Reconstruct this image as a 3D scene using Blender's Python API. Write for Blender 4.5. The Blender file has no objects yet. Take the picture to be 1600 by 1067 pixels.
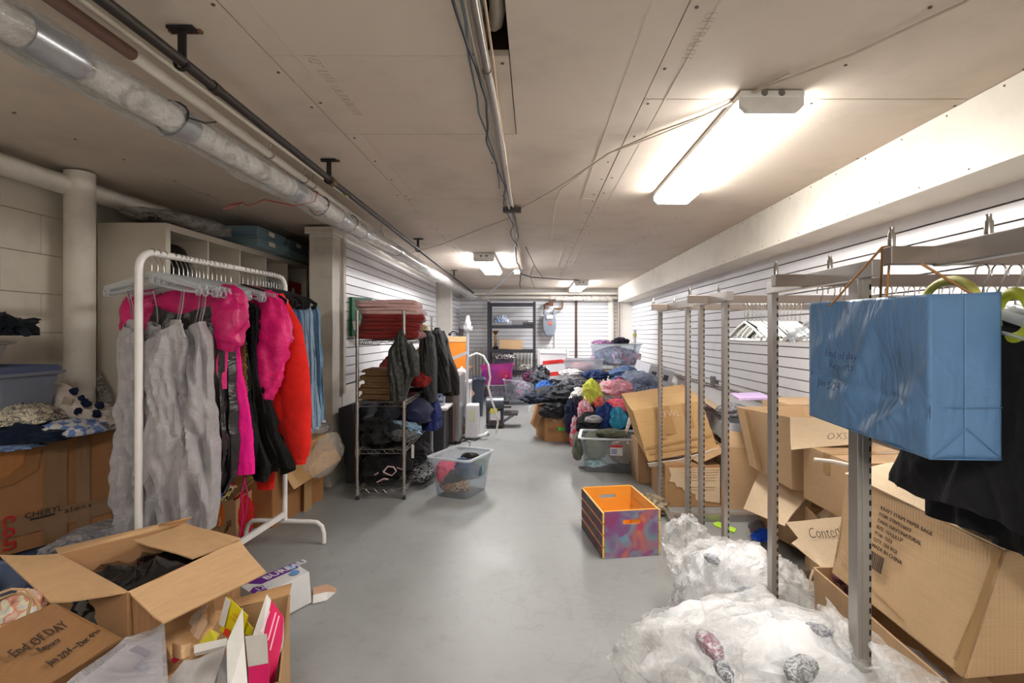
import bpy, math, random
from mathutils import Vector, Matrix, Euler, noise
S = bpy.context.scene
COL = S.collection
PI = math.pi
CZ = 1.2      # camera height
F = 800.0     # focal length in pixels of the 1600 px frame

# ---------- camera ----------
cd = bpy.data.cameras.new('camera'); cam = bpy.data.objects.new('camera', cd); COL.objects.link(cam)
cam.location = (0, 0, CZ); cam.rotation_euler = (PI/2, 0, 0)
cd.sensor_width = 36; cd.lens = 18.0; cd.clip_start = 0.05
cd.shift_x = -34/1600; cd.shift_y = -13.5/1600
S.camera = cam
# ---------- world, exposure ----------
W = bpy.data.worlds.new('world'); S.world = W; W.use_nodes = True
W.node_tree.nodes['Background'].inputs[0].default_value = (1, .95, .88, 1)
W.node_tree.nodes['Background'].inputs[1].default_value = 0.3
S.view_settings.view_transform = 'Standard'; S.view_settings.look = 'None'
S.view_settings.gamma = 1; S.view_settings.use_curve_mapping = False
S.view_settings.exposure = 0.55
LAMP = 31.0
S.cycles.max_bounces = 7; S.cycles.diffuse_bounces = 4; S.cycles.glossy_bounces = 3
S.cycles.transparent_max_bounces = 24; S.cycles.transmission_bounces = 4
S.cycles.sample_clamp_indirect = 4.0
S.cycles.use_denoising = True

def P(px, py, Y): return Vector(((px-834)/F*Y, Y, CZ-(py-520)/F*Y))
def PZ(px, py, z):
    Y = (CZ-z)*F/(py-520); return Vector(((px-834)/F*Y, Y, z))
def PX(px, py, X):
    Y = X*F/(px-834); return Vector((X, Y, CZ-(py-520)/F*Y))
def V(*a): return Vector(a)

# ---------- materials ----------
MATS = {}
def srgb(c):
    return tuple(((x/255)/12.92 if x/255 <= .04045 else ((x/255+.055)/1.055)**2.4) for x in c[:3])
def base_mat(name):
    m = bpy.data.materials.new(name); m.use_nodes = True
    nt = m.node_tree; b = nt.nodes['Principled BSDF']
    return m, nt, b
def add(nt, t, **kw):
    n = nt.nodes.new(t)
    for k, v in kw.items(): setattr(n, k, v)
    return n
def coord(nt, scale=(1, 1, 1), rot=(0, 0, 0), kind='Object'):
    tc = add(nt, 'ShaderNodeTexCoord'); mp = add(nt, 'ShaderNodeMapping')
    mp.inputs['Scale'].default_value = scale; mp.inputs['Rotation'].default_value = rot
    nt.links.new(tc.outputs[kind], mp.inputs[0]); return mp.outputs[0]
def noise_tex(nt, vec, scale, detail=4, rough=.6, dist=0):
    n = add(nt, 'ShaderNodeTexNoise'); n.inputs['Scale'].default_value = scale
    n.inputs['Detail'].default_value = detail; n.inputs['Roughness'].default_value = rough
    n.inputs['Distortion'].default_value = dist
    if vec is not None: nt.links.new(vec, n.inputs['Vector'])
    return n.outputs['Fac']
def ramp(nt, fac, stops, interp='LINEAR'):
    r = add(nt, 'ShaderNodeValToRGB'); e = r.color_ramp; e.interpolation = interp
    while len(e.elements) > 1: e.elements.remove(e.elements[-1])
    e.elements[0].position = stops[0][0]; e.elements[0].color = (*stops[0][1], 1)
    for p, c in stops[1:]:
        q = e.elements.new(p); q.color = (*c, 1)
    nt.links.new(fac, r.inputs[0]); return r.outputs[0]
def bump(nt, b, h, strength=.3, dist=.01):
    n = add(nt, 'ShaderNodeBump'); n.inputs['Strength'].default_value = strength
    n.inputs['Distance'].default_value = dist
    nt.links.new(h, n.inputs['Height']); nt.links.new(n.outputs[0], b.inputs['Normal'])
def sc(c, k): return tuple(min(1, x*k) for x in c)

def plain(c, rough=.5, metal=0, spec=.5, var=.06, key=None, coat=0):
    k = ('plain', c, rough, metal, spec, var, coat)
    if k in MATS: return MATS[k]
    m, nt, b = base_mat('plain'); L = srgb(c)
    f = noise_tex(nt, coord(nt), 9, 3)
    nt.links.new(ramp(nt, f, [(.3, sc(L, 1-var)), (.7, sc(L, 1+var))]), b.inputs['Base Color'])
    b.inputs['Roughness'].default_value = rough; b.inputs['Metallic'].default_value = metal
    b.inputs['Specular IOR Level'].default_value = spec
    b.inputs['Coat Weight'].default_value = coat
    MATS[k] = m; return m
def fabric(c, rough=.9, wr=.35, scale=9, sheen=.04, c2=None, pscale=30, spec=.2, thr=.5):
    k = ('fabric', c, rough, wr, scale, sheen, c2, pscale, spec, thr)
    if k in MATS: return MATS[k]
    m, nt, b = base_mat('fabric'); L = srgb(c)
    v = coord(nt)
    if c2:
        f = noise_tex(nt, v, pscale, 2)
        nt.links.new(ramp(nt, f, [(thr-.04, L), (thr+.04, srgb(c2))]), b.inputs['Base Color'])
    else:
        f = noise_tex(nt, v, 25, 4)
        nt.links.new(ramp(nt, f, [(.3, sc(L, .88)), (.7, sc(L, 1.1))]), b.inputs['Base Color'])
    b.inputs['Roughness'].default_value = rough; b.inputs['Sheen Weight'].default_value = sheen
    b.inputs['Specular IOR Level'].default_value = spec
    bump(nt, b, noise_tex(nt, v, scale, 5, .6, 1.2), wr, .03)
    MATS[k] = m; return m
def cardboard(c=(196, 160, 118), var=.1, corr=True, axis=0):
    k = ('card', c, var, corr, axis)
    if k in MATS: return MATS[k]
    m, nt, b = base_mat('cardboard'); L = srgb(c)
    v = coord(nt); f = noise_tex(nt, v, 4, 6, .7)
    f2 = noise_tex(nt, coord(nt, (3, 3, 60) if axis == 0 else (60, 60, 3)), 4, 3)
    mx = add(nt, 'ShaderNodeMix', data_type='RGBA'); mx.inputs[0].default_value = .35
    nt.links.new(ramp(nt, f, [(.3, sc(L, 1-var)), (.7, sc(L, 1+var))]), mx.inputs[6])
    nt.links.new(ramp(nt, f2, [(.35, sc(L, .85)), (.65, sc(L, 1.12))]), mx.inputs[7])
    nt.links.new(mx.outputs[2], b.inputs['Base Color'])
    b.inputs['Roughness'].default_value = .78; b.inputs['Specular IOR Level'].default_value = .25
    if corr:
        w = add(nt, 'ShaderNodeTexWave', wave_type='BANDS', bands_direction='X' if axis == 0 else 'Z')
        w.inputs['Scale'].default_value = 42; w.inputs['Distortion'].default_value = .6
        nt.links.new(coord(nt, (1, 1, 1), (0, 0, .78 if axis == 0 else 0)), w.inputs['Vector'])
        a = add(nt, 'ShaderNodeMath', operation='MULTIPLY_ADD'); a.inputs[1].default_value = .12
        nt.links.new(w.outputs['Fac'], a.inputs[0]); nt.links.new(noise_tex(nt, v, 7, 5), a.inputs[2])
        bump(nt, b, a.outputs[0], .35, .012)
    MATS[k] = m; return m
def metal(c=(170, 166, 160), rough=.32, brushed=True, met=1.0):
    k = ('metal', c, rough, brushed, met)
    if k in MATS: return MATS[k]
    m, nt, b = base_mat('metal'); L = srgb(c)
    f = noise_tex(nt, coord(nt, (6, 6, 6)), 2, 3)
    nt.links.new(ramp(nt, f, [(.3, sc(L, .95)), (.7, sc(L, 1.04))]), b.inputs['Base Color'])
    b.inputs['Metallic'].default_value = met; b.inputs['Roughness'].default_value = rough
    MATS[k] = m; return m
def clear(c=(225, 232, 238), alpha=.35, rough=.25, white=.5, key=0, wrinkle=0, wscale=14, wdist=.03):
    """thin see-through plastic: part transparent, part pale film"""
    k = ('clear', c, alpha, rough, white, key, wrinkle)
    if k in MATS: return MATS[k]
    m, nt, b = base_mat('clear plastic'); L = srgb(c)
    b.inputs['Base Color'].default_value = (*L, 1); b.inputs['Roughness'].default_value = rough
    b.inputs['Specular IOR Level'].default_value = .7
    tr = add(nt, 'ShaderNodeBsdfTransparent'); tr.inputs[0].default_value = (*sc(L, 1.0+.0), 1)
    mx = add(nt, 'ShaderNodeMixShader')
    fr = add(nt, 'ShaderNodeLayerWeight'); fr.inputs['Blend'].default_value = .35
    mm = add(nt, 'ShaderNodeMath', operation='MULTIPLY_ADD', use_clamp=True)
    mm.inputs[1].default_value = .30
    if wrinkle:
        h = noise_tex(nt, coord(nt, (1, 1, 1.6)), wscale, 6, .65, 2.0)
        bump(nt, b, h, wrinkle, wdist)
        r = add(nt, 'ShaderNodeMapRange'); nt.links.new(h, r.inputs[0])
        r.inputs[1].default_value = .38; r.inputs[2].default_value = .66
        r.inputs[3].default_value = alpha*.4; r.inputs[4].default_value = min(1, alpha*1.6)
        nt.links.new(r.outputs[0], mm.inputs[2])
    else:
        mm.inputs[2].default_value = alpha
    nt.links.new(fr.outputs['Facing'], mm.inputs[0])
    nt.links.new(mm.outputs[0], mx.inputs[0])
    nt.links.new(tr.outputs[0], mx.inputs[1]); nt.links.new(b.outputs[0], mx.inputs[2])
    nt.links.new(mx.outputs[0], nt.nodes['Material Output'].inputs[0])
    MATS[k] = m; return m
def emit(c, s):
    m, nt, b = base_mat('lamp')
    b.inputs['Base Color'].default_value = (.9, .9, .9, 1)
    b.inputs['Emission Color'].default_value = (*c, 1); b.inputs['Emission Strength'].default_value = s
    return m
def patchy(cols, scale=6, rough=.8, wr=.4, det=2, dist=1.5, spec=.2, seed=0):
    """printed or mixed cloth: several colours in soft patches"""
    k = ('patchy', tuple(cols), scale, rough, wr, det, dist, seed)
    if k in MATS: return MATS[k]
    m, nt, b = base_mat('mixed'); v = coord(nt)
    f = noise_tex(nt, v, scale, det, .5, dist)
    n = len(cols); lo, hi = .3, .7
    nt.links.new(ramp(nt, f, [(lo+(hi-lo)*i/n, srgb(c)) for i, c in enumerate(cols)], 'CONSTANT' if rough > .75 else 'LINEAR'), b.inputs['Base Color'])
    b.inputs['Roughness'].default_value = rough; b.inputs['Specular IOR Level'].default_value = spec
    bump(nt, b, noise_tex(nt, v, 12, 5, .6, 1.2), wr, .03)
    MATS[k] = m; return m

# ---------- mesh builder ----------
def nz(p, s=1.0, seed=0): return noise.noise(Vector((p[0]*s+seed*7.13, p[1]*s-seed*3.7, p[2]*s+seed*1.9)))
class MB:
    def __init__(self): self.v = []; self.f = []; self.sm = []
    def vs(self, pts):
        i = len(self.v); self.v += [Vector(p) for p in pts]; return i
    def face(self, idx, smooth=False): self.f.append(tuple(idx)); self.sm.append(smooth)
    def box(self, c, s, R=None):
        R = R or Matrix.Identity(3); c = Vector(c)
        i = self.vs([c + R @ Vector((s[0]*a/2, s[1]*b/2, s[2]*d/2)) for a in (-1, 1) for b in (-1, 1) for d in (-1, 1)])
        for q in ((0, 1, 3, 2), (4, 6, 7, 5), (0, 4, 5, 1), (2, 3, 7, 6), (0, 2, 6, 4), (1, 5, 7, 3)): self.face([i+k for k in q])
        return self
    def span(self, x0, x1, y0, y1, z0, z1): return self.box(((x0+x1)/2, (y0+y1)/2, (z0+z1)/2), (x1-x0, y1-y0, z1-z0))
    def bar(self, a, b, w, h, up=(0, 0, 1)):
        a, b = Vector(a), Vector(b); d = (b-a); L = d.length; d.normalize()
        up = Vector(up)
        if abs(d.dot(up)) > .98: up = Vector((0, 1, 0))
        s = d.cross(up).normalized(); u = s.cross(d).normalized()
        R = Matrix((s, d, u)).transposed()
        return self.box((a+b)/2, (w, L, h), R)
    def slab(self, pts, t, nsub=0, bend=0, seed=0):
        """flat sheet with thickness t from an outline; pts in order"""
        pts = [Vector(p) for p in pts]; n = Vector((0, 0, 0))
        for k in range(len(pts)):
            a, b = pts[k], pts[(k+1) % len(pts)]; n += a.cross(b)
        n.normalize(); N = len(pts)
        if N == 4 and nsub:
            g = nsub
            def q(u, w):
                p = (pts[0]*(1-u)+pts[1]*u)*(1-w)+(pts[3]*(1-u)+pts[2]*u)*w
                return p + n*(bend*math.sin(PI*w)*.6 + bend*.8*nz((u*2, w*2, seed)))
            T = [[q(i/g, j/g) for i in range(g+1)] for j in range(g+1)]
            i0 = self.vs([p+n*t/2 for r in T for p in r]); i1 = self.vs([p-n*t/2 for r in T for p in r])
            G = g+1
            for j in range(g):
                for i in range(g):
                    a = j*G+i
                    self.face((i0+a, i0+a+1, i0+a+G+1, i0+a+G), True); self.face((i1+a, i1+a+G, i1+a+G+1, i1+a+1), True)
            def edge(seq):
                for a, b in zip(seq, seq[1:]): self.face((i0+a, i1+a, i1+b, i0+b))
            edge([i for i in range(G)]); edge([i*G+g for i in range(G)])
            edge([g*G+g-i for i in range(G)]); edge([(g-i)*G for i in range(G)])
            return self
        i0 = self.vs([p+n*t/2 for p in pts]); i1 = self.vs([p-n*t/2 for p in pts])
        self.face(range(i0, i0+N)); self.face(range(i1+N-1, i1-1, -1))
        for k in range(N): self.face((i0+k, i1+k, i1+(k+1) % N, i0+(k+1) % N))
        return self
    def prism(self, pts, vec):
        pts = [Vector(p) for p in pts]; vec = Vector(vec); N = len(pts)
        i0 = self.vs(pts); i1 = self.vs([p+vec for p in pts])
        self.face(range(i0+N-1, i0-1, -1)); self.face(range(i1, i1+N))
        for k in range(N): self.face((i0+k, i0+(k+1) % N, i1+(k+1) % N, i1+k))
        return self
    def hexa(self, b4, t4):
        i = self.vs(list(b4)+list(t4))
        self.face((i+3, i+2, i+1, i)); self.face((i+4, i+5, i+6, i+7))
        for k in range(4): self.face((i+k, i+(k+1) % 4, i+4+(k+1) % 4, i+4+k))
        return self
    def tube(self, pts, r, n=8, closed=False, radii=None, cap=True, flat=1.0):
        pts = [Vector(p) for p in pts]; N = len(pts); rings = []; prev = None
        for k, p in enumerate(pts):
            if closed: t = pts[(k+1) % N]-pts[k-1]
            else: t = pts[min(k+1, N-1)]-pts[max(k-1, 0)]
            t.normalize()
            if prev is None:
                a = Vector((0, 0, 1)) if abs(t.z) < .9 else Vector((1, 0, 0))
                u = t.cross(a).normalized()
            else: u = (prev-t*prev.dot(t)); u = u.normalized() if u.length > 1e-6 else t.orthogonal().normalized()
            prev = u; w = t.cross(u); rr = radii[k] if radii else r
            rings.append(self.vs([p+(u*math.cos(2*PI*j/n)+w*math.sin(2*PI*j/n)*flat)*rr for j in range(n)]))
        for k in range(N if closed else N-1):
            a, b = rings[k], rings[(k+1) % N]
            for j in range(n): self.face((a+j, a+(j+1) % n, b+(j+1) % n, b+j), True)
        if not closed and cap:
            self.face([rings[0]+j for j in range(n-1, -1, -1)]); self.face([rings[-1]+j for j in range(n)])
        return self
    def lathe(self, c, prof, n=16, axis=None):
        c = Vector(c); R = Vector((0, 0, 1)).rotation_difference(Vector(axis).normalized()).to_matrix() if axis else Matrix.Identity(3)
        rings = [self.vs([c+R @ Vector((r*math.cos(2*PI*j/n), r*math.sin(2*PI*j/n), z)) for j in range(n)]) for r, z in prof]
        for a, b in zip(rings, rings[1:]):
            for j in range(n): self.face((a+j, a+(j+1) % n, b+(j+1) % n, b+j), True)
        self.face([rings[0]+j for j in range(n-1, -1, -1)]); self.face([rings[-1]+j for j in range(n)])
        return self
    def grid(self, nu, nv, fn, close=False, smooth=True):
        i0 = self.vs([fn(i/(nu-(0 if close else 1)), j/(nv-1)) for j in range(nv) for i in range(nu)])
        for j in range(nv-1):
            for i in range(nu if close else nu-1):
                a = i0+j*nu+i; b = i0+j*nu+(i+1) % nu
                self.face((a, b, b+nu, a+nu), smooth)
        return self
    def lump(self, c, s, seed=0, rot=0, wr=.25, n=26, fold=3.0, flat=.35, tilt=(0, 0)):
        """crumpled heap of cloth: squashed ball with directional ridged folds"""
        R = Euler((tilt[0], tilt[1], rot)).to_matrix(); c = Vector(c); rd = random.Random(seed)
        d1 = rd.uniform(0, PI)
        def fn(u, w):
            th = u*2*PI; ph = (w-.5)*PI
            cx, cy, cz = math.cos(th)*math.cos(ph), math.sin(th)*math.cos(ph), math.sin(ph)
            if cz < -flat: k = flat/max(1e-6, -cz); cz = -flat
            a = cx*math.cos(d1)+cy*math.sin(d1); b = -cx*math.sin(d1)+cy*math.cos(d1)
            wv = nz((cx, cy, cz), 1.3, seed)
            r1 = 1-2.4*abs(nz((a*.7+wv*.8, b*fold+wv, cz*fold*.6), 1.0, seed+1))
            r2 = 1-2.2*abs(nz((a*fold*1.2, b*fold*2.1+wv*2, cz*fold*1.7), 1.0, seed+2))
            k = 1+wr*(r1*.75+r2*.4-.45)+.28*nz((cx, cy, cz), .9, seed+5)
            edge = 1+.22*nz((cx*2, cy*2, 0), 1, seed+9)
            return c+R @ Vector((cx*s[0]*k*edge, cy*s[1]*k*edge, (cz if cz < 0 else cz*k)*s[2]))
        self.grid(n*2, n, fn, close=True)
        return self
    def drape(self, pts_fn, nu=30, nv=30, t=.006): return self.grid(nu, nv, pts_fn)
    def build(self, name, mat=None, parent=None, bevel=0, solid=0, subsurf=0, loc=None, smooth=None, local=False, sharp=.6, **tags):
        vs = self.v
        if parent is not None and not local:
            Mx = Matrix.Identity(4); q = parent
            while q is not None: Mx = q.matrix_basis @ Mx; q = q.parent
            Mi = Mx.inverted(); vs = [Mi @ v for v in vs]; loc = None
        elif parent is None and loc is None and not local:
            xs = [v.x for v in vs]; ys = [v.y for v in vs]; zs = [v.z for v in vs]
            loc = Vector(((min(xs)+max(xs))/2, (min(ys)+max(ys))/2, min(zs)))
            vs = [v-loc for v in vs]
        elif loc is not None: loc = Vector(loc)
        me = bpy.data.meshes.new(name); me.from_pydata([tuple(v) for v in vs], [], self.f)
        sm = self.sm if smooth is None else [smooth]*len(self.f)
        me.polygons.foreach_set('use_smooth', sm)
        if any(sm) and sharp: me.set_sharp_from_angle(angle=sharp if sharp > 1 else 1.05)
        me.update()
        o = bpy.data.objects.new(name, me); COL.objects.link(o)
        if parent is not None: o.parent = parent
        if loc is not None: o.location = loc
        if mat is not None: me.materials.append(mat)
        if solid:
            s = o.modifiers.new('thickness', 'SOLIDIFY'); s.thickness = solid; s.offset = 0
        if bevel:
            s = o.modifiers.new('bevel', 'BEVEL'); s.width = bevel; s.segments = 2; s.limit_method = 'ANGLE'
        if subsurf:
            s = o.modifiers.new('sub', 'SUBSURF'); s.levels = subsurf; s.render_levels = subsurf
        for k, v in tags.items(): o[k] = v
        return o
def tag(o, label=None, cat=None, group=None, kind=None):
    if label: o['label'] = label
    if cat: o['category'] = cat
    if group: o['group'] = group
    if kind: o['kind'] = kind
    return o
def thing(name, label, cat, loc=(0, 0, 0), rotz=0, group=None, rot=None):
    o = bpy.data.objects.new(name, None); COL.objects.link(o); o.empty_display_size = .05
    o.location = loc; o.rotation_euler = rot or (0, 0, rotz)
    return tag(o, label, cat, group)
def kids(o): return [c for c in bpy.data.objects if c.parent == o]
def dup(root, ch, loc, rotz=0, label=None, group=None, rot=None, scale=None):
    """copy of a thing: ch = [(child, [grandchildren])]"""
    r = root.copy(); COL.objects.link(r); r.location = loc; r.rotation_euler = rot or (0, 0, rotz)
    if scale: r.scale = scale
    if label: r['label'] = label
    if group: r['group'] = group
    for c0, g0 in ch:
        c = c0.copy(); COL.objects.link(c); c.parent = r
        for g in g0:
            d = g.copy(); COL.objects.link(d); d.parent = c
    return r
def struct(mb, name, mat, parent=None, **k):
    o = mb.build(name, mat, parent, **k)
    if parent is None: o['kind'] = 'structure'
    return o
INK = plain((45, 38, 34), .7, var=.0)
def text(s, size, origin, xdir, updir, mat=INK, parent=None, name='lettering', shear=0, off=0, ext=.0004, jitter=0, align='LEFT'):
    """flat lettering lying on a surface: xdir = reading direction, updir = up of letters"""
    cu = bpy.data.curves.new(name, 'FONT'); cu.body = s; cu.size = size; cu.shear = shear; cu.offset = off
    cu.extrude = ext; cu.align_x = align; cu.space_line = 1.0; cu.resolution_u = 2
    ob = bpy.data.objects.new(name, cu); COL.objects.link(ob)
    bpy.context.view_layer.update()
    me = bpy.data.meshes.new_from_object(ob.evaluated_get(bpy.context.evaluated_depsgraph_get()))
    bpy.data.objects.remove(ob); bpy.data.curves.remove(cu)
    x = Vector(xdir).normalized(); up = Vector(updir); up = (up-x*up.dot(x)).normalized(); n = x.cross(up)
    o = Vector(origin); mb = MB()
    for v in me.vertices:
        yy = v.co.y
        if jitter: yy += size*jitter*math.sin(v.co.x/size*2.3)+size*jitter*.6*nz((v.co.x/size, 0, 0), 1.7)
        mb.v.append(o+x*v.co.x+up*yy+n*(v.co.z+.0012))
    for p in me.polygons: mb.f.append(tuple(p.vertices)); mb.sm.append(False)
    bpy.data.meshes.remove(me)
    return mb.build(name, mat, parent)

# ---------- cardboard boxes ----------
CARD = cardboard(); CARD_D = cardboard((168, 128, 88)); CARD_L = cardboard((218, 186, 144)); CARD_IN = cardboard((178, 142, 102), corr=False)
TAPE = clear((205, 170, 120), .55, .15)
def open_box(name, label, rim, base, mat=CARD, flaps=(), t=.006, group=None, flapmat=None, cat='box', bottom=True, bend=.006):
    """rim, base: 4 corners each in the same order; flaps: outlines of 4 points hinged on the rim"""
    c = sum(base, Vector())/4; b = thing(name, label, cat, (c.x, c.y, min(p.z for p in base)), group=group)
    m = MB()
    for k in range(4): m.slab([rim[k], rim[(k+1) % 4], base[(k+1) % 4], base[k]], t, 3, .003, k)
    if bottom: m.slab(list(base), t)
    m.build('carton_body', mat, b)
    for i, fp in enumerate(flaps):
        MB().slab(fp, t*.8, 4 if len(fp) == 4 else 0, bend, i).build('flap', flapmat or mat, b)
    return b
def rect(cx, cy, z, lx, ly, a):
    c, s = math.cos(a), math.sin(a)
    return [Vector((cx+dx*c-dy*s, cy+dx*s+dy*c, z)) for dx, dy in ((-lx/2, -ly/2), (lx/2, -ly/2), (lx/2, ly/2), (-lx/2, ly/2))]
def closed_box(name, label, cx, cy, z, lx, ly, h, a=0, mat=CARD, cat='box', tape=True, group=None, tilt=None, tapemat=None):
    b = thing(name, label, cat, (cx, cy, z), a, group=group, rot=(tilt[0], tilt[1], a) if tilt else None)
    MB().box((0, 0, h/2), (lx, ly, h)).build('carton_body', mat, b, bevel=.004, local=True)
    for s in (-1, 1): MB().box((0, s*ly/4, h+.0025), (lx*.99, ly/2-.003, .004)).build('flap', mat, b, local=True)
    if tape:
        m = MB(); m.box((0, 0, h+.006), (lx, .05, .001)); 
        for s in (-1, 1): m.box((s*(lx/2+.001), 0, h-.04), (.001, .05, .09))
        m.build('tape', tapemat or TAPE, b, local=True)
    return b
def tote(name, label, cx, cy, z, lx, ly, h, a=0, mat=None, group=None, lid=None, taper=.84, tilt=None, contents=(), rimw=.018, latch=None, seed=0):
    """storage bin with flared walls and rolled rim; contents: (material, x, y, z, sx, sy, sz) lumps seen through the wall"""
    mat = mat or CLEARBIN
    b = thing(name, label, 'storage bin', (cx, cy, z), a, group=group, rot=(tilt[0], tilt[1], a) if tilt else None)
    def ring(k, zz, r=.04, n=4):
        pts = []
        for sx, sy, a0 in ((1, 1, 0), (-1, 1, PI/2), (-1, -1, PI), (1, -1, 1.5*PI)):
            for i in range(n+1):
                q = a0+PI/2*i/n
                pts.append(Vector((sx*(lx/2*k-r)+r*math.cos(q), sy*(ly/2*k-r)+r*math.sin(q), zz)))
        return pts
    m = MB(); prof = [(taper-.03, 0), (taper, .012), (taper+(.97-taper)*.8, h*.80), (.975, h*.84), (.985, h-.012)]
    rs = [m.vs(ring(k, zz)) for k, zz in prof]; N = 20
    for p, q in zip(rs, rs[1:]):
        for j in range(N): m.face((p+j, p+(j+1) % N, q+(j+1) % N, q+j), True)
    m.face([rs[0]+j for j in range(N-1, -1, -1)])
    m.build('bin_body', mat, b, local=True)
    m = MB(); r1 = ring(1.0, h-.012, .045); r2 = ring(1.0+2*rimw/max(lx, ly), h-.012); r3 = ring(1.0+2*rimw/max(lx, ly), h); r4 = ring(.975, h)
    ii = [m.vs(x) for x in (r4, r3, r2, ring(.975, h-.016))]
    for p, q in zip(ii, ii[1:]+ii[:1]):
        for j in range(N): m.face((p+j, q+j, q+(j+1) % N, p+(j+1) % N))
    m.build('rim', RIMMAT if mat in (CLEARBIN,) else mat, b, local=True)
    if lid:
        m = MB(); i0 = m.vs(ring(1.05, h-.004)); i1 = m.vs(ring(1.05, h+.012)); i2 = m.vs(ring(.99, h+.026)); i3 = m.vs(ring(.93, h+.026)); i4 = m.vs(ring(.90, h+.014))
        for p, q in ((i0, i1), (i1, i2), (i2, i3), (i3, i4)):
            for j in range(N): m.face((p+j, p+(j+1) % N, q+(j+1) % N, q+j))
        m.face([i4+j for j in range(N)]); m.face([i0+j for j in range(N-1, -1, -1)])
        m.build('lid', lid, b, local=True)
    if latch:
        m = MB()
        for s in (-1, 1): m.box((s*(lx/2+.012), 0, h-.03), (.02, .12, .07))
        m.build('latch', latch, b, local=True, bevel=.004)
    R = Euler((tilt[0], tilt[1], a)).to_matrix() if tilt else Matrix.Rotation(a, 3, 'Z')
    for i, (lab, mt, x, y, zz, sx, sy, sz) in enumerate(contents):
        cloth('folded_clothes', lab, mt, Vector((cx, cy, z))+R @ Vector((x, y, zz)), (sx, sy, sz), seed*5+i, a, .22, flat=.6, n=18)
    return b
CLEARBIN = clear((226, 232, 238), .16, .3, key=1); RIMMAT = clear((225, 232, 238), .6, .3, key=2)
def cloth(name, label, mat, c, s, seed=0, rot=0, wr=.3, fold=3, flat=.35, n=24, group=None, cat='clothing', tilt=(0, 0)):
    o = MB().lump(c, s, seed, rot, wr, n, fold, flat, tilt).build(name, mat)
    return tag(o, label, cat, group)
# ================= ROOM =================
XL, XR, YB, YF, ZC = -2.5, 1.88, -2.2, 10.0, 2.05
def paint_mat(c, b1=.25, scale=5, dirt=0.0, rough=.6):
    m, nt, b = base_mat('painted surface'); L = srgb(c); v = coord(nt)
    f = noise_tex(nt, v, scale, 6, .65)
    nt.links.new(ramp(nt, f, [(.25, sc(L, .86-dirt)), (.5, L), (.8, sc(L, 1.04))]), b.inputs['Base Color'])
    b.inputs['Roughness'].default_value = rough
    bump(nt, b, noise_tex(nt, v, 30, 6, .6), b1, .006); return m
WALLW = paint_mat((226, 222, 214)); BLOCKP = paint_mat((222, 214, 200), .5, 3, .06)
SLATW = paint_mat((226, 226, 230), .05, 2, 0, .42); GROOVE = plain((84, 72, 66), .8)
BROWN = paint_mat((120, 84, 58), .3, 6, .1)
# floor: worn grey paint
def floor_mat():
    m, nt, b = base_mat('grey floor paint'); v = coord(nt)
    f = noise_tex(nt, v, 1.3, 8, .62, .3); f2 = noise_tex(nt, coord(nt, (1, 1, 1), (0, 0, .4)), 14, 6, .7)
    mx = add(nt, 'ShaderNodeMix', data_type='RGBA', blend_type='MULTIPLY'); mx.inputs[0].default_value = .55
    nt.links.new(ramp(nt, f, [(.25, srgb((138, 140, 138))), (.5, srgb((152, 154, 153))), (.75, srgb((163, 165, 164)))]), mx.inputs[6])
    nt.links.new(ramp(nt, f2, [(.3, (.78, .78, .76)), (.45, (.96, .96, .96)), (.7, (1, 1, 1))]), mx.inputs[7])
    # old scuffs and crawling cracks in the paint
    vo = add(nt, 'ShaderNodeTexVoronoi', feature='DISTANCE_TO_EDGE'); vo.inputs['Scale'].default_value = 1.1
    wv = add(nt, 'ShaderNodeVectorMath', operation='ADD'); nt.links.new(v, wv.inputs[0])
    nn = add(nt, 'ShaderNodeTexNoise'); nn.inputs['Scale'].default_value = 4; nt.links.new(v, nn.inputs['Vector'])
    nt.links.new(nn.outputs['Color'], wv.inputs[1]); nt.links.new(wv.outputs[0], vo.inputs['Vector'])
    m2 = add(nt, 'ShaderNodeMix', data_type='RGBA', blend_type='MULTIPLY'); m2.inputs[0].default_value = .22
    nt.links.new(mx.outputs[2], m2.inputs[6])
    nt.links.new(ramp(nt, vo.outputs['Distance'], [(0, (.55, .55, .53)), (.012, (1, 1, 1))]), m2.inputs[7])
    nt.links.new(m2.outputs[2], b.inputs['Base Color'])
    nt.links.new(ramp(nt, f, [(.3, (.34,)*3), (.7, (.5,)*3)]), b.inputs['Roughness'])
    bump(nt, b, noise_tex(nt, v, 9, 6, .6), .12, .01); return m
struct(MB().span(XL-.1, XR+.15, YB-.1, YF+.1, -.1, 0), 'floor', floor_mat())
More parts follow.
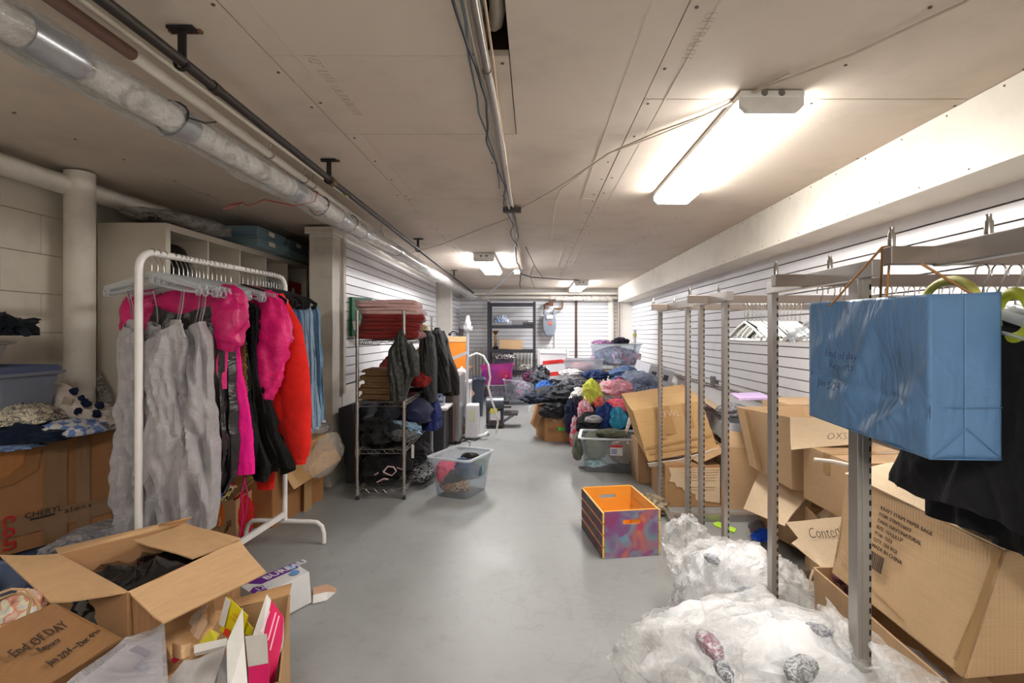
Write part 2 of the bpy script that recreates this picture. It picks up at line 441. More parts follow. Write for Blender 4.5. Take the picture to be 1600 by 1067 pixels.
# ceiling: drywall sheets with open joints
DRY = paint_mat((219, 206, 192), .06, 2.2, .03, .8)
ceil = struct(MB().span(XL-.1, -.20, YB-.1, YF+.1, ZC+.02, ZC+.12).span(-.05, XR+.15, YB-.1, YF+.1, ZC+.02, ZC+.12).span(-.20, -.05, YB-.1, .8, ZC+.02, ZC+.12).span(-.20, -.05, 1.62, YF+.1, ZC+.02, ZC+.12)
              .span(-.20, -.05, .8, 1.62, ZC+.3, ZC+.4).span(-.215, -.20, .8, 1.62, ZC+.02, ZC+.4).span(-.05, -.035, .8, 1.62, ZC+.02, ZC+.4).span(-.2, -.05, .785, .8, ZC+.1, ZC+.4).span(-.2, -.05, 1.62, 1.635, ZC+.1, ZC+.4), 'ceiling', plain((70, 52, 42), .9))
sheets = [(-.81, .40, YB, .9), (-.81, -.16, .9, 1.57), (-.075, .40, .9, 2.19), (-.81, -.075, 1.57, 2.19), (-.81, .40, 2.19, 3.24),
          (-.81, .40, 3.24, 4.46), (-.81, .40, 4.46, 6.9), (-.81, .40, 6.9, 9.35), (-.81, .40, 9.35, YF),
          (.40, 1.60, YB, -.58), (.40, 1.60, -.58, 1.86), (.40, 1.60, 1.86, 4.56), (.40, 1.60, 4.56, 7.0), (.40, 1.60, 7.0, 9.4), (.40, 1.60, 9.4, YF), (1.60, XR+.02, YB, 4.0), (1.60, XR+.02, 4.0, YF),
          (XL, -2.03, YB, 1.3), (XL, -2.03, 1.3, 4.9), (-2.03, -.81, YB, .06), (-2.03, -.81, .06, 2.5), (-2.03, -.81, 2.5, 4.9), (-1.8, -.81, 4.9, 7.3), (-1.8, -.81, 7.3, YF)]
for i, (a, b_, c, d) in enumerate(sheets):
    g = .0018; dz = .0015*((i*7) % 3)
    MB().span(a+g, b_-g, c+g, d-g, ZC-dz*.6, ZC+.019).build('drywall_panel', DRY, ceil)
scr = MB(); rs = random.Random(4)
for (a, b_, c, d) in sheets:
    if b_-a < .5: continue
    y = c+.03
    while y < d:
        if y > .8 and y < 8:
            for x in (a+.025, (a+b_)/2+rs.uniform(-.05, .05), b_-.025):
                if rs.random() < .8: scr.lathe((x+rs.uniform(-.008, .008), y+rs.uniform(-.03, .03), ZC-.0048), [(.0055, 0), (.0055, .002)], 6)
        y += .31
scr.build('screw_heads', plain((92, 78, 66), .6), ceil, kind='stuff')
tape = MB()
for x, w in ((.30, .004), (.475, .003), (-.735, .003)): tape.span(x, x+w, 1.0, 6.5, ZC-.0025, ZC)
tape.build('joint_ridge', paint_mat((214, 206, 194), .05), ceil)
text('1/2" LITE ULTRALITE', .05, (-.70, 1.55, ZC-.002), (0, 1, 0), (1, 0, 0), plain((150, 134, 116), .8), ceil, 'stamp', shear=.2, off=-.002)
text('ULTRALITE', .05, (.455, 1.35, ZC-.002), (0, 1, 0), (1, 0, 0), plain((165, 152, 136), .8), ceil, 'stamp', off=-.002)
def zflip():
    pass
# bulkhead along the right wall
bk = struct(MB().span(1.60, XR+.05, YB, 9.62, 1.792, ZC+.01), 'trim_1', plain((120, 110, 100)))
BUL = paint_mat((232, 226, 214), .08, 3, .02, .7)
for y0, y1 in ((YB, .3), (.3, 3.6), (3.6, 6.05), (6.05, 9.62)):
    MB().span(1.582, 1.60, y0+.001, y1-.001, 1.782, ZC-.003).build('bulkhead_panel', BUL, bk)
for y0, y1 in ((YB, 1.2), (1.2, 3.7), (3.7, 6.2), (6.2, 9.62)):
    MB().span(1.603, XR-.014, y0+.0015, y1-.0015, 1.78, 1.792).build('bulkhead_panel', BUL, bk)
MB().span(1.578, 1.606, YB, 9.62, 1.776, 1.781).build('corner_bead', paint_mat((240, 234, 220), .1), bk)
sb = MB()
for k in range(34):
    y = .9+k*.24; sb.lathe((1.5815, y, 1.795), [(.004, 0), (.004, .002)], 6, (-1, 0, 0)); sb.lathe((1.5815, y+.1, ZC-.02), [(.004, 0), (.004, .002)], 6, (-1, 0, 0))
sb.build('screw_heads', plain((110, 96, 84), .6), bk, kind='stuff')

def slat_run(parent, axis, fixed, inward, a, b_, z0, z1, pitch=.0762, splits=()):
    """rows of slatwall boards; each board one object; axis = direction the boards run"""
    cuts = [a]+list(splits)+[b_]; z = z1; me = {}
    while z-pitch > z0-.02:
        zt, zb = z-.004, z-pitch+.004
        for p, q in zip(cuts, cuts[1:]):
            m = MB(); g = .0012
            if axis == 'y': m.span(min(fixed, fixed+inward*.012), max(fixed, fixed+inward*.012), p+g, q-g, zb, zt)
            else: m.span(p+g, q-g, min(fixed, fixed+inward*.012), max(fixed, fixed+inward*.012), zb, zt)
            m.build('slat', SLATW, parent)
        z -= pitch
def groove_back(parent, axis, fixed, inward, a, b_, z0, z1):
    m = MB()
    if axis == 'y': m.span(min(fixed, fixed-inward*.004), max(fixed, fixed-inward*.004), a, b_, z0, z1)
    else: m.span(a, b_, min(fixed, fixed-inward*.004), max(fixed, fixed-inward*.004), z0, z1)
    m.build('groove_backing', GROOVE, parent)
# right wall
wr_ = struct(MB().span(XR, XR+.15, YB, YF, 0, ZC+.02), 'wall_right', paint_mat((228, 226, 224), .4, 3, .02))
groove_back(wr_, 'y', XR-.012, -1, YB+.1, 9.8, .715, 1.79)
slat_run(wr_, 'y', XR-.012, -1, YB+.1, 9.8, .715, 1.785, splits=(.2, 2.64, 5.08, 7.52))
# far wall
wf = struct(MB().span(-1.8, XR+.15, YF, YF+.15, 0, ZC+.02), 'wall_far', paint_mat((224, 220, 216), .4, 3, .02))
groove_back(wf, 'x', YF-.012, -1, -1.44, 1.62, .70, 1.90)
slat_run(wf, 'x', YF-.012, -1, -1.44, 1.62, .70, 1.90, splits=(-.9, .85))
# left partition with slatwall, jog at Y 8.3
wl = struct(MB().span(-1.75, -1.585, 4.25, 8.3, 0, ZC+.02).span(-1.75, -1.46, 8.36, YF, 0, ZC+.02), 'wall_left', WALLW)
groove_back(wl, 'y', -1.585, 1, 4.27, 8.28, 1.99-16*.0762-.01, 1.99)
slat_run(wl, 'y', -1.585, 1, 4.27, 8.28, .78, 1.99, splits=(6.3,))
groove_back(wl, 'y', -1.448, 1, 8.52, 9.98, 1.95-16*.0762-.005, 1.95)
slat_run(wl, 'y', -1.448, 1, 8.52, 9.98, .72, 1.95)
m = MB(); m.span(-1.60, -1.565, 4.215, 4.268, .70, 2.0); m.build('edge_strip', paint_mat((200, 192, 180)), wl)
struct(MB().span(-1.60, -1.35, 8.3, 8.5, 0, ZC), 'trim_2', WALLW)
# slotted edge marks down the near end of the slatwall
# painted column at the partition's near end: lumpy many-times painted faces
def lumpy_col(x0, x1, y0, y1, z0, z1, n=10):
    m = MB(); nzr = 30
    pts = []
    for s in range(4):
        a = [(x0, y0), (x1, y0), (x1, y1), (x0, y1)][s]; b = [(x1, y0), (x1, y1), (x0, y1), (x0, y0)][s]
        for i in range(n): t = i/n; pts.append((a[0]*(1-t)+b[0]*t, a[1]*(1-t)+b[1]*t))
    N = len(pts); cx, cy = (x0+x1)/2, (y0+y1)/2
    def fn(u, w):
        i = int(round(u*N)) % N; x, y = pts[i]; z = z0+(z1-z0)*w
        k = 1+.035*nz((x*9, y*9, z*4), 1.2, 3)+.02*nz((x*20, y*20, z*12), 1, 5)
        return Vector((cx+(x-cx)*k, cy+(y-cy)*k, z))
    m.grid(N, nzr, fn, close=True); return m
o = struct(lumpy_col(-1.765, -1.585, 4.03, 4.24, 0, ZC-.02), 'trim_3', paint_mat((214, 206, 194), .6, 4, .06))
MB().span(-1.79, -1.57, 4.0, 4.27, ZC-.075, ZC-.02).build('capital', paint_mat((206, 198, 186), .6), o)
struct(MB().span(-1.80, -1.58, 3.98, 4.3, 0, .26), 'trim_4', paint_mat((206, 202, 192), .6))
# far right corner pilaster
struct(MB().span(1.64, 1.87, 9.72, YF, 0, 1.80), 'trim_5', WALLW)
# left outer wall of painted blocks
wo = struct(MB().span(XL-.1, XL-.012, YB, 4.8, 0, ZC+.02), 'wall_outer_left', plain((190, 180, 166), .9))
bl = {}
r = 0; z = 0
while z < ZC-.02:
    h = min(.2, ZC-z); y = YB-(.2 if r % 2 else 0)
    while y < 4.8:
        a, b_ = max(y, YB), min(y+.4, 4.78)
        if b_-a > .05:
            MB().span(XL-.012, XL, a+.001, b_-.001, z+.001, z+h-.001).build('block', BLOCKP, wo, bevel=.003 if a > 1 else 0)
        y += .4
    z += .2; r += 1
struct(MB().span(XL-.1, -1.75, 4.80, 4.95, 0, ZC+.02), 'wall_recess', BROWN)
struct(MB().span(XL-.1, XR+.15, YB-.12, YB, 0, ZC+.1), 'wall_back', WALLW)

# ================= LAMPS =================
HOUS = plain((232, 230, 226), .4)
def light_fixture(name, label, x0, x1, y0, y1, z0=1.955, s=LAMP, col=(1, .96, .90)):
    cx, cy = (x0+x1)/2, (y0+y1)/2; w, L = x1-x0, y1-y0
    t = thing(name, label, 'ceiling light', (cx, cy, z0))
    MB().span(x0-.004, x1+.004, y0, y1, z0+.045, ZC-.004).build('housing', HOUS, t, bevel=.006)
    m = MB()
    prof = [(-w/2, .055), (-w/2, .02), (-w/2+.02, .0), (w/2-.02, .0), (w/2, .02), (w/2, .055)]
    m.prism([Vector((cx+a, y0+.03, z0+b)) for a, b in prof], (0, L-.06, 0)); m.build('diffuser', emit(col, s), t)
    m = MB()
    for yy in (y0+.004, y1-.028): m.prism([Vector((cx+a*1.02, yy, z0-.002+b)) for a, b in prof], (0, .024, 0))
    m.build('end_cap', HOUS, t)
    m = MB()
    m.lathe((cx-.03, y0+.003, z0+.06), [(.012, 0), (.012, .004)], 10, (0, -1, 0)); m.lathe((cx+.03, y0+.003, z0+.06), [(.012, 0), (.012, .004)], 10, (0, -1, 0))
    m.build('knockout', plain((120, 116, 110)), t)
    return t
light_fixture('light_fixture', 'long white wraparound ceiling light nearest the camera beside the bulkhead', .725, .94, 1.78, 3.1, 1.975)
light_fixture('light_fixture', 'small glowing ceiling light left of the central cable run', -.64, -.42, 5.42, 6.68, s=LAMP*1.4, col=(1, .985, .98))
light_fixture('light_fixture', 'farthest ceiling light near the far wall above the clothes pile', .66, .88, 8.25, 9.5, s=LAMP*1.2, col=(1, .985, .98))
light_fixture('light_fixture', 'ceiling light behind the camera position', -.2, .02, -1.5, -.2, s=LAMP*1.5)

# ================= PIPES AND CABLES =================
WPIPE = paint_mat((226, 220, 208), .2, 8); IRON = plain((60, 54, 50), .5, .6); COPPER = metal((168, 110, 70), .35)
def hpipe(name, label, cat, pts, r, mat, n=12, group=None):
    return tag(MB().tube(pts, r, n).build(name, mat), label, cat, group)
# insulated duct wrapped in film, with foil bands
duct = thing('insulated_pipe', 'thick pipe in white insulation wrapped with clear film and silver tape', 'pipe', (-1.17, 5, 1.84))
dx = -1.155
path = [Vector((dx+.006*math.sin(y*5), y, 1.885+.006*math.sin(y*3.1))) for y in [(-2.2+i*.06) for i in range(200)] if y < 9.75]
radii = [.041+.004*nz((p.y*6, 0, 0), 1, 3)+.002*math.sin(p.y*40) for p in path]
m_, nt, b = base_mat('insulation'); v = coord(nt)
nt.links.new(ramp(nt, noise_tex(nt, v, 9, 4, .6, 2), [(.35, srgb((176, 168, 158))), (.5, srgb((226, 220, 210))), (.7, srgb((240, 236, 230)))]), b.inputs['Base Color'])
b.inputs['Roughness'].default_value = .22; b.inputs['Coat Weight'].default_value = .6; bump(nt, b, noise_tex(nt, v, 16, 6, .65, 2.5), .9, .02)
MB().tube(path, .042, 16, radii=radii).build('insulation', m_, duct)
FOIL = plain((176, 178, 182), .28, .85)
for k, (y0, L) in enumerate(((1.15, .14), (1.62, .09), (2.42, .10), (3.0, .12), (3.45, .07), (4.3, .1), (5.2, .1), (6.2, .12), (7.3, .1), (8.4, .12), (1.0, .05), (.6, .2))):
    pp = [Vector((dx+.006*math.sin(y*5), y, 1.885+.006*math.sin(y*3.1))) for y in [y0+L*i/5 for i in range(6)]]
    MB().tube(pp, .047, 14, radii=[.047+.003*nz((p.y*40, 0, 0), 1, k) for p in pp]).build('tape_band', FOIL, duct)
fm = clear((246, 246, 246), .12, .12, wrinkle=1.0, wscale=12)
def film(u, w):
    y = -.4+w*10; a = u*2*PI
    r = .052+.008*nz((math.cos(a)*2, math.sin(a)*2, y*5), 1, 6)+(.028*max(0, -math.sin(a))*(.6+.8*nz((0, y*3, 0), 1, 8)))
    return Vector((dx+r*math.cos(a), y, 1.885+r*math.sin(a)))
MB().grid(16, 240, film, close=True).build('plastic_film', fm, duct)
for y in (1.63, 2.75, 3.2):
    MB().tube([Vector((dx+.055*math.cos(a), y+.01*math.sin(a*2), 1.885+.055*math.sin(a))) for a in [i*PI/8 for i in range(16)]], .003, 6, closed=True).build('tie', plain((40, 36, 34)), duct)
MB().tube([Vector((dx+.055, 1.63, 1.885)), Vector((dx+.09, 1.66, 1.88)), Vector((dx+.10, 1.70, 1.90))], .003, 6).build('tie', plain((40, 36, 34)), duct)
# red wire wound on it
tag(MB().tube([Vector(p) for p in ((dx-.30, 2.42, 1.80), (dx-.24, 2.45, 1.825), (dx-.2, 2.43, 1.80), (dx-.14, 2.46, 1.84), (dx-.08, 2.48, 1.83), (dx-.02, 2.52, 1.825), (dx+.05, 2.58, 1.86), (dx+.05, 2.62, 1.92), (dx-.02, 2.64, 1.945), (dx-.055, 2.66, 1.89), (dx, 2.7, 1.83), (dx+.055, 2.74, 1.885))], .0028, 6).tube([Vector(p) for p in ((dx-.24, 2.45, 1.825), (dx-.25, 2.40, 1.79), (dx-.29, 2.38, 1.775))], .0026, 6).build('wire', plain((150, 44, 36), .5)), 'loose red wire dangling from the wrapped pipe', 'wire')
# pale pipe beneath, left of the duct
hpipe('conduit', 'thin pale conduit running just left of the wrapped pipe', 'pipe', [(-1.255, -2.2, 1.875), (-1.25, 2.1, 1.875), (-1.245, 3.9, 1.885)], .012, paint_mat((206, 200, 188)), 10)
hpipe('conduit', 'thin grey conduit running above and right of the wrapped pipe', 'pipe', [(-1.08, -2.2, 2.0), (-1.10, 4, 2.0), (-1.16, 9.7, 1.98)], .008, plain((196, 186, 172), .5), 8)
wp = thing('water_pipe', 'white painted water pipe between the wrapped pipe and the black iron pipe', 'pipe', (-1.1, 5, 1.93))
MB().tube([Vector(p) for p in ((-1.075, 1.37, 1.945), (-1.10, 1.875, 1.95), (-1.165, 3.6, 1.95), (-1.25, 5.2, 1.955), (-1.19, 9.55, 1.93))], .0165, 12).build('pipe_run', WPIPE, wp)
MB().tube([Vector(p) for p in ((-1.05, -2.2, 1.945), (-1.075, 1.37, 1.945))], .0165, 12).build('bare_run', plain((112, 84, 72), .5, .2), wp, label='brown unpainted length')
for y in (2.15, 2.5, 2.6, 3.9, 5.4): MB().tube([Vector((-1.10-.034*(y-1.9)+.021*math.cos(a), y, 1.951+.021*math.sin(a))) for a in [i*PI/6 for i in range(12)]], .003, 6, closed=True).tube([Vector((-1.10-.034*(y-1.9), y, 1.97)), Vector((-1.10-.034*(y-1.9)+.01, y, 2.045))], .003, 5).build('hook', plain((160, 150, 140)), wp)
ip = thing('iron_pipe', 'black iron pipe hung from brackets along the ceiling', 'pipe', (-1, 5, 1.93))
MB().tube([Vector(p) for p in ((-.96, -2.2, 1.945), (-.972, 1.4, 1.95), (-1.00, 2.6, 1.95), (-1.04, 4.5, 1.955), (-1.12, 9.5, 1.94))], .0150, 12).build('pipe_run', IRON, ip)
MB().tube([Vector((-1.002, 2.52, 1.95)), Vector((-1.003, 2.56, 1.95))], .022, 12).build('coupling', plain((110, 84, 56), .5, .6), ip)
MB().tube([Vector((-1.008, 2.74, 1.95)), Vector((-1.0085, 2.765, 1.95))], .0165, 12).build('yellow_band', plain((196, 180, 60), .5), ip, label='yellow band')
MB().tube([Vector((-.976, 1.55, 1.95)), Vector((-.978, 1.585, 1.95))], .018, 12).build('coupling', IRON, ip)
for x, y in ((-.975, 1.42), (-1.0, 2.5), (-1.04, 4.6), (-1.075, 6.9)):
    h = MB(); h.span(x-.036, x+.036, y-.014, y+.014, ZC-.012, ZC-.004)
    h.bar((x, y, ZC-.01), (x, y, 1.962), .022, .006, (0, 1, 0))
    h.tube([Vector((x+.021*math.cos(a), y, 1.95+.021*math.sin(a))) for a in [PI/2+i*PI/7 for i in range(11)]], .005, 6)
    h.build('hanger_bracket', plain((38, 34, 32), .6, .3), ip)
    MB().span(x-.045, x+.045, y+.008, y+.022, ZC-.010, ZC-.002).build('ceiling_cut', plain((120, 84, 56)), ip)
# pipes across the far wall
fp_ = thing('heating_pipes', 'pair of horizontal white pipes crossing the far wall near the ceiling', 'pipe', (0, 9.8, 1.85))
MB().tube([(-1.16, 9.6, 1.885), (-1.13, 9.78, 1.885), (-1.05, 9.82, 1.885), (1.6, 9.82, 1.87)], .03, 12).build('pipe_run', WPIPE, fp_)
MB().tube([(-1.19, 9.5, 1.93), (-1.16, 9.62, 1.935), (-1.05, 9.66, 1.94), (1.58, 9.66, 1.945)], .026, 12).build('pipe_run', WPIPE, fp_)
for x in (-1.0, .32, .72): MB().tube([(x, 9.82, 1.88), (x+.09, 9.82, 1.88)], .045, 12).build('fitting', WPIPE, fp_)
MB().tube([(.42, 9.82, 1.87), (1.5, 9.82, 1.865)], .055, 12).build('insulation', m_, fp_)
MB().tube([(.66, 9.66, 1.95), (.66, 9.66, 2.045)], .03, 10).build('riser', WPIPE, fp_)
hpipe('drain_pipe', 'thin white vertical pipe on the far wall left of the dark shelving', 'pipe', [(-.89, 9.93, .5), (-.89, 9.93, 1.86)], .018, WPIPE)
hpipe('drain_pipe', 'broad white vertical pipe on the far wall near the right corner', 'pipe', [(1.5, 9.92, .0), (1.5, 9.92, 1.86)], .055, WPIPE)
hpipe('drain_pipe', 'dark brown vertical pipe in the middle of the far wall', 'pipe', [(.82, 9.93, .2), (.82, 9.93, 1.84)], .024, plain((84, 62, 54), .6, .2))
hpipe('drain_pipe', 'thin reddish vertical pipe beside the corner pilaster', 'pipe', [(1.62, 9.68, .0), (1.62, 9.68, 1.80)], .012, plain((140, 100, 90), .6))
# left wall pipes
lp = thing('wall_pipe', 'white painted pipe along the top of the left block wall', 'pipe', (-2.42, 2, 1.9))
MB().tube([(-2.42, -2.2, 1.965), (-2.42, 4.7, 1.965)], .05, 14).build('pipe_run', WPIPE, lp)
for y in (2.2, 3.3, 4.1): MB().tube([(-2.42, y, 1.965), (-2.42, y+.05, 1.965)], .058, 14).build('coupling', WPIPE, lp)
hpipe('soil_pipe', 'wide white vertical pipe between the left wall and the cabinet', 'pipe', [(-2.385, 2.69, 0), (-2.385, 2.69, ZC-.01)], .066, WPIPE, 20)
# ceiling sprinkler escutcheon / cap
tag(MB().lathe((-1.55, 3.2, ZC-.012), [(.045, 0), (.05, .008)], 16).build('ceiling_cap', plain((120, 104, 90), .5, .3)), 'small round cap in the ceiling above the clothes rack', 'ceiling cap')
# flexible duct in the opening
fx = MB()
pth = [Vector(p) for p in ((-.098, .7, 2.10), (-.098, 1.0, 2.10), (-.098, 1.28, 2.10), (-.10, 1.42, 2.105), (-.115, 1.52, 2.12), (-.15, 1.56, 2.15))]
fine = []
for a, b_ in zip(pth, pth[1:]):
    for i in range(14): fine.append(a.lerp(b_, i/14))
fx.tube(fine, .022, 14, radii=[.0235 if i % 2 else .0195 for i in range(len(fine))])
tag(fx.build('flexible_duct', plain((206, 194, 178), .45, .3)), 'ribbed flexible conduit in the ceiling opening', 'duct')
tag(MB().tube([(-.15, .7, 2.09), (-.148, 1.1, 2.09), (-.13, 1.3, 2.10), (-.15, 1.45, 2.10)], .008, 8).build('cable', plain((120, 122, 128), .5)), 'thick grey cable inside the ceiling opening', 'cable')
tag(MB().span(-.165, -.14, 1.50, 1.57, 2.06, 2.11).build('wood_block', plain((170, 130, 90))), 'offcut of wood in the ceiling opening', 'wood block')
# central run
def wob(x0, x1, z, y0, y1, seed, amp=.012, n=60, tw=2.2):
    return [Vector((x0+(x1-x0)*t+amp*math.sin((y0+(y1-y0)*t)*tw+seed)+amp*.8*nz((t*22, 0, 0), 1, seed), y0+(y1-y0)*t, z+.006*nz((t*25, 3, 0), 1, seed+3))) for t in [i/(n-1) for i in range(n)]]
tag(MB().tube([Vector(p) for p in ((-.148, -1, 2.02), (-.148, 1.30, 2.02), (-.145, 1.9, 2.022), (-.15, 3.3, 2.026))], .011, 10).tube([Vector((-.1475, 1.60, 2.02)), Vector((-.147, 1.64, 2.02))], .0145, 10).build('conduit', plain((150, 144, 138), .35, .6)), 'rigid grey metal conduit in the central cable run', 'conduit')
tag(MB().tube(wob(-.17, -.165, 2.026, -1, 4.4, 1, .004), .005, 6).build('cable', plain((206, 200, 188), .5)), 'white cable left of the conduit in the central run', 'cable')
tag(MB().tube(wob(-.13, -.145, 2.03, -1, 5.2, 2, .004), .0055, 6).build('cable', plain((222, 214, 198), .5)), 'cream cable right of the conduit in the central run', 'cable')
tag(MB().tube(wob(-.118, -.15, 2.034, -1, 6.6, 5, .004), .004, 6).build('cable', plain((196, 170, 140), .5)), 'thin tan cable at the right of the central run', 'cable')
tag(MB().tube(wob(-.185, -.17, 2.012, .9, 4.8, 4, .014, 90, 6), .0045, 6).build('cable', plain((40, 48, 60), .5)), 'loose dark blue cable looping beside the conduit', 'cable')
tag(MB().tube(wob(-.192, -.19, 2.018, -.5, 2.9, 8, .01, 60, 5), .0035, 6).build('cable', plain((96, 116, 124), .5)), 'thin grey-blue cable weaving around the conduit', 'cable')
tag(MB().tube(wob(-.14, -.23, 2.03, 3.0, 9.4, 6, .02, 70, 2.0), .009, 7).build('cable', plain((60, 56, 54), .5)), 'dark armoured cable running to the far wall', 'cable')
tag(MB().tube([PZ(810, 328, 2.035), PZ(880, 288, 2.03), PZ(950, 240, 2.03), PZ(1030, 205, 2.035), PZ(1100, 180, 2.035), PZ(1200, 134, 2.035), PZ(1330, 86, 2.035), PZ(1510, 2, 2.035), PZ(1540, -25, 2.035)], .0035, 6).tube([PZ(950, 240, 2.03), PZ(1020, 214, 2.035), PZ(1110, 178, 2.035), PZ(1230, 116, 2.035)], .003, 6).build('cable', plain((190, 178, 160), .5)), 'long pale cable crossing the ceiling towards the near light', 'cable')
tag(MB().tube([PZ(868, 312, 2.04), PZ(876, 296, 2.03), PZ(920, 262, 2.035), PZ(952, 240, 2.03)], .003, 6).tube([PZ(862, 372, 2.04), PZ(868, 312, 2.04)], .003, 6).build('cable', plain((206, 198, 184), .5)), 'short pale cable drooping off the crossing cable', 'cable')
tag(MB().tube([PZ(800, 340, 2.03), PZ(750, 358, 2.04), PZ(690, 382, 2.04), PZ(640, 396, 2.04)], .003, 6).build('cable', plain((170, 158, 142), .5)), 'thin cable crossing the ceiling left to the iron pipe', 'cable')
tag(MB().tube([P(802, 424, 6.8), P(780, 445, 7.6), P(760, 462, 8.6), P(735, 468, 9.5)], .010, 7).build('cable', plain((200, 208, 216), .5)), 'light blue-grey cable slanting down to the left wall pipes', 'cable')
tag(MB().tube([P(805, 425, 6.8), P(830, 433, 7.2), P(870, 436, 7.6), P(905, 438, 8.2)], .008, 6).tube([P(815, 372, 4.8), P(828, 400, 5.4), P(838, 420, 6.2), P(850, 436, 7)], .006, 6).tube([P(834, 415, 6.0), P(828, 432, 6.5), P(836, 450, 7)], .005, 6).build('cable', plain((50, 50, 56), .5)), 'dark loose wires trailing to the farthest ceiling light', 'cable')
tag(MB().box((-.145, 3.42, 2.02), (.12, .05, .03)).build('cable_clamp', plain((52, 48, 46), .5)), 'dark clamp where the cables meet on the ceiling', 'clamp')
tag(MB().box(P(808, 425, 6.8), (.08, .08, .06)).build('junction_box', HOUS), 'small white junction box at the middle of the ceiling', 'junction box')
# conduit and sockets on right wall
tag(MB().tube([(XR-.03, 1.0, .668), (XR-.03, 9.0, .668)], .011, 8).tube([(XR-.03, 1.0, .645), (XR-.03, 9.0, .645)], .008, 8).build('wall_conduit', plain((150, 146, 142), .4, .5)), 'grey conduit along the right wall under the slatwall', 'conduit')
tag(MB().box((XR-.03, 5.26, .70), (.05, .08, .11)).build('socket_box', plain((140, 140, 140), .4, .6), bevel=.004), 'grey metal socket box on the right wall', 'socket')
# ================= GARMENTS =================
def lerp_prof(prof, z):
    """prof rows: (z, half width, half depth, x offset) from top (high z) to bottom"""
    for p, q in zip(prof, prof[1:]):
        if z <= p[0] and z >= q[0]:
            t = (p[0]-z)/max(1e-6, p[0]-q[0]); t = t*t*(3-2*t)
            return [a+(b-a)*t for a, b in zip(p[1:], q[1:])]
    return list(prof[-1][1:])
def garment(prof, seed=0, folds=6, amp=.10, ruch=0.0, nu=64, nv=56, hem=.0, mb=None, neck=0.0):
    mb = mb or MB(); zt, zb = prof[0][0], prof[-1][0]; fs = folds*.42
    def fn(u, w):
        z = zt+(zb-zt)*w; hw, hd, ox = lerp_prof(prof, z); a = u*2*PI
        cx, cy = math.cos(a), math.sin(a); g = .3+.9*min(1, w*1.3)
        wv = nz((cx*1.2, cy*1.2, z*1.7), 1.0, seed)
        d = amp*g*(2.3*nz((cx*fs+wv, cy*fs-wv, z*1.4), 1.0, seed+1)+1.0*(1-3*abs(nz((cx*fs*1.7+z*.8, cy*fs*1.7, z*2.2+wv*2), 1.0, seed+6)))*.5)
        if ruch:
            sw = .5*math.sin(a*2+seed)
            r = nz((cx*1.2+sw, cy*1.2+z*2.0, z*7+cx*3.2), 1.0, seed+4)
            d += ruch*(1-2.4*r*r*4)*.6+ruch*.25*(.5-nz((cx*1.6, cy*1.6+z*2, z*13-cx*4), 1, seed+7))
        d += .06*nz((cx*2, cy*2, z*6), 1, seed+2)
        zz = z+(hem*nz((cx*1.5, cy*1.5, 0), 1, seed+3) if w > .98 else 0)-neck*(1-abs(cx))**1.3*max(0, 1-w*6)
        return Vector((ox+hw*cx*(1+d*.6), hd*cy*(1+d*1.7)+d*.07*(1 if cy > 0 else -1), zz))
    mb.grid(nu, nv, fn, close=True); return mb
def sleeve(mb, pts, radii, seed=0, ruch=.0, flat=.5, n=18, amp=.1):
    pts = [Vector(p) for p in pts]; N = 26; P2 = []; R2 = []
    for i in range(N):
        t = i/(N-1)*(len(pts)-1); k = min(int(t), len(pts)-2); f = t-k
        P2.append(pts[k].lerp(pts[k+1], f)); R2.append(radii[k]*(1-f)+radii[k+1]*f)
    def fn(u, w):
        i = int(round(w*(N-1))); p = P2[i]; t = (P2[min(i+1, N-1)]-P2[max(i-1, 0)]).normalized()
        s = t.cross(Vector((0, 1, 0))).normalized(); q = s.cross(t); a = u*2*PI
        cu_ = (math.cos(a), math.sin(a)); d = 1+amp*2*nz((cu_[0]*1.4, cu_[1]*1.4, w*3), 1, seed+3)+(ruch*(1-2.8*abs(nz((cu_[0]*1.8+w*3, cu_[1]*1.8, w*6), 1, seed)))+ruch*.6*(1-2.6*abs(nz((cu_[0]*2, cu_[1]*2+w*2, w*15), 1, seed+5))) if ruch else 0)
        return p+(s*math.cos(a)+q*math.sin(a)*flat)*R2[i]*d
    mb.grid(n*2, N, fn, close=True); return mb
